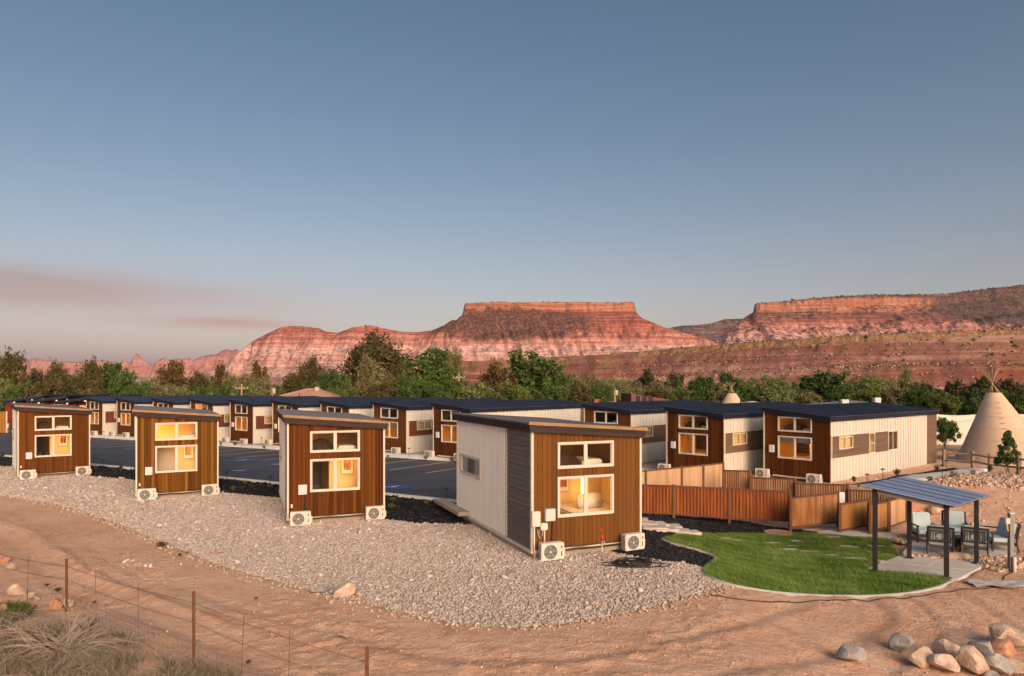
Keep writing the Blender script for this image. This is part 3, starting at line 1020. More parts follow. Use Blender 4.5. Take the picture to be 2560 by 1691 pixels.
# ---- dark table land between the two mesas, far behind
D3 = 6200.
X, Y = np.meshgrid(np.arange(1000, 3200, 18.), np.arange(5700, 6900, 24.))
ln = skyline([(1560, 845), (1640, 832), (1690, 818), (1760, 812), (1800, 806), (1815, 799), (1880, 796), (1960, 796), (2100, 800)], D3)
zt, de, re_ = ridge_eval(X, Y, ln)
sd = np.where(Y > D3, -de, de) + 60 * (fbm(X / 200, Y / 200, 3, 4) - .5)
H = np.where(sd < 10, zt + 12 * fbm(X / 60, Y / 60, 2, 1) - 60 * smooth(-10, 10, sd), zt - 60 - slope_prof(np.maximum(sd, 0), X, 80, 6, .5, .35, 300, 200.))
bd = [(0, (0.10, 0.085, 0.07)), (500, (0.12, 0.085, 0.07))]
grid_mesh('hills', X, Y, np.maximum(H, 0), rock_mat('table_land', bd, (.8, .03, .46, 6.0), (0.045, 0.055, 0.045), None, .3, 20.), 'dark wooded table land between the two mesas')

# ---- far pink mountains on the left
D4 = 9000.
X, Y = np.meshgrid(np.arange(-8800, -2700, 16.), np.arange(8300, 9800, 26.))
pk = [(-60, 918), (40, 910), (56, 906), (72, 900), (88, 896), (110, 900), (150, 903), (200, 905), (245, 901), (262, 899), (285, 908), (297, 914), (304, 903), (312, 899), (324, 908), (333, 896), (338, 888), (343, 883), (349, 892), (358, 899), (372, 908), (382, 913),
      (392, 902), (412, 895), (430, 903), (442, 895), (452, 900), (470, 893), (482, 901), (500, 893), (520, 888), (540, 886), (552, 879), (566, 873), (580, 878), (592, 872), (602, 882), (612, 872), (640, 868), (700, 870)]
ln = skyline(pk, D4)
zt, de, re_ = ridge_eval(X, Y, ln)
H = zt + 14 * (fbm(X / 45, Y / 45, 3, 2) - .5) - slope_prof(de, re_, 130, 2, .95, .45, 230, 190.)
H = np.maximum(H, 20 * smooth(8300, 8600, Y) - 3)
b4 = [(0, (0.44, 0.27, 0.20)), (120, (0.46, 0.25, 0.18)), (220, (0.42, 0.20, 0.15)), (320, (0.50, 0.27, 0.20)), (420, (0.36, 0.18, 0.14))]
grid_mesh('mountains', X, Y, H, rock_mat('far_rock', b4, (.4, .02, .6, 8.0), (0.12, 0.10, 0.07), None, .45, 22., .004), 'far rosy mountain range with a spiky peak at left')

# ---- the brown bluff close behind the trees on the right
X, Y = np.meshgrid(np.arange(-60, 760, 1.5), np.concatenate([np.arange(300, 640, 1.7), np.arange(640, 1100, 14.)]))
rim = []
for px, py, yd in ((1150, 905, 760), (1300, 899, 720), (1400, 893, 690), (1500, 888, 660), (1650, 876, 630), (1750, 868, 600), (1900, 856, 565), (2050, 846, 535), (2150, 840, 520), (2300, 834, 500), (2450, 828, 485), (2560, 824, 475), (2800, 815, 455), (3100, 812, 440)):
    rim.append(((px - 1280) / FPX * yd, yd, EYE + (HOR - py) / FPX * yd))
zt, de, re_ = ridge_eval(X, Y, rim)
ry = np.interp(X, [p[0] for p in rim], [p[1] for p in rim])
sd = np.where(Y > ry, -de, de) + 7 * (fbm(X / 30, Y / 30, 4, 4) - .5) + 2.4 * (fbm(X / 5, Y / 5, 2, 2) - .5)
top = zt + np.where(Y > ry, (Y - ry) * .03, 0) + 1.2 * fbm(X / 12, Y / 12, 3, 3)
ch = 5.0 - 2.2 * smooth(250, 420, X)
g_ = slope_prof(np.maximum(sd - 1.5, 0), re_, 6.0, 3, .62, .40, 30, 34.)
ledge = 1.6 * np.tanh(3 * np.sin(np.maximum(sd, 0) / 3.6 + 2 * fbm(re_ / 60, sd / 30, 2, 1))) * smooth(3, 8, sd) * (1 - smooth(180, 330, X)) * (1 - smooth(22, 40, sd))
H = np.where(sd < 1.5, top - ch * smooth(-1.0, 1.5, sd), top - ch - g_ + ledge + 1.6 * (fbm(X / 7, Y / 7, 3, 6) - .5))
H = np.maximum(H, -1.5 + 0 * X)
b5 = [(-2, (0.27, 0.155, 0.112)), (6, (0.275, 0.142, 0.102)), (12, (0.225, 0.090, 0.062)), (18, (0.280, 0.138, 0.102)), (23, (0.230, 0.100, 0.072)), (29, (0.285, 0.150, 0.108)), (36, (0.255, 0.125, 0.088)), (42, (0.30, 0.17, 0.12)), (50, (0.19, 0.155, 0.09))]
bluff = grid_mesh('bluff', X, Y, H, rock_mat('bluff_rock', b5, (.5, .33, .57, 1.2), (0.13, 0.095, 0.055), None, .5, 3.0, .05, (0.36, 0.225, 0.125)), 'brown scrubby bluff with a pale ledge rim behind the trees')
ra_ = bluff.data.attributes.new('rim', 'FLOAT', 'POINT')
ra_.data.foreach_set('value', ((1 - smooth(1.5, 3.0, sd)) * smooth(-2.0, -.4, sd)).ravel().astype(np.float32))
# boulders and scrub dotted over the bluff
bm_ = (H > 2) & (X > 20)
cand = np.argwhere(bm_)
sel = cand[nrg.choice(len(cand), 14000, replace=False)]
pts = np.column_stack([X[sel[:, 0], sel[:, 1]], Y[sel[:, 0], sel[:, 1]]]) + nrg.uniform(-.7, .7, (len(sel), 2))
zz = H[sel[:, 0], sel[:, 1]]
M_BR = attr_mat('bluff_boulder', (0.30, 0.165, 0.115), (0.42, 0.27, 0.19), (0.50, 0.38, 0.29), .95)
k = 9000
tag(stones('scree', pts[:k], zz[:k], np.abs(nrg.normal(0, .40, k)) + .2, M_BR, 5, .7, .3), 'loose boulders strewn down the brown bluff', 'boulders', None, 'stuff')
M_SC = attr_mat('bluff_scrub', (0.060, 0.058, 0.026), (0.10, 0.085, 0.040), (0.145, 0.13, 0.065), 1.0)
tag(stones('scrub', pts[k:], zz[k:], np.abs(nrg.normal(0, .4, 14000 - k)) + .35, M_SC, 6, .75, .2), 'low dry scrub dotted over the brown bluff', 'scrub', None, 'stuff')
# scrub on the mesa rims (breaks their outline)
tag(stones('scrub', MESA_TOP[:, :2], MESA_TOP[:, 2] - .5, np.abs(nrg.normal(0, 1.1, len(MESA_TOP))) + .8, M_SC, 8, .8, .25), 'dark juniper scrub along the flat mesa top', 'scrub', None, 'stuff')
tag(stones('scrub', LONG_TOP[:, :2], LONG_TOP[:, 2] - .5, np.abs(nrg.normal(0, 2.0, len(LONG_TOP))) + 1.5, M_SC, 9, .8, .25), 'dark juniper scrub along the long mesa rim', 'scrub', None, 'stuff')

# ------------------------------------------------------------------ cabins
WHITE = pm('white_metal_siding', (0.66, 0.65, 0.61), (0.72, 0.71, 0.67), 2.0, rough=.55, stretch=(1, 1, .3))
CREAM = pm('cream_siding', (0.56, 0.53, 0.47), (0.62, 0.59, 0.53), 1.5, rough=.6, stretch=(1, 1, .3), rand=.03)
TRIM = pm('white_trim', (0.60, 0.53, 0.44), (0.66, 0.59, 0.50), 4, rough=.6, spec=.3)
VINYL = pm('window_vinyl', (0.62, 0.56, 0.49), None, rough=.5, spec=.3)
FASCIA = pm('fascia_dark', (0.035, 0.024, 0.024), (0.055, 0.040, 0.040), 3, rough=.7, stretch=(.3, 1, 3), spec=.15)
FASCIA_B = pm('fascia_navy', (0.010, 0.014, 0.028), (0.016, 0.022, 0.040), 2, rough=.6, spec=.2)
FLASH = pm('roof_flashing', (0.26, 0.15, 0.07), (0.34, 0.21, 0.11), 3, rough=.6, spec=.3)
ROOF = pm('navy_metal_roof', (0.022, 0.032, 0.062), (0.034, 0.047, 0.085), 1.2, rough=.45, metal=.1, stretch=(1, .3, 1))
LAP = pm('grey_brown_lap_siding', (0.115, 0.095, 0.088), (0.155, 0.130, 0.120), 3, rough=.75, stretch=(1, .25, 6), rand=.08)
SKIRT = pm('foundation', (0.36, 0.28, 0.21), (0.44, 0.35, 0.27), 6, rough=.95, bump=.003)
BACK = pm('wall_backing', (0.06, 0.04, 0.03), None, rough=.9)
ROOMW = pm('room_plaster', (0.76, 0.53, 0.23), (0.80, 0.57, 0.27), 2, rough=.9)
DARKW = pm('dark_furniture', (0.035, 0.025, 0.02), (0.06, 0.04, 0.03), 5, rough=.6)
LINEN = pm('bed_linen', (0.78, 0.72, 0.62), (0.70, 0.64, 0.54), 4, rough=.9)
DOORG = pm('interior_door', (0.50, 0.44, 0.37), None, rough=.6)
BLIND = pm('roller_blind', (0.42, 0.42, 0.42), (0.48, 0.48, 0.47), 3, rough=.8)
BLACK = pm('black_rubber', (0.015, 0.015, 0.017), None, rough=.6)
ARTF = pm('art_frame', (0.50, 0.34, 0.18), (0.55, 0.39, 0.2), 5, rough=.5)
ARTM = pm('art_mat', (0.80, 0.72, 0.58), None, rough=.8)
ART = pm('canyon_print', (0.10, 0.02, 0.01), (0.50, 0.16, 0.03), 5, stretch=(1.4, 1, .35), rough=.6, contrast=(.42, .6), c3=(0.75, 0.45, 0.22), s3=3.0)
LAMP = emit_mat('warm_lamp', (1.0, 0.42, 0.07), 9.0)
LAMP_DIM = emit_mat('warm_lamp_dim', (1.0, 0.50, 0.14), 9.0)
LAMPW = emit_mat('warm_white_lamp', (1.0, 0.47, 0.11), 8.5)
PORCHL = emit_mat('porch_lamp', (1.0, 0.60, 0.25), 1.6)
GLASS = glass_mat()


def wood(name, a, b, rand, hue=0.0, c=None):
    return pm(name, a, b, 3.0, stretch=(6, 6, .45), rough=.75, rand=rand, hue=hue, bump=.0015, bscale=9, c3=c, s3=1.1, spec=.1)


WOODS = [wood('cedar_a', (0.161, 0.060, 0.0107), (0.105, 0.036, 0.0067), .30, .006, (0.074, 0.024, 0.0054)),
         wood('cedar_b', (0.218, 0.091, 0.0121), (0.118, 0.043, 0.0074), .55, .012, (0.149, 0.053, 0.0087)),
         wood('cedar_c', (0.161, 0.056, 0.0095), (0.087, 0.026, 0.0054), .36, .008, (0.070, 0.022, 0.0047)),
         wood('cedar_d', (0.160, 0.068, 0.0170), (0.130, 0.053, 0.0135), .16, .002)]
WOODB = [wood('cabin_cedar_dark', (0.131, 0.045, 0.0098), (0.080, 0.024, 0.0058), .3, .006, (0.062, 0.018, 0.0046)),
         wood('cabin_cedar_mid', (0.131, 0.051, 0.0139), (0.095, 0.034, 0.0092), .08, .0, (0.102, 0.038, 0.0103))]
PANEL = pm('brown_panel', (0.115, 0.070, 0.048), (0.165, 0.105, 0.072), 2.0, stretch=(1, .5, 7), rough=.6, rand=.12)
PANEL_R = pm('red_panel', (0.15, 0.040, 0.018), (0.10, 0.028, 0.014), 2.0, stretch=(1, .5, 7), rough=.6, rand=.12)

# shared pieces (unit meshes, stretched per piece)
def plank_mesh(mat):
    k = 'plank_' + mat.name
    if k in MATS: return MATS[k]
    e = .035                                  # eased edges along the length, as share of the width
    m = MB()
    m.add([(0, 1, 0), (0, .35, 0), (e, 0, 0), (1 - e, 0, 0), (1, .35, 0), (1, 1, 0), (0, 1, 1), (0, .35, 1), (e, 0, 1), (1 - e, 0, 1), (1, .35, 1), (1, 1, 1)],
          [(0, 1, 7, 6), (1, 2, 8, 7), (2, 3, 9, 8), (3, 4, 10, 9), (4, 5, 11, 10), (5, 0, 6, 11), (5, 4, 3, 2, 1, 0), (6, 7, 8, 9, 10, 11)])
    me = m.mesh('plank'); me.materials.append(mat)
    MATS[k] = me
    return me


def lap_mesh(mat):
    k = 'lap_' + mat.name
    if k in MATS: return MATS[k]
    m = MB()                                   # a lap board on a left wall (faces -x): thicker at its foot
    m.hexa([(-1, 0, 0), (0, 0, 0), (0, 1, 0), (-1, 1, 0)], [(-.25, 0, 1), (0, 0, 1), (0, 1, 1), (-.25, 1, 1)])
    me = m.mesh('siding_board'); me.materials.append(mat)
    MATS[k] = me
    return me


def panel_mesh(mat):
    k = 'panel_' + mat.name
    if k in MATS: return MATS[k]
    m = MB()                                   # a flat pan with a raised seam along one edge, on a right wall (faces +x)
    m.box(0, .35, 0, 1, 0, 1); m.box(.0, 1, .0, .07, 0, 1)
    me = m.mesh('panel'); me.materials.append(mat)
    MATS[k] = me
    return me


WX0, WX1 = .78, 2.68
WZ = ((2.62, 3.42), (1.16, 2.38))


def window(parent, x0, x1, z0, z1, y=-.03, ins=.05, fr=.06, slider=True, blind=0, label=None):
    """frame proud of the wall facing -y, sliding sash, panes set back"""
    m = MB()
    d0, d1 = y, y + .10
    m.box(x0, x1, d0, d1, z0, z0 + fr).box(x0, x1, d0, d1, z1 - fr, z1)
    m.box(x0, x0 + fr, d0, d1, z0 + fr, z1 - fr).box(x1 - fr, x1, d0, d1, z0 + fr, z1 - fr)
    xm = (x0 + x1) / 2
    w = m.build('window', VINYL, parent)
    m2 = MB().box(xm - .035, xm + .035, y + .018, y + .085, z0 + fr, z1 - fr)
    s_ = .028
    for a, b, o in ((x0 + fr, xm - .035, .03), (xm + .035, x1 - fr, .045)):
        m2.box(a, b, y + o, y + o + .04, z0 + fr, z0 + fr + s_).box(a, b, y + o, y + o + .04, z1 - fr - s_, z1 - fr)
        m2.box(a, a + s_, y + o, y + o + .04, z0 + fr + s_, z1 - fr - s_).box(b - s_, b, y + o, y + o + .04, z0 + fr + s_, z1 - fr - s_)
    m2.build('sash', VINYL, w)
    for a, b, o in ((x0 + fr + s_, xm - .035 - s_, .05), (xm + .035 + s_, x1 - fr - s_, .065)):
        MB().add([(a, y + o, z0 + fr + s_), (b, y + o, z0 + fr + s_), (b, y + o, z1 - fr - s_), (a, y + o, z1 - fr - s_)], [(0, 1, 2, 3)]).build('pane', GLASS, w)
    if blind:
        MB().box(x0 + fr, x1 - fr, y + .12, y + .13, z1 - fr - blind, z1 - fr).build('blind', BLIND, w)
    return w


def front_boards(parent, W, zt, mat, n, z0=.24, joined=False, wins=True):
    """vertical boards cut round the two windows; zt(x) is the slope they run up to"""
    w = W / n
    me = plank_mesh(mat)
    m = MB()
    for i in range(n):
        x = i * w
        a, b = x + .003, x + w - .003
        segs = [(z0, zt(x + w))]
        if wins and b > WX0 + .03 and a < WX1 - .03:
            segs = [(z0, WZ[1][0] + .02), (WZ[1][1] - .02, WZ[0][0] + .02), (WZ[0][1] - .02, zt(x + w))]
        for s0, s1 in segs:
            if s1 - s0 < .02: continue
            if joined:
                m.box(a, b, 0, .025, s0, s1)
            else:
                inst('plank', me, parent, (a, 0, s0), (b - a, .025, s1 - s0))
    if joined:
        m.build('front_cladding', mat, parent)['kind'] = 'stuff'


def backing(parent, W, hl, hr, th=.06, z0=.2):
    zt = lambda x: hl + (hr - hl) * x / W
    m = MB()
    def pl(x0, x1, a0, a1, b0=None, b1=None):
        t0 = a1 if b0 is None else b0; t1 = a1 if b1 is None else b1
        m.hexa([(x0, .025, a0), (x1, .025, a0), (x1, th, a0), (x0, th, a0)], [(x0, .025, t0), (x1, .025, t1), (x1, th, t1), (x0, th, t0)])
    pl(0, WX0 + .05, z0, None, zt(0), zt(WX0 + .05)); pl(WX1 - .05, W, z0, None, zt(WX1 - .05), zt(W))
    pl(WX0 + .05, WX1 - .05, z0, WZ[1][0] + .05)
    pl(WX0 + .05, WX1 - .05, WZ[1][1] - .05, WZ[0][0] + .05)
    pl(WX0 + .05, WX1 - .05, WZ[0][1] - .05, None, zt(WX0 + .05), zt(WX1 - .05))
    m.build('wall', BACK, parent)


def room(parent, W, hl, hr, L, style, lower_on=True, upper_on=0):
    """the lit room behind the front windows"""
    t = .07
    m = MB()
    D = min(4.2, L - .4)
    x0, x1 = .1, W - .1
    m.add([(x0, t, .32), (x1, t, .32), (x1, D, .32), (x0, D, .32)], [(0, 1, 2, 3)])
    m.add([(x0, D, .32), (x1, D, .32), (x1, D, hr - .15), (x0, D, hl - .15)], [(0, 1, 2, 3)])
    m.add([(x0, t, .32), (x0, D, .32), (x0, D, hl - .15), (x0, t, hl - .15)], [(0, 1, 2, 3)])
    m.add([(x1, t, .32), (x1, D, .32), (x1, D, hr - .15), (x1, t, hr - .15)], [(0, 3, 2, 1)])
    m.add([(x0, t, hl - .16), (x1, t, hr - .16), (x1, D, hr - .16), (x0, D, hl - .16)], [(0, 1, 2, 3)])
    r_ = m.build('room', ROOMW, parent)
    MB().box(x0, x1, t + .01, D - 1.2, 2.46, 2.54).build('loft_floor', ROOMW, r_)
    MB().box(W / 2 - .1, W / 2 + .75, .30, .72, 2.435, 2.455).build('room_lamp', {'white': LAMPW, 'tv': emit_mat('cabin_lamp', (1.0, 0.42, 0.07), 22.0)}.get(style, LAMP), r_) if lower_on else None
    if upper_on:
        MB().box(.25, .65, .10, .16, 2.75, 3.25).build('room_lamp', emit_mat('loft_lamp', (1.0, 0.50, 0.12), 34.0) if upper_on > 1 else LAMP_DIM, r_)  # wall sconce on the inner front wall, hidden from view behind the boards
        if upper_on > 1: MB().box(x0 + .01, x1 - .01, 1.5, 1.55, 2.56, hr - .2).build('partition', ROOMW, r_)  # wall added close behind the window to catch the loft lamp's light
    # picture on the back or side partition
    def art(xc, y, zc, w, h):
        f = MB().box(xc - w / 2, xc + w / 2, y, y + .03, zc - h / 2, zc + h / 2).build('picture', ARTF, r_)
        MB().box(xc - w / 2 + .03, xc + w / 2 - .03, y - .006, y - .002, zc - h / 2 + .03, zc + h / 2 - .03).build('picture_mat', ARTM, r_)
        MB().box(xc - w / 2 + .10, xc + w / 2 - .10, y - .012, y - .008, zc - h / 2 + .16, zc + h / 2 - .08).build('print', ART, r_)
    if style in ('corner', 'door', 'hall'):
        px = {'corner': 1.62, 'door': 1.75, 'hall': 1.6}[style]
        # partition right of the middle carries the picture, a passage opens at left
        MB().box(px, x1 - .01, 1.0, 1.06, .33, 2.45).build('partition', ROOMW, r_)
        art(2.32, .955, 1.98, .50, .66)
        if style == 'door':
            MB().box(.9, px - .02, 1.15, 1.2, .33, 2.4).build('inner_door', DOORG, r_)
        else:
            MB().box(1.02, 1.45, 2.2, 2.3, .33, 2.2).build('inner_door', DARKW, r_)
            MB().box(.75, 1.15, .5, 1.0, .33, 1.35).build('cabinet', DARKW, r_)
    if style == 'white':
        MB().box(x0, x1, 2.2, 2.26, .33, 2.45).build('partition', ROOMW, r_)
        art(1.95, 2.15, 1.95, .62, .80)
        MB().box(1.5, x1 - .05, .5, 2.1, .33, 1.16).build('bed', LINEN, r_, False, .06)
        p = MB().hexa([(2.0, .95, 1.17), (2.9, .95, 1.17), (2.9, 1.15, 1.17), (2.0, 1.15, 1.17)], [(2.05, 1.12, 1.62), (2.88, 1.12, 1.62), (2.88, 1.26, 1.62), (2.05, 1.26, 1.62)]).build('pillow', LINEN, r_, True, .05)
        MB().box(2.60, 2.66, 1.9, 1.96, 1.2, 2.4).build('light_strip', emit_mat('strip_lamp', (1.0, 0.62, 0.22), 5.0), r_)
    if style == 'tv':
        MB().box(x0, x1, 1.9, 1.96, .33, 2.45).build('partition', ROOMW, r_)
        MB().box(.85, 1.75, 1.7, 1.78, 1.35, 2.15).build('screen', DARKW, r_)
        MB().box(.8, 1.8, 1.3, 1.85, .33, 1.05).build('cabinet', DARKW, r_)
    # loft things
    mm = MB()
    for k in range(7):
        a = math.pi * k / 6
        mm.v.append((1.3 - .55 * math.cos(a), .6, 2.56 + .5 * math.sin(a))); mm.v.append((1.3 - .55 * math.cos(a), 1.3, 2.56 + .5 * math.sin(a)))
    mm.f = [(2 * k, 2 * k + 2, 2 * k + 3, 2 * k + 1) for k in range(6)] + [tuple(2 * k for k in range(7))]
    mm.build('headboard', DARKW, r_, True) if upper_on < 2 else None
    MB().box(1.9, 2.6, .5, 1.5, 2.56, 2.80).build('bed', LINEN, r_, False, .05)
    return r_


def roof(parent, W, L, hl, hr, fa, front_oh=.14, left_oh=.16, right_oh=.14, back_oh=.14, ft=.27, rib=.42, rmat=ROOF, flash=True):
    s_ = (hr - hl) / W
    z = lambda x, o=0: hl + s_ * x + o
    xa, xb, ya, yb = -left_oh, W + right_oh, -front_oh, L + back_oh
    m = MB()
    m.hexa([(xa, ya, z(xa, -ft)), (xb, ya, z(xb, -ft)), (xb, yb, z(xb, -ft)), (xa, yb, z(xa, -ft))], [(xa, ya, z(xa, -.04)), (xb, ya, z(xb, -.04)), (xb, yb, z(xb, -.04)), (xa, yb, z(xa, -.04))])
    # second, set-back course below the fascia board
    m.hexa([(xa - .02, ya - .02, z(xa, -ft * .52)), (xb + .02, ya - .02, z(xb, -ft * .52)), (xb + .02, yb + .02, z(xb, -ft * .52)), (xa - .02, yb + .02, z(xa, -ft * .52))],
           [(xa - .02, ya - .02, z(xa, -.03)), (xb + .02, ya - .02, z(xb, -.03)), (xb + .02, yb + .02, z(xb, -.03)), (xa - .02, yb + .02, z(xa, -.03))])
    f_ = m.build('fascia', fa, parent)
    m = MB()
    e = .05
    m.hexa([(xa - e, ya - e, z(xa, -.028)), (xb + e, ya - e, z(xb, -.028)), (xb + e, yb + e, z(xb, -.028)), (xa - e, yb + e, z(xa, -.028))],
           [(xa - e, ya - e, z(xa, .012)), (xb + e, ya - e, z(xb, .012)), (xb + e, yb + e, z(xb, .012)), (xa - e, yb + e, z(xa, .012))])
    y = ya + .1
    while y < yb:
        m.hexa([(xa - e, y, z(xa, .012)), (xb + e + .01, y, z(xb, .012)), (xb + e + .01, y + .035, z(xb, .012)), (xa - e, y + .035, z(xa, .012))],
               [(xa - e, y, z(xa, .05)), (xb + e + .01, y, z(xb, .05)), (xb + e + .01, y + .035, z(xb, .05)), (xa - e, y + .035, z(xa, .05))])
        y += rib
    r_ = m.build('roof', rmat, parent)
    if flash:
        m = MB()
        m.hexa([(xa - e - .004, ya - e - .012, z(xa, -.035)), (xb + e, ya - e - .012, z(xb, -.035)), (xb + e, ya - e + .10, z(xb, -.035)), (xa - e - .004, ya - e + .10, z(xa, -.035))],
               [(xa - e - .004, ya - e - .012, z(xa, .06)), (xb + e, ya - e - .012, z(xb, .06)), (xb + e, ya - e + .10, z(xb, .06)), (xa - e - .004, ya - e + .10, z(xa, .06))])
        m.build('flashing', FLASH, r_)
    return r_


def front_cabin(loc, rz, wmat, style, label, upper_on=0, ztop=(3.98, 3.72), L=7.2, extra=False):
    W = 3.6
    hl, hr = ztop
    wl, wr = hl - .24, hr - .24
    root = empty('cabin', loc, rz)
    tag(root, label, 'cabin', 'front row of cabins')
    zt = lambda x: wl + (wr - wl) * x / W
    front_boards(root, W, zt, wmat, 24)
    backing(root, W, wl, wr)
    for (z0, z1) in WZ: window(root, WX0, WX1, z0, z1)
    room(root, W, wl, wr, L, style, True, upper_on)
    # corner trims
    MB().box(-.07, .0, -.035, .08, .2, wl).build('corner_trim', TRIM, root)
    MB().box(W, W + .07, -.035, .08, .2, wr).build('corner_trim', TRIM, root)
    # left wall: lap siding near the front, corrugated metal behind
    MB().box(-.005, .05, .081, L, .24, wl).build('wall', BACK, root)
    n = 23
    h = (wl - .26) / n
    me = lap_mesh(LAP)
    for i in range(n):
        inst('siding_board', me, root, (-.005, .082, .26 + i * h), (.034, 1.9, h * 1.04))
    MB().box(-.045, -.005, 1.985, 2.03, .26, wl).build('seam_trim', WHITE, root)
    # corrugated sheets, five of them, the window cut out of the last two
    wy0, wy1, wz0, wz1 = 4.45, 6.65, 1.82, 2.48
    sheets = np.linspace(2.035, L, 8)
    for i in range(7):
        y0, y1 = sheets[i], sheets[i + 1] - .002
        ys_ = np.linspace(y0, y1, 61)
        xsn = -.020 - .036 * np.clip(np.cos((ys_ - 2.035) / .19 * 2 * np.pi), -.1, 1) ** 1 - (i % 2) * .0015
        zs = [.26, wz0, wz1, wl]
        V = np.array([(x, y, z) for z in zs for x, y in zip(xsn, ys_)])
        F_ = []
        for r in range(3):
            for k in range(60):
                ym = (ys_[k] + ys_[k + 1]) / 2
                if r == 1 and wy0 < ym < wy1: continue
                a = r * 61 + k
                F_.append((a, a + 61, a + 62, a + 1))
        mesh_np('corrugated_panel', V, np.array(F_), WHITE, root, True)
    fr = .09
    m = MB().box(-.075, .03, wy0 - .03, wy1 + .03, wz0 - .03, wz0 + fr * .6).box(-.075, .03, wy0 - .03, wy1 + .03, wz1 - fr * .6, wz1 + .03)
    m.box(-.075, .03, wy0 - .03, wy0 + fr * .7, wz0 + fr * .6, wz1 - fr * .6).box(-.075, .03, wy1 - fr * .7, wy1 + .03, wz0 + fr * .6, wz1 - fr * .6)
    sw = m.build('window', VINYL, root)
    MB().box(-.05, .0, 5.15, 5.85, wz0 + .05, wz1 - .05).build('panel', LAP, sw)
    for a, b in ((wy0 + .06, 5.15), (5.85, wy1 - .06)):
        MB().add([(-.03, a, wz0 + .05), (-.03, b, wz0 + .05), (-.03, b, wz1 - .05), (-.03, a, wz1 - .05)], [(0, 1, 2, 3)]).build('pane', GLASS, sw)
    # right wall and back wall
    MB().box(W - .05, W + .03, .081, L, .24, wr).build('wall', WHITE, root)
    m = MB().hexa([(0, L - .06, .24), (W, L - .06, .24), (W, L, .24), (0, L, .24)], [(0, L - .06, wl), (W, L - .06, wr), (W, L, wr), (0, L, wl)])
    m.build('wall', WHITE, root)
    MB().box(-.09, W + .05, -.05, L + .02, .17, .25).build('base_trim', TRIM, root)
    MB().box(-.02, W, .02, L, -.12, .168).build('foundation', SKIRT, root)
    roof(root, W, L, hl, hr, FASCIA, ft=.25)
    # line-set along the foot of the front wall, with its white cover
    MB().tube([(.75, -.16, .20), (1.3, -.13, .215), (2.0, -.15, .205), (2.95, -.15, .225)], .028, 6).build('pipe', BLACK, root, True)
    MB().tube([(.75, -.13, .265), (1.1, -.1, .29), (1.5, -.12, .27), (2.1, -.1, .30), (2.9, -.11, .29)], .012, 5).build('cable', BLACK, root, True)
    # boxes on the front wall
    mb = pm('grey_meter_box', (0.52, 0.54, 0.55), (0.56, 0.58, 0.58), 4, rough=.5)
    b1 = MB().box(.34, .66, -.13, -.001, 1.10, 1.46).build('meter_box', mb, root, False, .012)
    MB().box(.37, .63, -.15, -.131, 1.22, 1.44).build('lid', mb, b1, False, .008)
    MB().tube([(.60, -.05, 1.1), (.60, -.05, 1.02), (.57, -.05, .6), (.58, -.05, .35)], .018, 6).build('conduit', BLACK, root, True)
    if extra:
        tb = pm('tan_box', (0.66, 0.58, 0.50), None, rough=.6)
        MB().box(-.10, .16, -.17, -.036, .98, 1.42).build('junction_box', tb, root, False, .012)
        MB().tube([(-.02, -.12, .98), (-.02, -.12, .02)], .022, 7).build('conduit', tb, root, True)
        MB().box(.20, .42, -.12, -.001, .84, 1.05).build('junction_box', pm('pale_box', (0.62, 0.60, 0.58), None, rough=.5), root, False, .02)
        MB().tube([(.33, -.06, .84), (.33, -.06, .35)], .022, 7).build('conduit', TRIM, root, True)
        MB().box(.10, .19, -.06, -.001, .72, .86).build('outlet', pm('grey_plastic', (0.16, 0.16, 0.18), None, rough=.5), root, False, .008)
        MB().tube([(.14, -.05, .72), (.17, -.07, .62), (.22, -.07, .60), (.26, -.07, .68), (.28, -.06, .84)], .009, 5).build('cable', TRIM, root, True)
        # deck at the far end of the left side
        MB().box(-.45, 0.0, L - 1.5, L + 1.8, .28, .42).build('deck', SKIRT, root)
    else:
        MB().box(.07, .14, -.05, -.001, .62, .76).build('outlet', VINYL, root, False, .006)
    return root


# ---- outdoor air-conditioning unit
AC_W = pm('ac_white', (0.66, 0.62, 0.57), (0.62, 0.58, 0.52), 3, rough=.45)
AC_G = pm('ac_grille', (0.09, 0.09, 0.08), (0.13, 0.13, 0.115), 8, rough=.6)
AC_D = pm('ac_dark', (0.05, 0.05, 0.05), None, rough=.6)
RED = pm('logo_red', (0.55, 0.02, 0.03), None, rough=.5)
YEL = pm('sticker_yellow', (0.75, 0.62, 0.05), None, rough=.6)


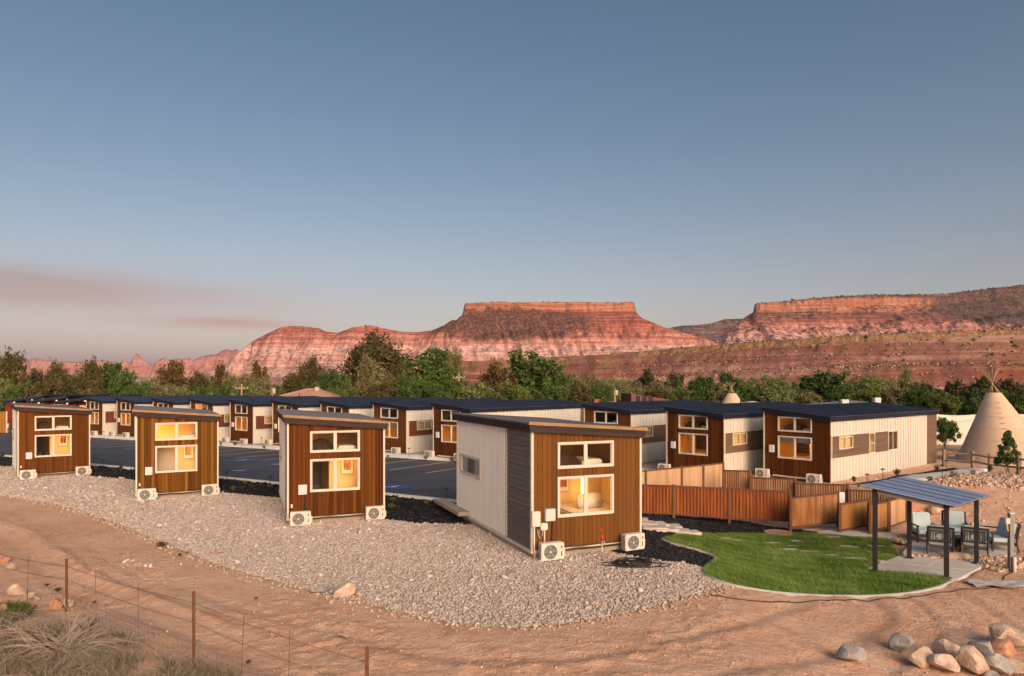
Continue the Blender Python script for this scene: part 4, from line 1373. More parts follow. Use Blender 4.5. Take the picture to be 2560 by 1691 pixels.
def make_ac():
    r_ = empty('air_conditioner', (0, 0, 0))
    w, h, d = .80, .55, .30
    b = MB().box(0, w, 0, d, .05, .05 + h).build('casing', AC_W, r_, False, .025)
    MB().box(.06, .16, .03, d - .03, 0, .05).build('foot', AC_D, r_); MB().box(w - .16, w - .06, .03, d - .03, 0, .05).build('foot', AC_D, r_)
    cx, cz, R_ = .315, .325, .225
    MB().disc((cx, -.004, cz), R_, n=28).build('fan_recess', AC_G, r_)
    m = MB()
    for rr in (R_, R_ * .82, R_ * .64, R_ * .46):
        m.tube([(cx + rr * math.cos(a), -.012, cz + rr * math.sin(a)) for a in np.linspace(0, 2 * math.pi, 25)], .004 if rr < R_ else .009, 4, False)
    for k in range(8):
        a = math.pi * k / 4
        m.tube([(cx, -.013, cz), (cx + R_ * math.cos(a), -.013, cz + R_ * math.sin(a))], .005, 4)
    g = m.build('grille', pm('ac_grille_bars', (0.30, 0.29, 0.26), None, rough=.5), r_)
    MB().disc((cx, -.018, cz), .034, n=12).build('hub', AC_W, r_)
    m = MB()
    for k in range(5):
        a = 2 * math.pi * k / 5
        m.add([(cx, -.007, cz), (cx + R_ * .9 * math.cos(a), -.007, cz + R_ * .9 * math.sin(a)), (cx + R_ * .9 * math.cos(a + .6), -.009, cz + R_ * .9 * math.sin(a + .6))], [(0, 1, 2)])
    m.build('fan', pm('ac_fan', (0.20, 0.19, 0.17), None, rough=.5), r_)
    m = MB()
    for k in range(9):
        m.box(-.006, -.001, .05, d - .05, .12 + k * .05, .135 + k * .05)
    m.build('side_louvre', AC_D, r_)
    MB().box(.60, .605, -.004, 0, .08, .57).build('panel_seam', AC_D, r_)
    MB().box(.68, .715, -.008, -.001, .18, .32).build('label_plate', AC_D, r_)
    lg_ = MB()
    lg_.disc((.695, -.008, .475), .034, n=16, r0=.018)
    lg_.build('logo', RED, r_)
    MB().disc((.695, -.0085, .478), .018, n=10).build('logo_mark', AC_D, r_)
    cu = bpy.data.curves.new('lettering', 'FONT'); cu.body = 'GREE'; cu.size = .045; cu.align_x = 'CENTER'
    tmp = bpy.data.objects.new('lettering', cu); COL.objects.link(tmp)
    lm = bpy.data.meshes.new_from_object(tmp)
    bpy.data.objects.remove(tmp)
    lm.materials.clear(); lm.materials.append(AC_D)
    t_ = inst('lettering', lm, r_, (.695, -.006, .405), (1, 1, 1), (R(90), 0, 0))
    MB().box(w + .001, w + .06, .06, .2, .12, .40).build('valve_cover', AC_W, r_, False, .02)
    MB().box(w - .055, w - .02, -.006, -.001, .28, .34).build('sticker', YEL, r_)
    return r_


AC0 = make_ac(); AC0.scale = (.9, .9, .9)
ac_used = [False]


def place_ac(cabin, x, y, rzl, label, group, z=0.0):
    o = AC0 if not ac_used[0] else copy_tree(AC0)
    ac_used[0] = True
    M = Matrix.Translation(cabin.location) @ Matrix.Rotation(cabin.rotation_euler.z, 4, 'Z')
    p = M @ Vector((x * cabin.scale.x, y, z))
    o.location = p; o.rotation_euler = (0, 0, cabin.rotation_euler.z + rzl)
    tag(o, label, 'air conditioner', group)
    return o


def by_corner(px, py, rz):
    p = P(px, py)
    return (p.x, p.y, 0.0), R(rz)


FC = []
for px, py, rz, wm, st, up, lab, ex in (
        (1333, 1398, 22.5, WOODS[3], 'white', 1, 'largest tan-boarded cabin with corrugated white side wall, nearest the camera', True),
        (722, 1313, 21.0, WOODS[2], 'hall', 1, 'red-brown boarded cabin second from the nearest in the front row', False),
        (343, 1251, 28.0, WOODS[1], 'door', 2, 'cabin with strongly striped boards and a lit upper window', False),
        (47, 1200, 38.0, WOODS[0], 'corner', 1, 'leftmost brown cabin of the front row with yellow-lit lower window', False)):
    (loc, r_) = by_corner(px, py, rz)
    c_ = front_cabin(loc, r_, wm, st, lab, up, (4.0, 3.74) if ex else (3.98, 3.70), 7.2, ex)
    c_.scale.x = {1333: 1.02, 722: .96, 343: .91, 47: .90}[px]
    FC.append(c_)
nm = ['the nearest tan cabin', 'the red-brown cabin', 'the striped-board cabin', 'the leftmost front cabin']
for i, c_ in enumerate(FC):
    place_ac(c_, .02 if i else .04, -.50, R(-3), 'white air-conditioning unit at the left front corner of ' + nm[i], 'outdoor units of the front row')
    place_ac(c_, 2.86, -.42, R(3), 'white air-conditioning unit at the right front corner of ' + nm[i], 'outdoor units of the front row')


# ---- the back row
def back_cabin(loc, rz, W, L, label, ztop=(3.86, 3.52), wm=0, detail=False, lower='tv', upper_on=0, blind=0):
    hl, hr = ztop
    wl, wr = hl - .22, hr - .22
    root = empty('cabin', loc, rz)
    tag(root, label, 'cabin', 'back row of cabins')
    zt = lambda x: wl + (wr - wl) * x / W
    front_boards(root, W, zt, WOODB[wm], 26, joined=not detail)
    backing(root, W, wl, wr)
    window(root, WX0, WX1, *WZ[0]); window(root, WX0, WX1, *WZ[1], blind=blind)
    room(root, W, wl, wr, 5, lower, True, upper_on)
    MB().box(-.07, .0, -.035, .08, .12, wl).build('corner_trim', TRIM, root)
    MB().box(W, W + .06, -.035, .045, .12, wr).build('corner_trim', TRIM if not detail else WOODB[wm], root)
    # right wall: seamed panels above and below a brown band with windows
    bz0, bz1, by0, by1 = 1.34, 2.47, .22, 8.3
    MB().box(W - .04, W, .05, L, .12, bz0).box(W - .04, W, .05, L, bz1, wr).box(W - .04, W, .05, by0, bz0, bz1).box(W - .04, W, by1, L, bz0, bz1).build('wall', CREAM, root)
    step = .36
    n = int((L - 1.4) / step)
    mj = MB()
    me = panel_mesh(CREAM)
    for i in range(n):
        y0 = .05 + i * step
        segs = [(.14, bz0), (bz1, wr)] if y0 + step / 2 < by1 else [(.14, wr)]
        for a, b in segs:
            if detail:
                inst('panel', me, root, (W, y0, a), (.04, step - .004, b - a))
            else:
                mj.box(W, W + .014, y0, y0 + step - .004, a, b); mj.box(W, W + .04, y0, y0 + .03, a, b)
    if not detail:
        mj.build('side_panelling', CREAM, root)['kind'] = 'stuff'
    MB().box(W, W + .03, .05 + n * step, L, .14, wr).build('end_panel', PANEL if detail else PANEL_R, root)
    pmx = PANEL if detail else PANEL_R
    # band boards, set back, with the three windows between them
    tri = MB().box(W - .02, W + .055, by0 - .05, by0, bz0 - .04, bz1 + .04).box(W - .02, W + .055, by0, by1, bz0 - .045, bz0).box(W - .02, W + .055, by0, by1, bz1, bz1 + .045).box(W - .02, W + .055, by1, by1 + .05, bz0 - .04, bz1 + .04)
    tri.build('band_trim', TRIM, root)
    nb = 6
    hb = (bz1 - bz0) / nb
    wins_ = ((1.05, 2.6, bz0 + .42, bz1 - .06), (4.55, 5.25, bz0, bz1), (7.0, by1, bz0, bz1))
    for i in range(nb):
        z0, z1 = bz0 + i * hb + .002, bz0 + (i + 1) * hb - .002
        cuts = [(a, b) for a, b, c, d in wins_ if z1 > c + .02 and z0 < d - .02]
        y = by0
        for a, b in cuts + [(by1, by1)]:
            if a - y > .03:
                MB().box(W - .025, W + .004, y, a, z0, z1).build('band_board', pmx, root)
            y = b
    for a, b, c, d in wins_:
        f = .055
        m = MB().box(W - .03, W + .03, a, b, c, c + f).box(W - .03, W + .03, a, b, d - f, d).box(W - .03, W + .03, a, a + f, c + f, d - f).box(W - .03, W + .03, b - f, b, c + f, d - f)
        if b - a < 1: m.box(W - .02, W + .02, a + f, b - f, (c + d) / 2 - .02, (c + d) / 2 + .02)
        else: m.box(W - .02, W + .02, (a + b) / 2 - .02, (a + b) / 2 + .02, c + f, d - f)
        wn_ = m.build('window', VINYL, root)
        MB().add([(W - .005, a + f, c + f), (W - .005, b - f, c + f), (W - .005, b - f, d - f), (W - .005, a + f, d - f)], [(0, 1, 2, 3)]).build('pane', GLASS, wn_)
    # rooms behind the side windows
    m = MB()
    m.add([(W - .06, .9, .35), (W - 1.5, .9, .35), (W - 1.5, 8.6, .35), (W - .06, 8.6, .35)], [(0, 1, 2, 3)])
    m.add([(W - 1.5, .9, .35), (W - 1.5, 8.6, .35), (W - 1.5, 8.6, 2.6), (W - 1.5, .9, 2.6)], [(0, 1, 2, 3)])
    m.add([(W - .06, .9, 2.6), (W - 1.5, .9, 2.6), (W - 1.5, 8.6, 2.6), (W - .06, 8.6, 2.6)], [(0, 1, 2, 3)])
    for y in (.9, 3.4, 8.6):
        m.add([(W - .06, y, .35), (W - 1.5, y, .35), (W - 1.5, y, 2.6), (W - .06, y, 2.6)], [(0, 1, 2, 3)])
    rs_ = m.build('room', ROOMW, root)
    MB().box(W - 1.1, W - .4, 1.2, 2.6, 2.56, 2.58).build('room_lamp', emit_mat('side_room_lamp', (1.0, 0.40, 0.06), 6.0), rs_)
    MB().box(W - 1.49, W - 1.46, 2.2, 2.9, 1.55, 2.3).build('picture', ARTF, rs_)
    MB().box(W - 1.455, W - 1.45, 2.3, 2.8, 1.65, 2.2).build('print', ART, rs_)
    # other walls
    MB().box(-.02, .03, .08, L, .12, wl).build('wall', WHITE, root)
    m = MB().hexa([(0, L - .06, .12), (W, L - .06, .12), (W, L, .12), (0, L, .12)], [(0, L - .06, wl), (W, L - .06, wr), (W, L, wr), (0, L, wl)])
    m.build('wall', WHITE, root)
    MB().box(-.03, W + .02, -.02, L + .01, -.12, .12).build('foundation', SKIRT, root)
    MB().box(.55, 2.9, -.16, -.05, .18, .25).build('pipe_cover', TRIM, root)
    MB().tube([(.6, -.12, .13), (1.5, -.14, .12), (2.9, -.12, .13)], .03, 6).build('pipe', BLACK, root, True)
    rf = roof(root, W, L, hl, hr, FASCIA_B, ft=.26, rib=.4, left_oh=.12, right_oh=.12, flash=False)
    MB().tube([(1.2, 6.2, zt(1.2) + .15), (1.2, 6.2, zt(1.2) + .75)], .05, 8).build('vent_pipe', BLACK, root, True)
    mb = pm('white_meter_box', (0.70, 0.70, 0.70), None, rough=.5)
    MB().box(.30, .58, -.10, -.001, 1.45, 1.85).build('meter_box', mb, root, False, .01)
    MB().tube([(.5, -.05, 1.45), (.5, -.05, .5), (.62, -.12, .2)], .014, 5).build('conduit', BLACK, root, True)
    return root


BC = []
# front right corner (pixel column, distance), turn, width of the front
for i, (px, Yd, rz) in enumerate(((2073, 35.0, -51), (1806, 37.4, -48), (1574, 43.0, -45), (1176, 45.6, -41), (1016, 50.0, -38), (873, 53.0, -39), (746, 55.6, -38),
                                  (633, 58.0, -38), (533, 60.6, -35), (434, 63.2, -35), (337, 65.6, -36), (257, 67.8, -36))):
    W = 3.6
    cr = Vector(((px - 1280) / FPX * Yd, Yd, 0))
    a = R(rz)
    o = cr - Vector((math.cos(a), math.sin(a), 0)) * W
    ordn = ['rightmost', 'second from right', 'third from right', 'fourth from right', 'fifth from right', 'sixth from right', 'seventh from right', 'eighth from right', 'ninth from right',
            'tenth from right', 'eleventh from right', 'twelfth from right'][i]
    lab = {0: 'rightmost long cabin with full cream seamed side wall and brown window band', 3: 'cabin whose long plain cream wall shows behind the nearest cabin roof'}.get(i, 'brown-fronted cabin, %s in the back row' % ordn)
    b_ = back_cabin(o, a, W, 14.2, lab, (3.88, 3.54) if i else (3.90, 3.52), 0 if i in (0, 1, 3, 7) else 1, i < 4, 'tv', 1 if i in (0, 1, 8) else 0, .28 if i in (0, 4) else 0)
    BC.append(b_)
    place_ac(b_, -.15 if i != 4 else .05, -.75, R(8), 'white outdoor unit left of the front of the %s back cabin' % ordn, 'outdoor units of the back row', .02)
    place_ac(b_, 2.75, -.75, R(8), 'white outdoor unit right of the front of the %s back cabin' % ordn, 'outdoor units of the back row', .02)

# ---- three cabins at the far left, porches towards the car park
REDW = wood('red_porch_boards', (0.20, 0.035, 0.018), (0.13, 0.022, 0.012), .1)


def porch_cabin(px, Yd, rz, label):
    W, L = 3.7, 10.0
    p = AT(px, HOR + 10, Yd)
    root = empty('cabin', (p.x, p.y, 0), R(rz)); tag(root, label, 'cabin', 'porch cabins at the far left')
    hl, hr = 3.35, 3.9
    front_boards(root, 1.6, lambda x: 3.0, REDW, 10, .1, True, False)
    m = MB().box(1.6, W, .9, .95, .1, 3.4).box(0, .06, .03, L, .1, 3.0).box(W - .06, W, .95, L, .1, 3.5).box(0, W, L - .06, L, .1, 3.0).box(1.54, 1.6, .03, .9, .1, 3.2)
    m.build('wall', REDW, root)
    MB().box(W, W + .09, -.05, .08, .1, 3.6).build('porch_post', TRIM, root)
    for x0, x1 in ((1.7, 2.25), (2.4, 3.5)):
        w_ = MB().box(x0, x1, .84, .90, 1.0 if x0 > 2 else .15, 2.9).build('window', emit_mat('lit_porch_window', (1.0, .55, .16), .55), root)
        MB().box(x0 - .05, x0, .82, .9, .15, 2.95).box(x1, x1 + .05, .82, .9, .15, 2.95).box(x0 - .05, x1 + .05, .82, .9, 2.9, 2.95).build('frame', VINYL, w_)
    roof(root, W, L, hl, hr, FASCIA_B, ft=.26, front_oh=.35, flash=False)
    for x in (.7, 2.5):
        l_ = MB().tube([(x, .35, hl + (hr - hl) * x / W - .36), (x, .35, hl + (hr - hl) * x / W - .27)], [.09, .06], 10)
        l_.build('porch_lamp', PORCHL, root, True)
    return root


porch_cabin(146, 72.0, 4, 'porch cabin with two lit lamps, nearest of the three at far left')
porch_cabin(75, 74.5, 8, 'middle porch cabin with two lit lamps at far left')
porch_cabin(14, 77.0, 12, 'leftmost porch cabin with red wall and lit lamps')

# ------------------------------------------------------------------ trees
BARK = pm('bark', (0.11, 0.075, 0.05), (0.17, 0.125, 0.09), 6, rough=.95, stretch=(1, 1, .3))
BARK_P = pm('pale_bark', (0.30, 0.24, 0.17), (0.38, 0.31, 0.23), 6, rough=.95, stretch=(1, 1, .3))
LEAF = {
    'pine': attr_mat('pine_needles', (0.043, 0.040, 0.016), (0.096, 0.085, 0.031), (0.171, 0.143, 0.056), .9, .12),
    'brown': attr_mat('brown_pine_needles', (0.056, 0.034, 0.016), (0.121, 0.078, 0.031), (0.186, 0.124, 0.053), .9, .12),
    'green': attr_mat('green_leaves', (0.036, 0.070, 0.016), (0.086, 0.148, 0.034), (0.160, 0.225, 0.068), .85, .3),
    'dark': attr_mat('dark_green_leaves', (0.022, 0.046, 0.012), (0.053, 0.102, 0.023), (0.109, 0.163, 0.046), .85, .2),
    'pale': attr_mat('pale_green_leaves', (0.109, 0.139, 0.046), (0.194, 0.240, 0.085), (0.287, 0.318, 0.139), .85, .3),
    'tan': attr_mat('tan_green_leaves', (0.116, 0.112, 0.046), (0.217, 0.194, 0.090), (0.333, 0.287, 0.163), .9, .25),
    'juniper': attr_mat('juniper_foliage', (0.028, 0.034, 0.014), (0.070, 0.070, 0.028), (0.132, 0.116, 0.046), .9, .12),
    'bright': attr_mat('bright_green_leaves', (0.070, 0.110, 0.024), (0.130, 0.180, 0.045), (0.205, 0.245, 0.085), .85, .3),
}


def crown_mesh(style, seed, leaf=.2):
    """leaf faces gathered in clumps through a crown one unit tall, half a unit wide each side"""
    r = np.random.default_rng(seed)
    C = []                                           # clumps: centre, radii, upward stretch, count
    if style == 'pine':                              # upright plumes round several leaders
        lead = [(0, 0, 1.0)] + [(r.uniform(-.28, .28), r.uniform(-.28, .28), r.uniform(.62, .9)) for _ in range(3)]
        for lx, ly, lt in lead:
            for k in range(38):
                t = r.uniform(.06, .98)
                z = lt * t
                w = .44 * (1 - t) ** .6 + .04
                a = r.uniform(0, 6.283); q = w * r.uniform(.35, 1)
                C.append((lx * min(1, t * 1.6) + q * math.cos(a), ly * min(1, t * 1.6) + q * math.sin(a), z + r.uniform(.0, .05), r.uniform(.06, .10), r.uniform(1.1, 1.7), a))
    elif style == 'cone':
        for k in range(90):
            t = r.uniform(0, 1) ** 1.2
            w = .46 * (1 - t) ** .9 + .02
            a = r.uniform(0, 6.283); q = w * r.uniform(.5, 1)
            C.append((q * math.cos(a), q * math.sin(a), .06 + .9 * t, .07 * (1.2 - .6 * t), .7, a))
    elif style == 'juniper':                         # ragged, dense, several tops
        tops = [(r.uniform(-.3, .3), r.uniform(-.3, .3), r.uniform(.7, 1.0)) for _ in range(5)]
        for lx, ly, lt in tops:
            for k in range(16):
                t = r.uniform(.05, 1)
                w = .26 * (1 - t) ** .6 + .04
                a = r.uniform(0, 6.283); q = w * r.uniform(.3, 1)
                C.append((lx + q * math.cos(a), ly + q * math.sin(a), lt * t, r.uniform(.05, .09), 1.3, a))
    elif style == 'poplar':
        tops = [(-.16, 0, .93), (.05, .05, 1.0), (.2, -.05, .8), (-.3, .05, .66), (.32, .02, .58)]
        for lx, ly, lt in tops:
            for k in range(18):
                t = r.uniform(.1, 1)
                w = .17 * (1 - .75 * t) + .02
                a = r.uniform(0, 6.283); q = w * r.uniform(.3, 1)
                C.append((lx * (.5 + .5 * t) + q * math.cos(a), ly + q * math.sin(a), lt * t, r.uniform(.05, .08), 1.6, a))
    elif style == 'willow':
        for k in range(70):
            a = r.uniform(0, 6.283); e_ = math.asin(r.uniform(-.35, 1)); q = r.uniform(.55, 1)
            C.append((.46 * q * math.cos(a) * math.cos(e_), .46 * q * math.sin(a) * math.cos(e_), .48 + .46 * q * math.sin(e_), r.uniform(.04, .08), 1.9, a))
    else:                                            # round broadleaf made of uneven boughs
        lob = [(r.uniform(-.28, .28), r.uniform(-.28, .28), r.uniform(.22, .75), r.uniform(.2, .3)) for _ in range(9)] + [(0, 0, .72, .26)]
        for lx, ly, lz, lr in lob:
            for k in range(11):
                v = r.normal(0, 1, 3); v /= np.linalg.norm(v)
                q = lr * r.uniform(.55, 1.05)
                C.append((lx + v[0] * q, ly + v[1] * q, lz + v[2] * q * .95, r.uniform(.05, .085), 1.0, math.atan2(v[1], v[0])))
    V = []; va = []
    for cx, cy, cz, cr, up, a in C:
        n = 92
        p = r.normal(0, .62, (n, 3)).clip(-1.3, 1.3) * cr
        p[:, 2] *= up
        p[:, 0] += p[:, 2] * .25 * math.cos(a); p[:, 1] += p[:, 2] * .25 * math.sin(a)
        p += (cx, cy, cz)
        u = r.normal(0, 1, (n, 3)); u[:, 2] += .7 if style in ('pine', 'poplar', 'willow') else 0; u /= np.linalg.norm(u, axis=1)[:, None]
        w = np.cross(u, r.normal(0, 1, (n, 3))); w /= np.linalg.norm(w, axis=1)[:, None]
        s_ = .021 * r.uniform(.6, 1.5, n)[:, None] * (leaf / .2)
        e1 = u * s_ * (1.7 if style in ('pine', 'willow', 'juniper') else 1.15); e2 = w * s_ * (.42 if style in ('pine', 'willow') else .75)
        V.append(np.stack([p - e1, p + e2, p + e1, p - e2], 1))
        va.append(np.clip(r.random(n) * .55 + r.random() * .45, 0, 1))
    V = np.concatenate(V).reshape(-1, 3)
    kz = 1.0 / np.percentile(V[:, 2], 99.7); kr = .43 / np.percentile(np.hypot(V[:, 0], V[:, 1]), 93)
    V = V * (kr, kr, kz)
    C = [(c[0] * kr, c[1] * kr, c[2] * kz) + c[3:] for c in C]
    m_ = len(V) // 4
    F_ = np.arange(m_ * 4).reshape(-1, 4)
    me_o = mesh_np('crown', V, F_, None, None, False, {'var': ('FACE', np.concatenate(va))})
    me = me_o.data
    bpy.data.objects.remove(me_o)
    limbs = [C[i] for i in r.choice(len(C), min(16, len(C)), replace=False)]
    return me, limbs


CROWN = {}


def crown(style, var, matname):
    k = (style, var, matname)
    if k not in CROWN:
        kk = (style, var)
        if kk not in CROWN:
            CROWN[kk] = crown_mesh(style, 100 + var * 13 + len(style) * 7 + ord(style[0]))
        me, limbs = CROWN[kk]
        me = me.copy(); me.materials.append(LEAF[matname])
        b = MB()
        t0 = .30 if style in ('round', 'willow') else .9
        b.tube([(0, 0, -.05), (.006, 0, .15), (0, .006, t0 * .6), (0, 0, t0)], [.028, .022, .014, .004], 7)
        for cx, cy, cz, *_ in limbs:
            z0 = max(.08, cz - .28 - .3 * math.hypot(cx, cy))
            ex_ = 1.22 if style in ('willow', 'poplar') else 1.0
            b.tube([(0, 0, min(z0, t0)), (cx * .55, cy * .55, z0 + (cz - z0) * .45), (cx * ex_, cy * ex_, cz + (ex_ - 1) * .3)], [.009, .007, .003], 5)
        CROWN[k] = (me, b.mesh('trunk', True))
    return CROWN[k]


TREES = [  # column, row of the top, half width, shape, leaf, distance
    (32, 884, 46, 'pine', 'pine', 96), (-20, 905, 40, 'pine', 'pine', 104), (92, 926, 36, 'pine', 'pine', 104), (138, 912, 42, 'pine', 'pine', 98), (182, 940, 34, 'round', 'pale', 108), (222, 905, 42, 'pine', 'pine', 100),
    (276, 909, 44, 'round', 'green', 104), (318, 936, 34, 'round', 'green', 98), (368, 957, 48, 'round', 'pale', 120), (437, 907, 42, 'juniper', 'brown', 108), (455, 970, 30, 'round', 'pale', 92),
    (498, 934, 42, 'pine', 'pine', 118), (530, 955, 26, 'cone', 'bright', 92), (556, 913, 26, 'juniper', 'brown', 124), (588, 938, 40, 'willow', 'tan', 110), (647, 908, 28, 'juniper', 'brown', 122), (636, 936, 48, 'willow', 'tan', 104),
    (706, 956, 42, 'round', 'pale', 128), (776, 900, 54, 'pine', 'pine', 112), (735, 926, 36, 'juniper', 'brown', 116), (822, 930, 42, 'round', 'green', 104), (857, 956, 38, 'round', 'bright', 98),
    (930, 841, 96, 'pine', 'pine', 122), (924, 899, 52, 'pine', 'tan', 104), (990, 915, 50, 'pine', 'pine', 116), (1066, 874, 66, 'poplar', 'green', 118), (1020, 935, 36, 'round', 'green', 108), (1085, 960, 46, 'round', 'bright', 98),
    (1132, 878, 40, 'pine', 'tan', 140), (1160, 962, 34, 'round', 'pale', 104), (1234, 909, 60, 'juniper', 'brown', 104), (1335, 880, 74, 'poplar', 'green', 110), (1290, 930, 36, 'round', 'dark', 114), (1398, 930, 44, 'round', 'green', 108),
    (1455, 934, 44, 'willow', 'tan', 118), (1528, 948, 50, 'willow', 'pale', 116), (1615, 925, 34, 'juniper', 'juniper', 124), (1580, 958, 44, 'willow', 'tan', 108), (1684, 936, 30, 'juniper', 'juniper', 118), (1655, 958, 34, 'round', 'tan', 110), (1752, 944, 42, 'round', 'dark', 98),
    (1824, 934, 40, 'juniper', 'dark', 112), (1926, 938, 50, 'willow', 'pale', 108), (1890, 955, 36, 'round', 'tan', 104), (1965, 975, 34, 'round', 'juniper', 96), (2025, 984, 34, 'round', 'tan', 92), (2076, 934, 64, 'round', 'dark', 98), (2130, 962, 40, 'round', 'dark', 104),
    (2168, 940, 50, 'willow', 'pale', 118), (2218, 950, 40, 'willow', 'tan', 120), (2262, 922, 22, 'poplar', 'pale', 104), (2280, 958, 36, 'juniper', 'juniper', 92), (2325, 962, 34, 'juniper', 'juniper', 88), (2392, 953, 36, 'juniper', 'juniper', 84),
    (2448, 944, 38, 'juniper', 'juniper', 88), (2522, 952, 36, 'juniper', 'juniper', 86), (2362, 985, 34, 'round', 'bright', 80), (2556, 974, 34, 'round', 'green', 74), (2600, 940, 50, 'juniper', 'juniper', 90),
    (10, 950, 44, 'round', 'pale', 92), (60, 958, 40, 'round', 'green', 90), (118, 955, 44, 'round', 'pine', 90), (245, 958, 44, 'round', 'pine', 90), (345, 962, 40, 'round', 'green', 90), (405, 962, 40, 'round', 'tan', 92), (480, 965, 36, 'round', 'green', 94),
    (560, 958, 40, 'round', 'green', 94), (610, 962, 40, 'round', 'pale', 92), (668, 965, 36, 'round', 'green', 110), (745, 958, 44, 'round', 'pine', 110), (800, 960, 40, 'round', 'green', 104), (890, 962, 40, 'round', 'tan', 112), (960, 958, 46, 'round', 'pine', 100),
    (1045, 950, 44, 'round', 'green', 94), (1120, 955, 44, 'round', 'green', 92), (1190, 958, 44, 'round', 'pale', 92), (1280, 955, 48, 'round', 'bright', 90), (1370, 952, 46, 'round', 'green', 90), (1430, 962, 44, 'round', 'pine', 92), (1490, 965, 44, 'round', 'green', 94),
    (1560, 968, 40, 'round', 'pale', 100), (1630, 962, 42, 'round', 'pine', 98), (1710, 960, 40, 'round', 'bright', 98), (1790, 962, 40, 'round', 'tan', 98), (1860, 962, 44, 'round', 'green', 94), (1940, 965, 44, 'round', 'pale', 92), (2000, 960, 42, 'round', 'green', 96), (2110, 968, 40, 'round', 'green', 92),
    (2190, 965, 48, 'round', 'bright', 92), (2240, 968, 44, 'round', 'tan', 90), (2305, 975, 42, 'round', 'dark', 84), (2420, 975, 40, 'round', 'dark', 82), (2490, 975, 40, 'round', 'green', 84)]
NAMES = {'pine': 'pine_tree', 'cone': 'conifer_tree', 'juniper': 'juniper_tree', 'poplar': 'poplar_tree', 'willow': 'willow_tree', 'round': 'broadleaf_tree'}
DESC = {'pine': 'olive green', 'brown': 'brownish', 'green': 'fresh green', 'dark': 'dark green', 'pale': 'pale green', 'tan': 'tan-green', 'juniper': 'dusky', 'bright': 'bright green'}
SHAPE = {'pine': 'plumed pine', 'cone': 'cone-shaped conifer', 'juniper': 'ragged evergreen', 'poplar': 'tall many-topped tree', 'willow': 'feathery tree', 'round': 'round leafy tree'}
ORD = ['leftmost', 'second', 'third', 'fourth', 'fifth', 'sixth', 'seventh', 'eighth', 'ninth', 'tenth', 'eleventh', 'twelfth', 'thirteenth', 'fourteenth', 'fifteenth', 'sixteenth', 'seventeenth', 'eighteenth', 'nineteenth', 'twentieth']


def plant_tree(px, py, hw, style, lf, Yd, var, label, base=None, lift=0, group='trees behind the cabins'):
    top = AT(px, py, Yd)
    z0 = 0.0 if base is None else base
    h = top.z - z0
    w = hw / FPX * Yd
    root = empty(NAMES[style], (top.x, Yd, z0), rng.uniform(0, 6.28))
    tag(root, label, 'tree', group)
    me, tr = crown(style, var, lf)
    if not tr.materials: tr.materials.append(BARK_P if lf in ('tan', 'pale') else BARK)
    sx = w / .43
    inst('crown', me, root, (0, 0, lift), (sx, sx, h - lift))
    inst('trunk', tr, root, (0, 0, 0), (sx if sx < h else h, sx if sx < h else h, h))
    return root


cnt = {}
for t_ in sorted(TREES):
    k = (t_[3], t_[4])
    cnt[k] = cnt.get(k, 0) + 1
seen = {}
for i, t_ in enumerate(sorted(TREES)):
    k = (t_[3], t_[4])
    j = seen.get(k, 0); seen[k] = j + 1
    base = '%s %s' % (DESC[t_[4]], SHAPE[t_[3]])
    if t_[0] == 930: lab = 'tallest dark plumed pine standing left of the flat mesa'
    elif cnt[k] == 1: lab = 'the only %s in the tree line behind the cabins' % base
    else: lab = '%s, %s of its kind %sin the tree line' % (base, ORD[j], '' if j == 0 else 'from the left ')
    plant_tree(*t_, var=i % 3, label=lab)

# the far belt of trees that closes the valley floor reads as one mass
fp = []
for i in range(230):
    a = nrg.uniform(-.80, .85); d_ = nrg.uniform(170, 330)
    fp.append((math.tan(a) * d_, d_, nrg.uniform(4.0, 8.5), nrg.uniform(3, 6)))
me, _ = crown('round', 1, 'dark')
co = np.empty(len(me.vertices) * 3, np.float32); me.vertices.foreach_get('co', co); co = co.reshape(-1, 3)
q_ = co.reshape(-1, 4, 3)
Vs = []; vv = []
for x_, y_, h_, w_ in fp:
    s_ = nrg.choice(len(q_), 420, replace=False)
    c_ = q_[s_]; ctr = c_.mean(1, keepdims=True)
    c_ = (c_ - ctr) * 2.4 + ctr
    Vs.append((c_ * (w_ * 1.2, w_ * 1.2, h_) + (x_, y_, -1.0)).reshape(-1, 3)); vv.append(np.clip(nrg.random(420) * .6 + nrg.random() * .4, 0, 1))
Vs = np.concatenate(Vs)
tag(mesh_np('grove', Vs, np.arange(len(Vs)).reshape(-1, 4), attr_mat('grove_leaves', (0.045, 0.050, 0.018), (0.100, 0.115, 0.038), (0.165, 0.170, 0.070), .9, .2), None, False, {'var': ('FACE', np.concatenate(vv))}),
    'far belt of mixed trees across the valley floor', 'trees', None, 'stuff')

# ------------------------------------------------------------------ crushed stone around the front cabins
def in_cabins(x, y):
    r_ = np.zeros(x.shape, bool)
    for c_ in FC:
        a = c_.rotation_euler.z
        dx, dy = x - c_.location.x, y - c_.location.y
        u = dx * math.cos(a) + dy * math.sin(a); v = -dx * math.sin(a) + dy * math.cos(a)
        r_ |= (u > -.02) & (u < 3.5) & (v > 0.0) & (v < 7.2)
    return r_


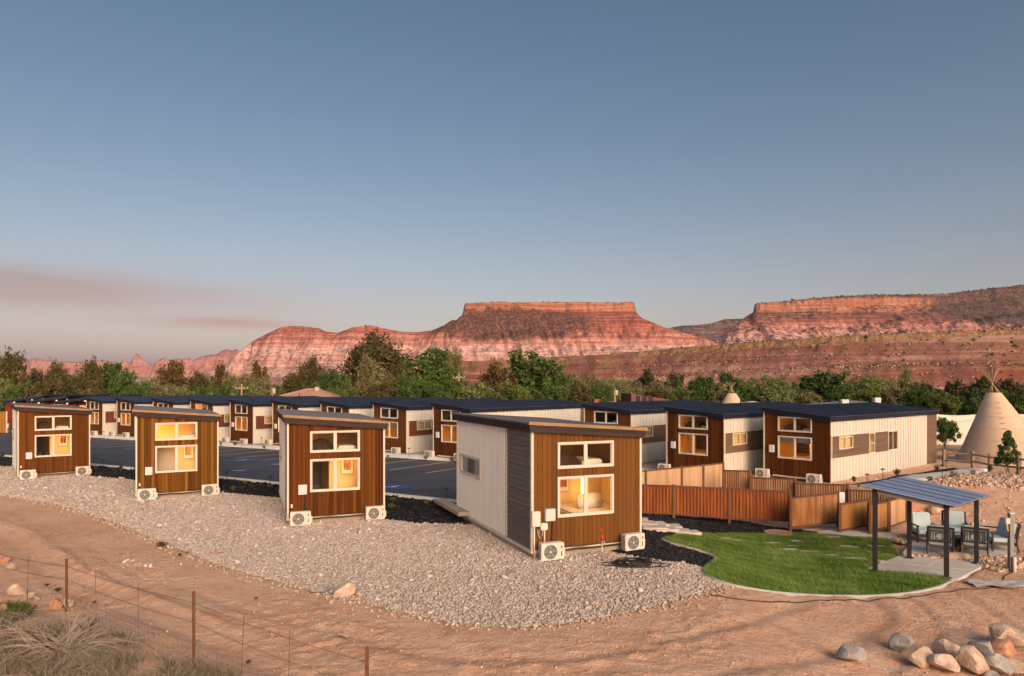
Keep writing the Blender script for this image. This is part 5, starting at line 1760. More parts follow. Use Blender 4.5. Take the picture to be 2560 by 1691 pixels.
q = scatter(GRAVEL, 190000)
pick = nrg.random(len(q)) < np.clip(1.5 * (18.0 / np.maximum(q[:, 1], 14)) ** 1.6, 0, 1)
q = q[pick & ~in_cabins(q[:, 0], q[:, 1])]
q = q[:95000]
sz = .025 * (1 + .28 * np.abs(nrg.normal(0, 1, len(q)))) * np.clip((q[:, 1] / 18.0), 1, 1.9) ** .7
big = nrg.random(len(q)) < .006
sz = np.where(big, sz * 2.2, sz)
tag(stones('gravel', q, g0(q[:, 0], q[:, 1]), sz, M_STONE, 21, .65, .12), 'pale pinkish crushed stone spread round the front cabins', 'gravel', None, 'stuff')
# an uneven edge of larger stones along the dirt
ln = chaikin(near_line, 2, False)
ed = []
for (x0, y0), (x1, y1) in zip(ln[:-1], ln[1:]):
    L_ = math.hypot(x1 - x0, y1 - y0)
    for k in range(int(L_ * 46)):
        t_ = nrg.random(); o_ = nrg.normal(.04, .22)
        nx_, ny_ = -(y1 - y0) / L_, (x1 - x0) / L_
        ed.append((x0 + (x1 - x0) * t_ + nx_ * o_, y0 + (y1 - y0) * t_ + ny_ * o_))
ed = np.array(ed)
tag(stones('gravel', ed, gz(ed[:, 0], ed[:, 1]), .026 * (1 + .5 * np.abs(nrg.normal(0, 1, len(ed)))), attr_mat('edge_stone', (0.34, 0.23, 0.17), (0.47, 0.36, 0.29), (0.56, 0.48, 0.42), 1.0, 0, 'var', .1), 22, .7, .15), 'looser tan stones along the ragged gravel edge', 'gravel', None, 'stuff')
# stray pebbles and clods on the dirt
n = 12000
q = np.column_stack([nrg.uniform(-16, 18, n), nrg.uniform(10.5, 26, n)])
ok = ~in_poly(q[:, 0], q[:, 1], GRAVEL)
for pl in (MULCH_E, LAWN, SLAB_PERG, SLAB_PATIO, SLAB_WALK):
    ok &= ~in_poly(q[:, 0], q[:, 1], pl)
q = q[ok]
cl = smooth(.40, .62, fbm(q[:, 0] * .28 + 9, q[:, 1] * .28, 2, 5))
q = q[nrg.random(len(q)) < .18 + .7 * cl]
tag(stones('pebbles', q, gz(q[:, 0], q[:, 1]), .010 + .022 * nrg.random(len(q)) ** 3, attr_mat('dirt_pebble', (0.30, 0.16, 0.10), (0.45, 0.27, 0.17), (0.58, 0.46, 0.36), .95), 23, .7, .3), 'scattered pebbles and clods on the red dirt', 'pebbles', None, 'stuff')
n = 9000
q = np.column_stack([nrg.uniform(-14, 18, n), nrg.uniform(10.5, 22, n)])
ok = ~in_poly(q[:, 0], q[:, 1], GRAVEL)
for pl in (MULCH_E, LAWN, SLAB_PERG, SLAB_PATIO, SLAB_WALK):
    ok &= ~in_poly(q[:, 0], q[:, 1], pl)
q = q[ok]
dd = seg_dist(q[:, 0], q[:, 1], near_line) + .5 * (fbm(q[:, 0] * .35, q[:, 1] * .35, 2, 3) - .5)
rim_ = sum(np.exp(-((dd - c) / .16) ** 2) for c in (2.1, 2.7, 3.95, 4.9, 6.6, 8.3))
pr = (.05 + .8 * smooth(.45, .62, fbm(q[:, 0] * .28 + 9, q[:, 1] * .28, 2, 5)) * .35 + .75 * rim_ * smooth(.42, .6, fbm(q[:, 0] * .7, q[:, 1] * .7, 2, 1)))
q = q[nrg.random(len(q)) < pr]
tag(stones('clods', q, gz(q[:, 0], q[:, 1]), .008 + .026 * nrg.random(len(q)) ** 3, attr_mat('dirt_clod', (0.40, 0.225, 0.145), (0.52, 0.305, 0.205), (0.60, 0.38, 0.265), 1.0, 0, 'var', .05), 24, .6, .42), 'crumbly clods of red dirt along the tyre tracks', 'clods', None, 'stuff')
# tan rubble in the gaps by the patio and on the bank at right
RUB = PL([(2226, 1353), (2262, 1340), (2300, 1336), (2330, 1345), (2262, 1361)]), PL([(2255, 1390), (2548, 1398), (2560, 1420), (2500, 1432), (2440, 1416), (2480, 1411), (2380, 1402), (2260, 1393)]), PL([(2240, 1222), (2330, 1203), (2440, 1188), (2560, 1190), (2600, 1225), (2500, 1222), (2420, 1216), (2340, 1222), (2290, 1236)])
for k, (pl, nn, s_, lab) in enumerate(zip(RUB, (500, 1500, 2600), (.035, .04, .05), ('tan rubble beside the concrete landing', 'tan rubble between the pergola pad and the patio', 'pale rubble topping the dirt bank at right'))):
    q = scatter(pl, nn)
    tag(stones('rubble', q, gz(q[:, 0], q[:, 1]), s_ * (1 + .5 * np.abs(nrg.normal(0, 1, nn))), attr_mat('rubble_stone', (0.38, 0.22, 0.15), (0.52, 0.36, 0.26), (0.62, 0.50, 0.42), .95), 30 + k, .7, .2), lab, 'rubble', None, 'stuff')
q = np.column_stack([nrg.uniform(12, 34, 2600), nrg.uniform(22, 37, 2600)])
ok = np.ones(len(q), bool)
for pl in (SLAB_PERG, SLAB_PATIO, SLAB_WALK, PATH_R, SOIL_STRIP, LAWN):
    ok &= ~in_poly(q[:, 0], q[:, 1], pl)
q = q[ok & (q[:, 0] > 12 + (q[:, 1] - 22) * .35)]
tag(stones('rubble', q, gz(q[:, 0], q[:, 1]), .02 + .08 * nrg.random(len(q)) ** 4, MATS['rubble_stone'], 37, .6, .3), 'stones scattered down the red bank behind the patio', 'rubble', None, 'stuff')
# chips of mulch
for pl, nn, s_, lab in ((MULCH_E, 9000, .032, 'black bark chips beside the lawn'), (MULCH_W, 9000, .06, 'black bark chips along the car park kerb')):
    q = scatter(pl, nn)
    q = q[~in_cabins(q[:, 0], q[:, 1])]
    tag(stones('mulch', q, dz_noise(2.2, .11, 2)(q[:, 0], q[:, 1]) + .01, s_ * (.6 + nrg.random(len(q))), attr_mat('bark_chip', (0.008, 0.008, 0.010), (0.022, 0.021, 0.024), (0.045, 0.042, 0.046), .95), 41, .4, .3), lab, 'mulch', None, 'stuff')


# ------------------------------------------------------------------ single boulders
def boulder_mesh(seed, cuts=7, sub=3):
    r = random.Random(seed)
    bm = bmesh.new()
    bmesh.ops.create_icosphere(bm, subdivisions=sub, radius=1)
    pl = []
    for _ in range(cuts):
        v = Vector((r.gauss(0, 1), r.gauss(0, 1), r.gauss(0, 1))).normalized(); pl.append((v, r.uniform(.38, .78)))
    o = r.uniform(0, 50)
    for v in bm.verts:
        for n_, d in pl:
            e = v.co.dot(n_) - d
            if e > 0: v.co -= n_ * e * .97
        k = float(fbm(np.array(v.co.x * 1.6 + o), np.array(v.co.y * 1.6 + v.co.z * 1.3), 3, 1))
        v.co *= 1 + .16 * (k - .5)
    bm.normal_update()
    for f_ in bm.faces: f_.smooth = True
    for e_ in bm.edges: e_.smooth = not (len(e_.link_faces) == 2 and e_.calc_face_angle() > .30)
    me = bpy.data.meshes.new('boulder'); bm.to_mesh(me); bm.free()
    return me


ROCKS = {'tan': pm('tan_sandstone', (0.50, 0.375, 0.285), (0.62, 0.50, 0.405), 2.2, rough=.95, bump=.03, bscale=9, c3=(0.42, 0.275, 0.19), s3=1.6, spec=.15),
         'grey': pm('grey_basalt', (0.224, 0.213, 0.207), (0.325, 0.308, 0.291), 2.0, rough=.9, bump=.02, bscale=6, c3=(0.470, 0.426, 0.370), s3=1.3),
         'pink': pm('pink_sandstone', (0.46, 0.345, 0.285), (0.60, 0.49, 0.42), 2.2, rough=.9, bump=.02, bscale=6, c3=(0.336, 0.224, 0.179), s3=1.4),
         'red': pm('red_sandstone', (0.426, 0.213, 0.123), (0.538, 0.314, 0.202), 2.2, rough=.9, bump=.02, bscale=6, c3=(0.336, 0.146, 0.090), s3=1.6)}
bmesh_n = [0]


def boulder(px, py, w, h, kind, label, group=None, d=None, tilt=0, sub=3, z=None, cat='boulder', name='boulder'):
    """px, py: foot of the stone in the photograph; w, h its size in the picture (px)"""
    p = P(px, py)
    Yd = p.y
    if group and 'piled' in group: w *= 1.12; h *= 1.15
    W_, H_ = w / FPX * Yd / 2, h / FPX * Yd / 2
    bmesh_n[0] += 1
    me = boulder_mesh(bmesh_n[0] * 17, 8, sub); me.materials.append(ROCKS[kind])
    o = bpy.data.objects.new(name, me)
    zz = float(gz(p.x, p.y)) if z is None else z
    D_ = d or (W_ + H_) / 2
    o.location = (p.x, p.y + D_ * .5, zz + H_ * .82)
    o.scale = (W_ * 1.12, D_, H_ * 1.15)
    o.rotation_euler = (0, tilt, 0)
    link(o)
    return tag(o, label, cat, group)


G = 'stones piled in the lower right corner'
boulder(2135, 1660, 68, 42, 'grey', 'grey and white boulder lying alone left of the stone pile', G)
boulder(2262, 1636, 50, 42, 'grey', 'dark grey boulder just left of the stone pile', G)
boulder(2316, 1674, 68, 50, 'tan', 'flat-faced tan boulder at the left end of the pile', G)
boulder(2384, 1660, 70, 50, 'pink', 'knobbly pinkish boulder at the back of the pile', G)
boulder(2372, 1690, 64, 46, 'pink', 'round speckled brown boulder in front of the pile', G)
boulder(2437, 1690, 80, 60, 'tan', 'large faceted tan boulder in the middle of the pile', G)
boulder(2458, 1648, 62, 44, 'grey', 'blue-grey smooth boulder between tan ones', G)
boulder(2505, 1688, 64, 58, 'grey', 'grey faceted boulder in front at right of the pile', G)
boulder(2524, 1652, 66, 44, 'red', 'brown boulder low in the right of the pile', G)
boulder(2508, 1622, 58, 56, 'tan', 'tall rounded boulder leaning at the top of the pile', G, tilt=.4)
boulder(2548, 1626, 76, 42, 'tan', 'flat pale slab boulder resting on top of the pile', G, tilt=.35, z=float(gz(15, 13)) + .12)
boulder(2552, 1690, 44, 32, 'tan', 'small tan stone at the bottom right corner', G)
boulder(2482, 1702, 34, 22, 'grey', 'small grey stone squeezed between the front boulders', G)
G = 'boulders along the gravel edge'
boulder(852, 1496, 62, 40, 'tan', 'pale tan boulder sitting on the gravel edge', G)
boulder(826, 1488, 26, 18, 'grey', 'small dark stone tucked against the pale boulder', G)
boulder(797, 1484, 46, 10, 'grey', 'flat grey stone slab half buried left of the pale boulder', G)
boulder(886, 1500, 18, 12, 'red', 'small red stone right of the pale boulder', G)
boulder(910, 1503, 14, 11, 'red', 'smallest red stone along the gravel edge', G)
boulder(543, 1389, 24, 12, 'red', 'small orange rock on the upper gravel edge', G)
boulder(858, 1598, 30, 18, 'pink', 'flat pale rock lying on the bare dirt', G)
G = 'rocks on the bank at left'
boulder(34, 1492, 44, 36, 'pink', 'pale boulder on the bank at the left edge', G)
boulder(70, 1498, 26, 18, 'tan', 'small tan rock beside the pale boulder on the bank', G)
boulder(88, 1502, 16, 14, 'pink', 'little round rock near the first fence post', G)
boulder(162, 1524, 28, 32, 'pink', 'upright rock behind the first rusty post', G)
boulder(138, 1524, 30, 26, 'red', 'reddish rock left of the first rusty post', G)
boulder(8, 1410, 26, 22, 'red', 'red rock high on the bank at left edge', G)
boulder(20, 1432, 30, 20, 'tan', 'broken tan rock on the bank slope', G)
boulder(4, 1532, 34, 22, 'red', 'orange rock at the left edge above the grass', G)
G = 'boulders set into the bank behind the pergola'
boulder(2300, 1282, 90, 46, 'red', 'big orange boulder seen under the pergola roof', G, d=.5)
boulder(2360, 1276, 52, 34, 'pink', 'pale boulder right of the big orange boulder', G)
boulder(2312, 1298, 46, 26, 'tan', 'leaning tan slab below the big orange boulder', G, tilt=.4)
boulder(2345, 1288, 34, 30, 'tan', 'tan block under the pergola roof edge', G)
boulder(2285, 1296, 40, 16, 'red', 'flat red stone at the foot of the bank', G)
boulder(2400, 1404, 60, 20, 'tan', 'wedge-shaped tan rock between the concrete pads', G, d=.25)
boulder(1836, 1222, 50, 14, 'red', 'orange boulder peeping over the rusty fence', 'boulders set into the bank behind the pergola', z=.35)
boulder(302, 1199, 16, 8, 'tan', 'pale stone at the gravel edge beside the striped cabin', 'boulders along the gravel edge')

# ------------------------------------------------------------------ rusted corrugated fences
RUST = pm('dark_rust', (0.26, 0.066, 0.012), (0.135, 0.032, 0.008), 3.0, stretch=(5, 5, .35), rough=.8, c3=(0.32, 0.095, 0.016), s3=1.2, rand=.08)
RUST_L = pm('streaked_rust', (0.46, 0.24, 0.105), (0.30, 0.12, 0.032), 1.6, stretch=(3, 3, .45), rough=.8, c3=(0.20, 0.060, 0.012), s3=1.4, rand=.08)
RUST_T = pm('pale_tan_steel', (0.47, 0.29, 0.165), (0.52, 0.34, 0.20), 2.0, stretch=(4, 4, .3), rough=.8, c3=(0.37, 0.20, 0.10), s3=1.2, rand=.05)
RUST_O = pm('orange_steel', (0.36, 0.165, 0.045), (0.28, 0.115, 0.03), 2.0, stretch=(4, 4, .3), rough=.8, c3=(0.42, 0.24, 0.10), s3=.8, rand=.06)
RUST_B = pm('brown_ribbed_steel', (0.33, 0.17, 0.075), (0.24, 0.115, 0.05), 2.4, stretch=(4, 4, .3), rough=.8, c3=(0.40, 0.24, 0.125), s3=1.1, rand=.08)
POST = pm('rusty_post', (0.16, 0.065, 0.03), (0.11, 0.045, 0.022), 4, rough=.8, stretch=(1, 1, .4))


def fence(name, segs, label, group='steel fences round the yard'):
    """segs: (A, B, zbottomA, ztopA, zbottomB, ztopB, material, pitch, sheets)"""
    A0 = segs[0][0]
    root = empty(name, (A0[0], A0[1], 0)); tag(root, label, 'fence', group)
    posts = {}
    for A, B, a0, a1, b0, b1, mat, pitch, ns in segs:
        A = Vector(A); B = Vector(B)
        d = (B - A); L_ = d.length; d = d / L_; n_ = Vector((d.y, -d.x))
        if n_.y > 0: n_ = -n_
        for s_ in range(ns):
            t0, t1 = s_ / ns, (s_ + 1) / ns
            k = max(6, int(L_ * (t1 - t0) / pitch * 6)) if pitch else 2
            ts = np.linspace(t0, t1 - .002, k + 1)
            V = []
            for t in ts:
                p = A + d * (L_ * t)
                o = 0.0
                if pitch:
                    ph = (L_ * t / pitch) % 1.0
                    o = .036 * (1 if ph < .38 else (1 - (ph - .38) / .12 if ph < .5 else (0 if ph < .88 else (ph - .88) / .12)))
                p = p + n_ * o
                V.append((p.x - A0[0], p.y - A0[1], a0 + (b0 - a0) * t)); V.append((p.x - A0[0], p.y - A0[1], a1 + (b1 - a1) * t))
            F_ = [(2 * i, 2 * i + 2, 2 * i + 3, 2 * i + 1) for i in range(k)]
            mesh_np('steel_sheet', np.array(V), np.array(F_), mat, root)
        for z0, z1 in ((a1 - .03, b1 - .03), (a0 + .02, b0 + .02)):
            MB().hexa(*[[((A + d * t + n_ * o).x - A0[0], (A + d * t + n_ * o).y - A0[1], (z0 if t == 0 else z1) + zz) for t, o in ((0, -.04), (L_, -.04), (L_, .055), (0, .055))] for zz in (0, .05)]).build('rail', POST, root)
        for p, z0, z1 in ((A, a0, a1), (B, b0, b1)):
            k = (round(p.x, 1), round(p.y, 1))
            if k in posts and posts[k] >= z1: continue
            posts[k] = z1
            x_, y_ = p.x - A0[0], p.y - A0[1]
            MB().box(x_ - .05, x_ + .05, y_ - .05, y_ + .05, min(z0, float(g0(p.x, p.y))) - .15, z1 + .05).build('post', POST, root)
    return root


def fpt(px, Yd):
    return ((px - 1280) / FPX * Yd, Yd)


def zat(py, Yd):
    return EYE - (py - HOR) / FPX * Yd


def fs(pa, Ya, pb, Yb, ta, ba, tb, bb, mat, pitch, ns):
    return (fpt(pa, Ya), fpt(pb, Yb), zat(ba, Ya), zat(ta, Ya), zat(bb, Yb), zat(tb, Yb), mat, pitch, ns)


fence('steel_fence', [fs(1560, 27.9, 1684, 27.5, 1211, 1282, 1215, 1288, RUST, .13, 1), fs(1684, 27.5, 1823, 27.1, 1215, 1288, 1222, 1298, RUST, .13, 2), fs(1823, 27.1, 1975, 26.7, 1222, 1298, 1230, 1305, RUST, .13, 2)],
      'deep rust-red corrugated fence below the cabins, with dark posts')
fence('steel_fence', [fs(1976, 25.7, 2094, 26.7, 1245, 1321, 1233, 1308, RUST_L, .13, 2)], 'streaked orange and white corrugated fence panel')
fence('steel_gate', [fs(2099, 25.6, 2170, 26.4, 1261, 1329, 1250, 1316, RUST_O, 0, 3)], 'plain orange steel gate left of the pergola post')
fence('steel_gate', [fs(2174, 25.3, 2221, 25.8, 1262, 1331, 1254, 1321, RUST_O, 0, 2)], 'narrow orange steel gate behind the pergola post')
fence('steel_fence', [fs(2222, 25.9, 2263, 27.4, 1252, 1320, 1240, 1305, RUST_T, .16, 2)], 'short tan ribbed fence running back behind the pergola')
fence('steel_fence', [fs(1560, 30.6, 1614, 31.2, 1181, 1250, 1177, 1244, RUST_T, 0, 2), fs(1614, 31.2, 1704, 32.4, 1177, 1244, 1168, 1232, RUST_T, 0, 3), fs(1704, 32.4, 1758, 33.1, 1168, 1232, 1163, 1226, RUST_T, 0, 2), fs(1758, 33.1, 1808, 33.8, 1163, 1226, 1158, 1221, RUST_T, 0, 2)],
      'smooth pale tan fence rising to the second cabin')
fence('steel_fence', [fs(1809, 32.2, 1875, 31.6, 1176, 1240, 1178, 1244, RUST_B, .10, 1), fs(1876, 31.2, 1988, 30.2, 1194, 1262, 1198, 1266, RUST_B, .10, 2), fs(1990, 30.0, 2120, 29.0, 1208, 1276, 1213, 1282, RUST_B, .10, 2), fs(2122, 28.8, 2263, 27.7, 1225, 1294, 1231, 1300, RUST_B, .10, 2)],
      'brown ribbed fence stepping down to the right below the rightmost cabin')
o = MB().box(-.12, .12, -.04, .04, 0, .45).build('utility_box', pm('white_plastic', (0.66, 0.66, 0.66), None, rough=.5), None, False, .02)
p = fpt(2104, 27.2); o.location = (p[0], p[1], zat(1259, 27.2)); tag(o, 'small white utility box behind the orange gate', 'utility box')
pst = MB().box(-.03, .03, -.03, .03, -1.2, 0).build('post', POST, o)

# ------------------------------------------------------------------ pergola
STEEL = pm('dark_steel', (0.012, 0.012, 0.015), (0.022, 0.020, 0.023), 5, spec=.2, rough=.7, stretch=(1, 1, .3))
PROOF = pm('blue_metal_sheet', (0.17, 0.23, 0.40), (0.21, 0.28, 0.46), 3, rough=.5, metal=.2, rand=.03)
BEAM = pm('beam', (0.20, 0.17, 0.16), (0.25, 0.22, 0.21), 3, rough=.7)
pp = [P(2188, 1429, .05), P(2366, 1446, .05), P(2441, 1408, .05), P(2273, 1396, .05)]          # front-left, front-right, back-right, back-left
cx_ = sum((p for p in pp), Vector()) / 4
u_ = ((pp[1] - pp[0]) + (pp[2] - pp[3])); u_.z = 0; lu = u_.length / 2; u_.normalize()
v_ = ((pp[3] - pp[0]) + (pp[2] - pp[1])); v_.z = 0; lv = v_.length / 2; v_.normalize()
perg = empty('pergola', (cx_.x, cx_.y, ZP)); tag(perg, 'small pergola with dark steel posts and sloping blue metal roof', 'pergola')
loc = lambda a, b, z: (u_ * a + v_ * b) + Vector((0, 0, z))
hu, hv = lu / 2, lv / 2
ZL, ZR = 2.50, 2.14


def ob(mb, a0, a1, b0, b1, z0, z1, z0b=None, z1b=None):
    z0b = z0 if z0b is None else z0b; z1b = z1 if z1b is None else z1b
    return mb.hexa([loc(a0, b0, z0), loc(a1, b0, z0b), loc(a1, b1, z0b), loc(a0, b1, z0)], [loc(a0, b0, z1), loc(a1, b0, z1b), loc(a1, b1, z1b), loc(a0, b1, z1)])


zr_ = lambda a: ZL + (ZR - ZL) * (a + hu) / (2 * hu)
for a, b in ((-hu, -hv), (hu, -hv), (hu, hv), (-hu, hv)):
    s_ = .052
    pt_ = ob(MB(), a - s_, a + s_, b - s_, b + s_, 0, zr_(a) - .04).build('post', STEEL, perg)
    ob(MB(), a - .11, a + .11, b - .11, b + .11, .0, .012).build('base_plate', STEEL, pt_)
for b in (-hv, hv):
    ob(MB(), -hu + .07, hu - .07, b - .03, b + .03, zr_(-hu + .07) - .17, zr_(-hu + .07) - .03, zr_(hu - .07) - .17, zr_(hu - .07) - .03).build('beam', BEAM, perg)
for a in (-hu, hu):
    ob(MB(), a - .03, a + .03, -hv + .07, hv - .07, zr_(a) - .14, zr_(a) - .035).build('beam', STEEL, perg)
ns = 5
ea, eb = .28, .22
for i in range(ns):
    b0 = -hv - eb + (2 * hv + 2 * eb) * i / ns; b1 = -hv - eb + (2 * hv + 2 * eb) * (i + 1) / ns - .035
    a0, a1 = -hu - ea, hu + ea
    ob(MB(), a0, a1, b0, b1, zr_(a0), zr_(a0) + .03, zr_(a1), zr_(a1) + .03).build('roof_sheet', PROOF, perg)
for i in range(1, ns):
    b0 = -hv - eb + (2 * hv + 2 * eb) * i / ns - .03
    a0, a1 = -hu - ea, hu + ea
    ob(MB(), a0, a1, b0, b0 + .028, zr_(a0) + .022, zr_(a0) + .042, zr_(a1) + .022, zr_(a1) + .042).build('roof_seam', STEEL, perg)
ob(MB(), -hu - ea + .01, hu + ea - .01, -hv - eb + .01, hv + eb - .01, zr_(-hu - ea) - .022, zr_(-hu - ea) - .002, zr_(hu + ea) - .022, zr_(hu + ea) - .002).build('roof_deck', STEEL, perg)

# ------------------------------------------------------------------ patio furniture
CWOOD = pm('dark_teak', (0.030, 0.020, 0.016), (0.050, 0.032, 0.024), 5, rough=.5, stretch=(3, 3, 3))
CUSH = pm('pale_blue_cushion', (0.40, 0.50, 0.53), (0.46, 0.56, 0.58), 3, rough=.95)
WICK = pm('wicker_panel', (0.065, 0.050, 0.043), (0.10, 0.08, 0.07), 30, rough=.8)


def make_chair(w=.78, seats=1):
    """faces -y; back towards +y"""
    r_ = empty('patio_chair')
    h = w / 2
    for x in (-h + .035, h - .035):
        MB().tube([(x, -.34, 0), (x, -.34, .58)], .032, 6).build('leg', CWOOD, r_)
        MB().tube([(x, .40, 0), (x, .34, .30), (x, .36, .60), (x, .44, .92)], .032, 6).build('leg', CWOOD, r_)
        MB().hexa([(x - .045, -.40, .57), (x + .045, -.40, .57), (x + .045, .38, .55), (x - .045, .38, .55)], [(x - .045, -.40, .605), (x + .045, -.40, .605), (x + .045, .38, .585), (x - .045, .38, .585)]).build('armrest', CWOOD, r_, False, .01)
    MB().box(-h + .06, h - .06, -.36, .34, .20, .30).build('seat_frame', WICK, r_)
    bk = MB()
    y0, y1 = .365, .445
    xl, xr = -h + .06, h - .06
    bar = lambda z0, z1: bk.hexa([(xl, y0 + (z0 - .4) * .15 - .02, z0), (xr, y0 + (z0 - .4) * .15 - .02, z0), (xr, y0 + (z0 - .4) * .15 + .02, z0), (xl, y0 + (z0 - .4) * .15 + .02, z0)], [(xl, y0 + (z1 - .4) * .15 - .02, z1), (xr, y0 + (z1 - .4) * .15 - .02, z1), (xr, y0 + (z1 - .4) * .15 + .02, z1), (xl, y0 + (z1 - .4) * .15 + .02, z1)])
    bar(.86, .93); bar(.78, .81); bar(.42, .46)
    for x in (xl, xr):
        bk.hexa([(x - .012, y0 - .012, .44), (x + .012, y0 - .012, .44), (x + .012, y0 + .028, .44), (x - .012, y0 + .028, .44)], [(x - .012, y0 + .055, .90), (x + .012, y0 + .055, .90), (x + .012, y0 + .095, .90), (x - .012, y0 + .095, .90)])
    b_ = bk.build('back_frame', CWOOD, r_)
    for k in range(seats):
        c = (k - (seats - 1) / 2) * (w - .1) / seats
        ring = MB().tube([(c + .13 * math.cos(a), .40, .615 + .13 * math.sin(a)) for a in np.linspace(0, 2 * math.pi, 21)], .014, 5, False)
        ring.build('ring', CWOOD, b_, True)
        ww = (w - .14) / seats / 2
        for x in (-ww * .86, -ww * .64, -ww * .42, ww * .42, ww * .64, ww * .86):
            MB().tube([(c + x, .375, .45), (c + x, .425, .79)], .012, 5).build('slat', CWOOD, b_)
        MB().box(c - ww, c + ww, -.36, .30, .302, .44).build('seat_cushion', CUSH, r_, False, .022)
        m = MB().hexa([(c - ww, .13, .44), (c + ww, .13, .44), (c + ww, .30, .44), (c - ww, .30, .44)], [(c - ww + .02, .26, .96), (c + ww - .02, .26, .96), (c + ww - .02, .385, .96), (c - ww + .02, .385, .96)])
        m.build('back_cushion', CUSH, r_, False, .028)
    return r_


def put(o, px, py, rz, label, cat, group, dz=.01):
    p = P(px, py, .05)
    o.location = (p.x, p.y, ZP + dz); o.rotation_euler = (0, 0, R(rz))
    return tag(o, label, cat, group)


ch0 = make_chair()
G = 'patio chairs round the fire table'
put(ch0, 2310, 1353, -8, 'patio chair with pale blue cushions, left of the two facing the lawn', 'chair', G)
put(copy_tree(ch0), 2386, 1348, -30, 'patio chair with pale blue cushions behind the fire table', 'chair', G)
put(copy_tree(ch0), 2350, 1383, 150, 'left of the two dark patio chairs seen from behind', 'chair', G)
put(copy_tree(ch0), 2437, 1385, 146, 'right of the two dark patio chairs seen from behind', 'chair', G)
ls = make_chair(1.35, 2); ls.name = 'patio_loveseat'
put(ls, 2494, 1370, -108, 'two-seat patio bench with pale blue cushions at right', 'bench', G)
ft_ = empty('fire_table'); put(ft_, 2391, 1371, 8, 'square dark fire table amid the patio chairs', 'table', None)
MB().box(-.30, .30, -.30, .30, .02, .42).build('base', pm('charcoal_panel', (0.03, 0.03, 0.033), None, rough=.5), ft_, False, .01)
tt = MB().box(-.38, .38, -.38, .38, .421, .47).build('tabletop', pm('charcoal_top', (0.07, 0.07, 0.075), None, rough=.5), ft_, False, .01)
MB().box(-.2, .2, -.08, .08, .471, .485).build('burner', pm('fire_glass', (0.25, 0.26, 0.27), None, rough=.3), tt)
# service post at right
sp_ = empty('service_post'); p = P(2527, 1428); sp_.location = (p.x, p.y, p.z); tag(sp_, 'grey square service post with a small white box at right', 'post')
MB().box(-.06, .06, -.06, .06, -.2, 1.72).build('post', pm('grey_post', (0.20, 0.20, 0.19), (0.25, 0.25, 0.24), 4, rough=.7), sp_)
MB().box(-.07, .07, -.07, .07, 1.722, 1.76).build('cap', VINYL, sp_)
MB().box(-.20, -.062, -.08, .06, 1.42, 1.60).build('outlet_box', VINYL, sp_, False, .015)
MB().tube([(-.13, -.02, 1.42), (-.10, -.02, 1.2)], .018, 6).build('conduit', YEL, sp_)
MB().tube([(.02, -.12, -.1), (.02, -.12, .45)], .05, 8).build('pipe', VINYL, sp_, True)
MB().tube([(-.08, -.07, .55), (-.12, -.10, .3), (-.11, -.12, -.02)], .014, 5).build('cable', BLACK, sp_, True)
# hoses and cables
def ground_tube(name, px, r, mat, label, cat, dz=None):
    pts = [P(a, b) for a, b in px]
    pts = chaikin([(q.x, q.y) for q in pts], 3, False)
    mb_ = MB().tube([(x, y, float(gz(x, y)) + (r if dz is None else dz)) for x, y in pts], r, 5)
    return tag(mb_.build(name, mat, None, True), label, cat)


ground_tube('hose', [(1773, 1489), (1830, 1498), (1900, 1506), (1960, 1507), (2060, 1503), (2180, 1502), (2290, 1497), (2360, 1480), (2440, 1474), (2480, 1472), (2505, 1460), (2512, 1440), (2540, 1428), (2556, 1412), (2560, 1395)], .014, BLACK, 'thin black hose lying along the lawn edging', 'hose')
m = MB()
c0 = P(1588, 1416)
for k in range(9):
    rx = .62 - .035 * k + rng.uniform(-.05, .05); ry = .34 + rng.uniform(-.07, .05)
    ox, oy = rng.uniform(-.12, .12), rng.uniform(-.06, .06)
    m.tube([(c0.x + ox + rx * math.cos(a), c0.y + oy + ry * math.sin(a), .075 + .012 * k + .03 * math.sin(2 * a + k)) for a in np.linspace(0, 2 * math.pi, 30)], .014, 5, False)
m.tube([(c0.x + .5, c0.y + .1, .09), (c0.x + 1.0, c0.y - .05, .06), (c0.x + .75, c0.y - .3, .07), (c0.x - .2, c0.y - .36, .07), (c0.x - .95, c0.y - .12, .07), (c0.x - .9, c0.y + .1, .08), (c0.x - .3, c0.y + .2, .1)], .014, 5)
tag(m.build('hose', BLACK, None, True), 'coiled black hose on the gravel at the corner of the nearest cabin', 'hose')
hy = empty('yard_hydrant'); p = P(1505, 1405); hy.location = (p.x, p.y, 0); tag(hy, 'red-headed yard hydrant pipe in front of the nearest cabin', 'hydrant')
MB().tube([(0, 0, -.1), (0, 0, .62)], .022, 7).build('pipe', pm('galvanised', (0.42, 0.40, 0.37), None, rough=.4, metal=.6), hy, True)
MB().tube([(0, 0, .62), (0, 0, .72), (0, 0, .80)], [.035, .05, .03], 8).build('head', RED, hy, True)
MB().tube([(.01, 0, .78), (-.02, -.01, .9), (-.04, -.01, 1.0)], .018, 6).build('handle', RED, hy, True)
MB().tube([(.02, 0, .62), (.07, -.02, .56), (.09, -.02, .42)], .02, 6).build('spout', MATS['galvanised'], hy, True)
mc = MB().tube([(0, 0, -.02), (0, 0, .045), (0, 0, .06)], [.52, .52, .47], 24).build('manhole_cover', pm('clay_lid', (0.42, 0.22, 0.15), (0.48, 0.27, 0.19), 3, rough=.85), None)
p = P(1946, 1336); mc.location = (p.x, p.y, p.z + .03); tag(mc, 'round clay-coloured lid in the mulch at the top of the lawn', 'lid')
q_ = P(2535, 1466)
tarp = MB(); N = 16
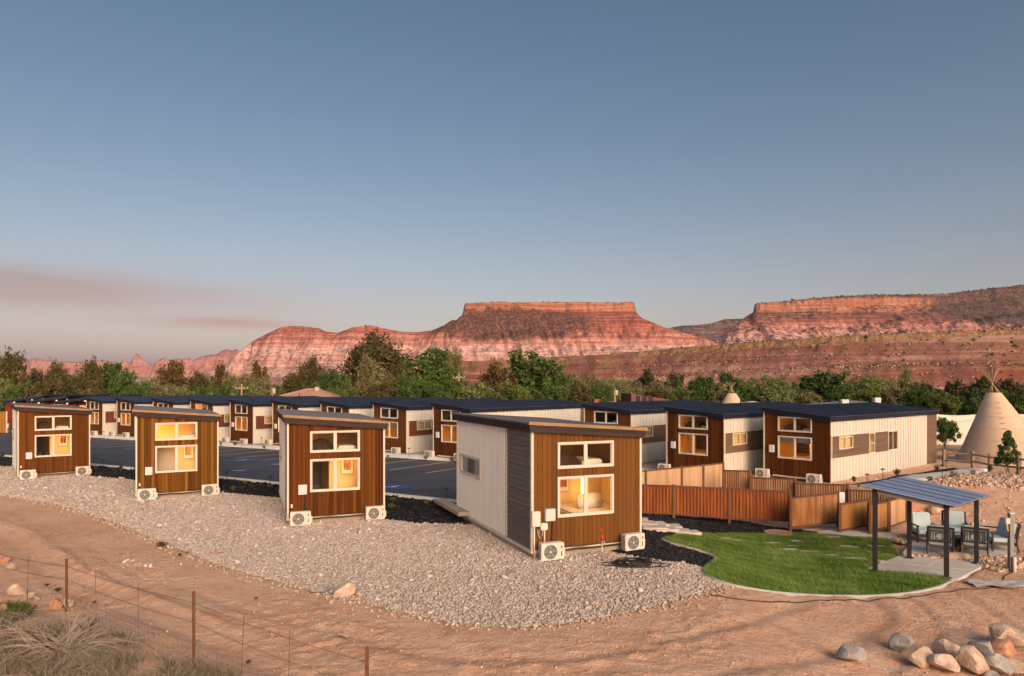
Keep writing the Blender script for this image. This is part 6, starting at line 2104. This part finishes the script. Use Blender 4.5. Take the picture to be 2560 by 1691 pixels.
for i in range(N):
    for j in range(8):
        x = i / (N - 1) * 2.4 - 1.2; y = (j / 7 - .5) * .55
        tarp.v.append((q_.x + x, q_.y + y + .12 * math.sin(i * .7), float(gz(q_.x + x, q_.y + y)) + .03 + .10 * float(fbm(np.array(i * .5), np.array(j * .8), 3, 2))))
tarp.f = [(i * 8 + j, i * 8 + j + 1, (i + 1) * 8 + j + 1, (i + 1) * 8 + j) for i in range(N - 1) for j in range(7)]
tag(tarp.build('plastic_sheet', pm('white_plastic_sheet', (0.62, 0.60, 0.60), (0.40, 0.35, 0.33), 4, rough=.5), None, True), 'crumpled white plastic sheet on the dirt at right edge', 'plastic sheet')

# ------------------------------------------------------------------ tepees
CANV = pm('tan_canvas', (0.55, 0.41, 0.30), (0.61, 0.46, 0.34), 1.2, rough=.95, stretch=(1, 1, .3))
POLE = pm('tepee_pole', (0.30, 0.20, 0.12), (0.38, 0.27, 0.17), 4, rough=.9)


def tepee(px, py_base, Yd, px_apex, py_apex, r_base, label, npole=9, seed=1, r_top=.42):
    b = AT(px, py_base, Yd); a = AT(px_apex, py_apex, Yd)
    root = empty('tepee', (b.x, b.y, 0)); tag(root, label, 'tepee', 'canvas tepees')
    ax, az_ = a.x - b.x, a.z
    n = 28; m = MB(); rows = 9
    for k in range(rows):
        t = k / (rows - 1)
        rr = r_base + (r_top - r_base) * t
        for i in range(n):
            th = 2 * math.pi * i / n
            fl = 1 - .035 * (i % 2) * (1 - .3 * t)
            m.v.append((ax * t + rr * fl * math.cos(th), rr * fl * math.sin(th), az_ * t))
    m.f = [(k * n + i, k * n + (i + 1) % n, (k + 1) * n + (i + 1) % n, (k + 1) * n + i) for k in range(rows - 1) for i in range(n)]
    cv = m.build('canvas_cover', CANV, root, True)
    sm = MB()
    for t in (.16, .33, .5, .67, .83):               # sewn seams round the cover
        rr = r_base + (r_top - r_base) * t
        sm.tube([(ax * t + (rr + .004) * math.cos(2 * math.pi * i / 40), (rr + .004) * math.sin(2 * math.pi * i / 40), az_ * t) for i in range(41)], .007, 4, False)
    sm.build('seam', CANV, cv)
    th0 = -2.05
    for k in range(9):                               # lacing pins down the front
        t = .30 + k * .07; rr = r_base + (r_top - r_base) * t
        c = Vector((ax * t + rr * math.cos(th0), rr * math.sin(th0), az_ * t)); w_ = Vector((-math.sin(th0), math.cos(th0), 0))
        MB().tube([c - w_ * .13 + Vector((0, -.03, 0)), c + w_ * .13 + Vector((0, -.03, 0))], .014, 5).build('lacing_pin', POLE, cv)
    dp = MB()
    for t, hw_ in ((.06, .34), (.14, .40), (.22, .36), (.27, .16)):
        rr = r_base + (r_top - r_base) * t + .03
        for s2 in (-1, 1):
            a2 = th0 + s2 * hw_ / rr
            dp.v.append((ax * t + rr * math.cos(a2), rr * math.sin(a2), az_ * t))
    dp.f = [(2 * k, 2 * k + 1, 2 * k + 3, 2 * k + 2) for k in range(3)]
    dp.build('door_flap', pm('canvas_flap', (0.50, 0.37, 0.27), (0.55, 0.41, 0.30), 2, rough=.95), cv)
    r = random.Random(seed)
    for i in range(npole):
        th = 2 * math.pi * i / npole + r.uniform(-.2, .2)
        p0 = Vector((ax * .9 + r_top * 1.15 * math.cos(th) * .9, r_top * 1.15 * math.sin(th) * .9, az_ * .94))
        kn_ = Vector((ax * 1.12, 0, az_ * 1.13))
        d = (kn_ - p0)
        p1 = kn_ + d * r.uniform(.9, 1.25) + Vector((r.uniform(-.12, .12), 0, 0))
        MB().tube([p0, kn_ + Vector((r.uniform(-.05, .05), r.uniform(-.05, .05), 0)), p1], [.035, .032, .02], 6).build('pole', POLE, root, True)
    return root


tepee(2516, 1157, 45.0, 2484, 982, 2.85, 'large tan canvas tepee at the right edge beside the path', 8, 3)
tepee(1834, 1030, 78.0, 1829, 984, 3.0, 'smaller tan tepee rising behind the cabin roofs', 9, 5, .5)

# ------------------------------------------------------------------ things behind and beside the right-hand cabin
CANW = pm('white_canvas', (0.60, 0.56, 0.50), (0.66, 0.62, 0.56), 1.5, rough=.95)
def canvas_wall(pa, pb, Yd, top, bot, label):
    A = AT(pa, top, Yd); B = AT(pb, top, Yd)
    zb_ = zat(bot, Yd)
    root = empty('canvas_screen', (A.x, Yd, 0)); tag(root, label, 'canvas screen')
    W_ = B.x - A.x; N = 60; m = MB()
    for i in range(N + 1):
        u = i / N
        sag = .16 * (1 - (2 * ((u * 3) % 1) - 1) ** 2)
        for j in range(9):
            t = j / 8
            z = zb_ + (A.z - zb_) * (1 - t) - sag * (1 - t) * .6
            m.v.append((u * W_, .08 * math.sin(t * 9 + ((u * 3) % 1 - .5) ** 2 * 14) * (1 - abs(t - .5)), z))
    m.f = [(i * 9 + j, i * 9 + j + 1, (i + 1) * 9 + j + 1, (i + 1) * 9 + j) for i in range(N) for j in range(8)]
    m.build('canvas', CANW, root, True)
    for k in range(4):
        MB().tube([(W_ * k / 3, .15, 0), (W_ * k / 3, .15, A.z + .05)], .05, 6).build('post', POST, root)
    return root


canvas_wall(2340, 2640, 52, 1052, 1112, 'pale sagging canvas screen behind the large tepee')
canvas_wall(2340, 2660, 60, 1036, 1062, 'upper pale canvas screen behind the first one')


def rail_fence(pts, label):
    A0 = pts[0]
    root = empty('rail_fence', (A0[0], A0[1], 0)); tag(root, label, 'fence')
    RW = pm('weathered_rail', (0.20, 0.15, 0.115), (0.27, 0.21, 0.165), 5, rough=.9, stretch=(1, 1, .4))
    for a, b in zip(pts[:-1], pts[1:]):
        za, zb_ = float(g0(*a)), float(g0(*b))
        for h in (.42, .85):
            MB().tube([(a[0] - A0[0], a[1] - A0[1], za + h), (b[0] - A0[0], b[1] - A0[1], zb_ + h)], .06, 6).build('rail', RW, root)
    for a in pts:
        MB().box(a[0] - A0[0] - .08, a[0] - A0[0] + .08, a[1] - A0[1] - .08, a[1] - A0[1] + .08, -.3, float(g0(*a)) + 1.05).build('post', RW, root)


rail_fence([fpt(2360, 43), fpt(2432, 42), fpt(2475, 40), fpt(2547, 35.2), fpt(2660, 33)], 'weathered log rail fence in front of the large tepee')
o = empty('air_conditioner'); bpy.data.objects.remove(o)
o = copy_tree(AC0); p = AT(2388, 1150, 47); o.location = (p.x, p.y, 0); o.rotation_euler = (0, 0, R(-30)); tag(o, 'white outdoor unit left of the large tepee', 'air conditioner', 'outdoor units of the back row')
tarpb = MB()
plant_tree(2362, 1046, 26, 'round', 'bright', 47, 1, 'small bright green tree beside the rightmost cabin end', None, .9, 'young trees by the path')
plant_tree(2520, 1078, 26, 'cone', 'green', 36, 2, 'slender young tree in front of the large tepee', .2, .7, 'young trees by the path')

# houses beyond the cabins
TILE = pm('pink_roof_tile', (0.36, 0.21, 0.16), (0.44, 0.27, 0.21), 3, rough=.85, stretch=(1, 1, 8))
def hip_house(px0, px1, py_ridge, py_eave, Yd, depth, rmat, wmat, label, shed=False, chim=False, tiles=0):
    A = AT(px0, py_eave, Yd); B = AT(px1, py_eave, Yd)
    W_ = B.x - A.x; ze, zr = A.z, zat(py_ridge, Yd + depth / 2)
    root = empty('house', (A.x, Yd, 0)); tag(root, label, 'house', 'houses beyond the cabins')
    MB().box(.3, W_ - .3, .3, depth - .3, -.1, ze).build('wall', wmat, root)
    m = MB()
    if shed:
        m.hexa([(0, 0, ze), (W_, 0, ze), (W_, depth, ze), (0, depth, ze)], [(0, 0, zr), (W_, 0, ze + .12), (W_, depth, ze + .12), (0, depth, zr)])
        r_ = m.build('roof', rmat, root)
        for k in range(3):
            w_ = MB().box(.6 + k * W_ * .13, .6 + k * W_ * .13 + W_ * .09, -.02, .31, ze - .1, zr - .25).build('window', pm('dark_pane', (0.03, 0.03, 0.035), None, rough=.1), root)
    else:
        i = min(depth / 2, W_ * .42)
        m.add([(0, 0, ze), (W_, 0, ze), (W_, depth, ze), (0, depth, ze), (i, depth / 2, zr), (W_ - i, depth / 2, zr)], [(0, 1, 5, 4), (1, 2, 5), (2, 3, 4, 5), (3, 0, 4), (3, 2, 1, 0)])
        r_ = m.build('roof', rmat, root)
        if tiles:                                   # courses of tile standing proud
            cm_ = MB()
            for k in range(1, tiles):
                t = k / tiles
                a, b = Vector((0, 0, ze)).lerp(Vector((i, depth / 2, zr)), t), Vector((W_, 0, ze)).lerp(Vector((W_ - i, depth / 2, zr)), t)
                cm_.tube([a + Vector((0, -.02, .02)), b + Vector((0, -.02, .02))], .05, 4)
                c = Vector((W_, depth, ze)).lerp(Vector((W_ - i, depth / 2, zr)), t)
                cm_.tube([b + Vector((.02, 0, .02)), c + Vector((.02, 0, .02))], .05, 4)
            cm_.tube([(0, 0, ze), (i, depth / 2, zr + .05), (W_ - i, depth / 2, zr + .05), (W_, 0, ze)], .12, 5)
            cm_.build('tile_course', rmat, r_)
        if chim:
            MB().box(W_ * .55, W_ * .55 + .5, depth * .4, depth * .4 + .5, zr - .6, zr + .35).build('chimney', wmat, r_)
        MB().box(W_ * .3, W_ * .3 + 1.0, .27, .31, ze - 1.6, ze - .4).build('window', pm('dark_pane', (0.03, 0.03, 0.035), None, rough=.1), root)
    return root


STU = pm('stucco', (0.50, 0.38, 0.30), (0.55, 0.43, 0.34), 3, rough=.95)
hip_house(668, 846, 974, 998, 92, 10, TILE, STU, 'house with pink tiled hip roof behind the middle cabins', tiles=9, chim=True)
hip_house(800, 935, 990, 1006, 100, 9, TILE, STU, 'lower pink tiled roof right of the hip roof', tiles=6)
hip_house(1578, 1700, 984, 1006, 88, 8, pm('maroon_roof', (0.16, 0.055, 0.05), None, rough=.7), pm('grey_stucco', (0.36, 0.33, 0.32), None, rough=.9), 'grey house with slanted maroon roof behind the cabins', shed=True)
hip_house(1486, 1548, 996, 1008, 92, 6, pm('brick_red', (0.30, 0.085, 0.045), None, rough=.8), pm('brick_red', (0.30, 0.085, 0.045), None), 'brick-red shed behind the cabin roofs', shed=True)
hip_house(1866, 1950, 1003, 1018, 84, 8, pm('pale_metal_roof', (0.48, 0.47, 0.50), None, rough=.6), STU, 'pale grey roof right of the smaller tepee')
hip_house(1775, 1815, 994, 1008, 96, 6, pm('pale_metal_roof', (0.48, 0.47, 0.50), None), STU, 'little pale roof left of the smaller tepee')
hv_ = hip_house(2088, 2250, 1002, 1016, 74, 8, pm('slate_blue_roof', (0.20, 0.22, 0.27), None, rough=.7), STU, 'low slate roof with vents behind the rightmost cabin')
for x, w, h in ((1.0, .75, .55), (4.6, .65, .75)):
    MB().box(x, x + w, .5, 1.1, zat(1012, 74), zat(1012, 74) + h).build('roof_vent', pm('pale_vent', (0.52, 0.54, 0.56), None, rough=.5), hv_, False, .02)


def pole(px, top, Yd, label, arms=True):
    p = AT(px, top, Yd)
    root = empty('utility_pole', (p.x, Yd, 0)); tag(root, label, 'utility pole', 'utility poles among the trees')
    MB().tube([(0, 0, 0), (0, 0, p.z)], [.16, .11], 8).build('pole', POLE, root, True)
    if arms:
        MB().box(-.9, .9, -.06, .06, p.z - .7, p.z - .58).build('crossarm', POLE, root)
        for x in (-.8, -.3, .3, .8):
            MB().tube([(x, 0, p.z - .58), (x, 0, p.z - .42)], .05, 6).build('insulator', VINYL, root)
    else:
        MB().tube([(.2, 0, p.z - .9), (.2, 0, p.z - .2)], .2, 8).build('transformer', pm('grey_tank', (0.42, 0.42, 0.42), None, rough=.5), root, True)
    return root


pole(1147, 934, 100, 'utility pole left of the dark rounded evergreen')
pole(681, 968, 88, 'pole with a grey tank left of the tiled roof', False)
pole(604, 960, 90, 'thin pole among the trees left of centre')
pole(1537, 972, 86, 'short pole beside the brick-red shed', False)
# far left: plywood fence and charging post
o = empty('wood_fence', (AT(-20, 1030, 73).x, 73, 0)); tag(o, 'tall ochre board fence at the far left edge', 'fence')
OCH = wood('ochre_boards', (0.34, 0.17, 0.045), (0.28, 0.13, 0.035), .12)
for k in range(8):
    MB().box(k * .19, k * .19 + .18, 0, .03, 0, 2.25).build('board', OCH, o)
MB().box(1.52, 1.62, -.04, .06, 0, 2.3).build('post', TRIM, o)
o = empty('charging_post', AT(25, 1082, 66)); o.location.z = 0; tag(o, 'black and white charging post on the far left pavement', 'charging post')
MB().box(-.1, .1, -.06, .06, 0, 1.3).build('column', AC_D, o, False, .02)
MB().box(-.3, -.11, -.08, .08, .95, 1.4).build('socket_box', VINYL, o, False, .02)

# ------------------------------------------------------------------ path lights and bedding plants
PL_M = pm('bronze_fitting', (0.03, 0.026, 0.022), None, rough=.5)


def make_path_light(h=.62):
    r_ = empty('path_light')
    MB().tube([(0, 0, -.1), (0, 0, h)], .014, 6).build('stem', PL_M, r_, True)
    MB().tube([(0, 0, h), (0, 0, h + .03), (0, 0, h + .07)], [.11, .10, .02], 10).build('hat', PL_M, r_, True)
    return r_


pl0 = make_path_light()
first = True
for px, py, lab in ((258, 1180, 'path light between the two leftmost front cabins'), (567, 1215, 'path light left of the red-brown cabin, farther one'), (676, 1228, 'path light close to the red-brown cabin'), (1116, 1262, 'path light left of the nearest cabin'),
                    (1022, 1146, 'path light at the fifth back cabin'), (654, 1116, 'path light at the eighth back cabin'), (260, 1098, 'path light at the twelfth back cabin'),
                    (2168, 1222, 'path light nearest the pergola roof along the path'), (2207, 1208, 'second path light along the right-hand path'), (2356, 1199, 'path light in the middle of the right-hand path'), (2366, 1182, 'path light near the end of the rightmost cabin'), (2016, 1204, 'path light in front of the rightmost cabin')):
    o = pl0 if first else copy_tree(pl0); first = False
    p = P(px, py); o.location = (p.x, p.y, float(g0(p.x, p.y)) + .05)
    tag(o, lab, 'path light', 'path lights in the planting')

LEAFM = {'lime': attr_mat('lime_leaf', (0.10, 0.16, 0.02), (0.17, 0.24, 0.035), (0.24, 0.30, 0.06), .8, .25), 'olive': attr_mat('olive_leaf', (0.05, 0.055, 0.02), (0.09, 0.09, 0.035), (0.14, 0.13, 0.06), .85, .2),
         'twig': attr_mat('twig_leaf', (0.07, 0.045, 0.025), (0.11, 0.075, 0.04), (0.16, 0.11, 0.07), .95)}


def shrub_mesh(seed, n=260, tall=1.0):
    r = np.random.default_rng(seed)
    a = r.uniform(0, 6.283, n); t = r.uniform(.15, 1, n) ** .7; sp = r.uniform(.15, .9, n)
    p = np.column_stack([np.cos(a) * sp * t * .5, np.sin(a) * sp * t * .5, t * (1.05 - .45 * sp) * tall])
    u = np.column_stack([np.cos(a) * sp, np.sin(a) * sp, np.full(n, .8)]) + r.normal(0, .35, (n, 3)); u /= np.linalg.norm(u, axis=1)[:, None]
    w = np.cross(u, r.normal(0, 1, (n, 3))); w /= np.linalg.norm(w, axis=1)[:, None]
    s_ = r.uniform(.06, .13, n)[:, None]
    V = np.stack([p - u * s_, p + w * s_ * .35, p + u * s_, p - w * s_ * .35], 1).reshape(-1, 3)
    o = mesh_np('foliage', V, np.arange(4 * n).reshape(-1, 4), None, None, False, {'var': ('FACE', r.random(n))})
    me = o.data; bpy.data.objects.remove(o)
    m = MB()
    for k in range(9):
        a_ = r.uniform(0, 6.283); q = r.uniform(.2, .5); m.tube([(0, 0, -.1), (math.cos(a_) * q * .4, math.sin(a_) * q * .4, .4 * tall), (math.cos(a_) * q, math.sin(a_) * q, .85 * tall)], [.016, .012, .005], 4)
    return me, m.mesh('stem')


SHR = {}


def shrub(px, py, w, h, kind, label, group='bedding plants', dz=.05):
    k = (kind, bmesh_n[0] % 3); bmesh_n[0] += 1
    if k not in SHR:
        me, st = shrub_mesh(500 + len(SHR) * 7, 260 if kind != 'twig' else 90)
        me.materials.append(LEAFM[kind]); st.materials.append(BARK); SHR[k] = (me, st)
    me, st = SHR[k]
    p = P(px, py)
    s_ = w / FPX * p.y; hh = h / FPX * p.y
    root = empty('shrub', (p.x, p.y, float(g0(p.x, p.y)) + dz), rng.uniform(0, 6)); tag(root, label, 'shrub', group)
    inst('foliage', me, root, (0, 0, 0), (s_, s_, hh)); inst('stem', st, root, (0, 0, 0), (s_, s_, hh))
    return root


for px, py, w, h, k, lab in ((612, 1213, 16, 9, 'lime', 'lime shrub in the mulch behind the striped cabin, right one'), (582, 1228, 18, 10, 'lime', 'lime shrub in the mulch close to the gravel'), (675, 1222, 18, 8, 'lime', 'lime shrub beside the red-brown cabin'),
                             (983, 1258, 22, 12, 'lime', 'lime shrub in the mulch, upper of the pair right of the red-brown cabin'), (978, 1274, 26, 12, 'lime', 'lime shrub in the mulch, lower of the pair right of the red-brown cabin'), (1066, 1266, 20, 13, 'lime', 'lime shrub left of the nearest cabin'),
                             (238, 1178, 10, 8, 'lime', 'tiny lime shrub right of the leftmost cabin'), (302, 1182, 14, 18, 'olive', 'dark upright shrub left of the striped cabin'), (338, 1178, 10, 16, 'olive', 'dark shrub half hidden by the striped cabin'), (5, 1146, 20, 12, 'olive', 'olive shrub at the left edge behind the gravel'),
                             (552, 1117, 8, 12, 'lime', 'lime shrub left of the eighth back cabin'), (588, 1117, 16, 11, 'lime', 'lime shrub before the eighth back cabin'), (660, 1124, 12, 10, 'lime', 'lime shrub right of the eighth back cabin'), (970, 1146, 10, 7, 'lime', 'lime shrub before the fifth back cabin'),
                             (1064, 1152, 16, 11, 'lime', 'lime shrub between the fourth and fifth back cabins'), (1130, 1155, 20, 12, 'lime', 'lime shrub before the fourth back cabin'), (2026, 1209, 20, 12, 'lime', 'lime shrub in front of the rightmost cabin unit'), (1908, 1190, 12, 8, 'lime', 'lime shrub at the second cabin behind the fence'),
                             (2135, 1210, 16, 18, 'olive', 'dark twiggy plant at the near end of the right-hand bed'), (2242, 1194, 22, 20, 'olive', 'dark twiggy plant in the middle of the right-hand bed'), (2342, 1182, 18, 16, 'olive', 'dark twiggy plant at the far end of the right-hand bed'),
                             (2146, 1222, 16, 14, 'lime', 'green shrub beside the path above the fence'), (2382, 1198, 26, 20, 'twig', 'bare twiggy shrub on the rubble beside the path'), (2432, 1192, 18, 16, 'twig', 'small bare shrub on the rubble farther right'), (2475, 1182, 20, 16, 'olive', 'dark shrub at the far bend of the path'),
                             (2325, 1206, 24, 12, 'olive', 'low olive plant on the rubble above the pergola roof'), (2485, 1156, 40, 18, 'olive', 'brown bush at the foot of the large tepee'), (2530, 1160, 34, 26, 'olive', 'dusky bush right of the slender young tree'),
                             (404, 1371, 40, 12, 'olive', 'flat green weed on the dirt near the gravel'), (450, 1396, 14, 10, 'olive', 'small weed beside the flat green one'), (470, 1390, 18, 8, 'twig', 'dry grey weed near the gravel edge'), (118, 1471, 18, 7, 'olive', 'grey-green tuft on the bank'), (145, 1484, 26, 9, 'olive', 'larger grey-green tuft beside the first post'),
                             (236, 1514, 16, 6, 'olive', 'flat tuft right of the first post'), (620, 1668, 20, 12, 'olive', 'small weed at the third wire stay'), (640, 1504, 14, 5, 'olive', 'tiny weed on the open dirt')):
    shrub(px, py, w, h, k, lab)

# ------------------------------------------------------------------ wire fence on the near bank
TPOST = pm('rusty_t_post', (0.15, 0.062, 0.028), (0.10, 0.042, 0.02), 8, rough=.8)
WIRE = pm('rusty_wire', (0.11, 0.075, 0.055), None, rough=.7)
wf = empty('wire_fence', (-8, 13, 0)); tag(wf, 'rusty barbed wire fence with steel posts on the near bank', 'fence')
PB = [(-40, 1480, 1.2), (166, 1530, 1.20), (484, 1678, 1.45), (917, 1880, 1.45)]
bases = []
for px, py, h in PB:
    p = P(px, py); z = float(gz(p.x, p.y)); bases.append((Vector((p.x, p.y, z)), h))
O_ = Vector((-8, 13, 0))
for b, h in bases:
    q = b - O_
    m = MB().box(q.x - .028, q.x + .028, q.y - .006, q.y + .006, q.z - .3, q.z + h)
    m.box(q.x - .006, q.x + .006, q.y + .006, q.y + .045, q.z - .3, q.z + h)
    m.build('post', TPOST, wf)


def along(t):
    i = min(int(t), 2); f = t - i
    a, ha = bases[i]; b, hb = bases[i + 1]
    p = a.lerp(b, f)
    p.z = float(gz(p.x, p.y)) if 0 < f < 1 else p.z
    return p, a.z + (b.z - a.z) * f, ha + (hb - ha) * f


for frac, sag in ((.86, .05), (.62, .06)):
    pts = []
    m = MB()
    for k in range(0, 91):
        t = k / 30
        p, zl, h = along(t)
        f = t % 1
        q = Vector((p.x, p.y, zl + h * frac - sag * 4 * f * (1 - f))) - O_
        pts.append(q)
    m.tube(pts, .0025, 4)
    for k in range(0, 180):
        t = k / 60
        p, zl, h = along(t); f = t % 1
        q = Vector((p.x, p.y, zl + h * frac - sag * 4 * f * (1 - f))) - O_
        m.tube([q + Vector((-.012, -.012, -.022)), q + Vector((.012, .012, .022))], .0028, 3); m.tube([q + Vector((.012, .012, -.022)), q + Vector((-.012, -.012, .022))], .0028, 3)
    m.build('barbed_strand', WIRE, wf)
for t, lean in ((.55, .03), (1.28, -.02), (1.62, 0), (2.32, .06), (2.6, .04)):
    p, zl, h = along(t); q = Vector((p.x, p.y, zl)) - O_
    MB().tube([q, q + Vector((lean, 0, h * .92))], .006, 5).build('stay', WIRE, wf)
m = MB()
for k in range(34, 88):
    t = k / 30; p, zl, h = along(t); q = Vector((p.x, p.y, zl)) - O_
    m.tube([q + Vector((0, 0, .02)), q + Vector((.01 * math.sin(k * 1.7), 0, .50 + .02 * math.sin(k)))], .003, 3)
for hh in (.10, .24, .38, .50):
    m.tube([Vector((along(k / 30)[0].x, along(k / 30)[0].y, along(k / 30)[1] + hh + .015 * math.sin(k * .9 + hh * 9))) - O_ for k in range(34, 89)], .003, 3)
m.build('woven_wire', WIRE, wf)

# ------------------------------------------------------------------ dry grass and dead brush in the lower left corner
GC = PL([(-60, 1545), (60, 1548), (150, 1560), (230, 1572), (300, 1590), (360, 1622), (430, 1660), (520, 1672), (600, 1690), (620, 1760), (-60, 1800)])
n = 26000
q = scatter(GC, n)
den = fbm(q[:, 0] * 1.1, q[:, 1] * 1.1, 3, 2)
q = q[nrg.random(n) < smooth(.30, .58, den) + .05]
M_DRY = attr_mat('dry_grass', (0.15, 0.135, 0.080), (0.30, 0.255, 0.165), (0.48, 0.40, 0.28), .9, .25)
tag(blades('dry_grass', q, gz, .16, .010, .9, M_DRY, None, hv=.6, seed=9), 'dry yellow-grey grass in the lower left corner', 'grass', None, 'stuff')
q2 = scatter(PL([(0, 1520), (70, 1512), (85, 1540), (40, 1552), (0, 1550)]), 1500)
tag(blades('green_tuft', q2, gz, .12, .012, .7, attr_mat('tuft_green', (0.06, 0.10, 0.02), (0.10, 0.16, 0.03), (0.16, 0.2, 0.06), .85, .25), None, hv=.5, seed=10), 'green grass tuft at the left edge below the rocks', 'grass', None, 'stuff')
M_TWIG = pm('dead_twig', (0.26, 0.20, 0.155), (0.40, 0.33, 0.27), 5, rough=.95, rand=.15)
M_TWIGD = pm('dark_twig', (0.07, 0.045, 0.035), (0.11, 0.075, 0.06), 5, rough=.95)


def dead_brush(px, py, w, label, n=150, seed=1, lean=0.0, mat=M_TWIG):
    p = P(px, py); r = random.Random(seed)
    root = empty('dead_brush', (p.x, p.y, float(gz(p.x, p.y)))); tag(root, label, 'brush', 'dead brush in the lower left corner')
    s_ = w / FPX * p.y
    m = MB()
    for k in range(n):
        a = r.uniform(0, 6.283); L_ = s_ * r.uniform(.25, .62); up = r.uniform(.15, .75)
        x, y, z = r.uniform(-.12, .12) * s_, r.uniform(-.12, .12) * s_, 0
        pts = [(x, y, 0)]
        d = Vector((math.cos(a) + lean, math.sin(a) * .7, up)).normalized()
        for j in range(5):
            d = (d + Vector((r.uniform(-.3, .3), r.uniform(-.3, .3), -.10 - .05 * j))).normalized()
            x += d.x * L_ / 5; y += d.y * L_ / 5; z = max(.01, z + d.z * L_ / 5)
            pts.append((x, y, z))
        m.tube(pts, [.008, .007, .006, .005, .0035, .002], 3)
    m.build('twigs', mat, root)
    b = MB()
    for k in range(4):
        a = r.uniform(0, 6.283)
        b.tube([(0, 0, -.05), (math.cos(a) * .12 * s_, math.sin(a) * .1 * s_, .12 * s_), (math.cos(a) * .28 * s_, math.sin(a) * .2 * s_, .26 * s_)], [.02, .014, .006], 5)
    b.build('branch', M_TWIGD, root, True)


dead_brush(150, 1640, 300, 'large tangled dead bush in the lower left corner', 330, 1, .5)
dead_brush(30, 1650, 200, 'dead bush at the very left edge of the picture', 200, 2)
dead_brush(215, 1580, 120, 'spray of thin dead stems below the first fence post', 90, 3, .4)
dead_brush(60, 1545, 110, 'arching pale dead stems above the green tuft', 60, 4)
dead_brush(310, 1612, 110, 'grey sage-like brush near the woven wire', 150, 5)
dead_brush(420, 1690, 120, 'low dead brush beside the second fence post', 120, 6)
dead_brush(120, 1700, 220, 'dead bush cut by the bottom edge at left', 180, 7)
# scraps of litter on the dirt
for i, (px, py, w, kind, lab) in enumerate(((318, 1406, .30, 'white_plastic', 'white scrap of litter on the dirt'), (334, 1413, .20, 'grey_tank', 'bluish scrap of litter beside the white one'), (366, 1418, .26, 'white_plastic', 'pale stick-like scrap on the dirt right of the litter'))):
    p = P(px, py)
    m = MB()
    for k in range(5):
        x, y = rng.uniform(-w, w) * .6, rng.uniform(-w, w) * .4
        a = rng.uniform(0, 3); l_ = w * rng.uniform(.2, .45)
        m.hexa([(x, y, 0), (x + l_ * math.cos(a), y + l_ * math.sin(a), 0), (x + l_ * math.cos(a) - .05, y + l_ * math.sin(a) + .07, .0), (x - .05, y + .07, 0)], [(x, y, .03), (x + l_ * math.cos(a), y + l_ * math.sin(a), .05), (x + l_ * math.cos(a) - .05, y + l_ * math.sin(a) + .07, .03), (x - .05, y + .07, .04)])
    o = m.build('litter', MATS[kind]); o.location = (p.x, p.y, float(gz(p.x, p.y))); tag(o, lab, 'litter')

# ------------------------------------------------------------------ evening haze in the valley air
m_, t_, b_ = new_mat('evening_haze')
t_.nodes.remove(b_)
pv = nd(t_, 'ShaderNodeVolumePrincipled')
pv.inputs['Color'].default_value = (0.52, 0.48, 1.0, 1)
pv.inputs['Density'].default_value = 1.5e-5
pv.inputs['Anisotropy'].default_value = 0.0
lk(t_, pv.outputs[0], t_.nodes['Material Output'].inputs['Volume'])
hz = MB().box(-13000, 13000, -13000, 13000, -2.5, 540).build('haze', m_)
tag(hz, 'thin evening haze in the valley air', None, None, 'stuff')
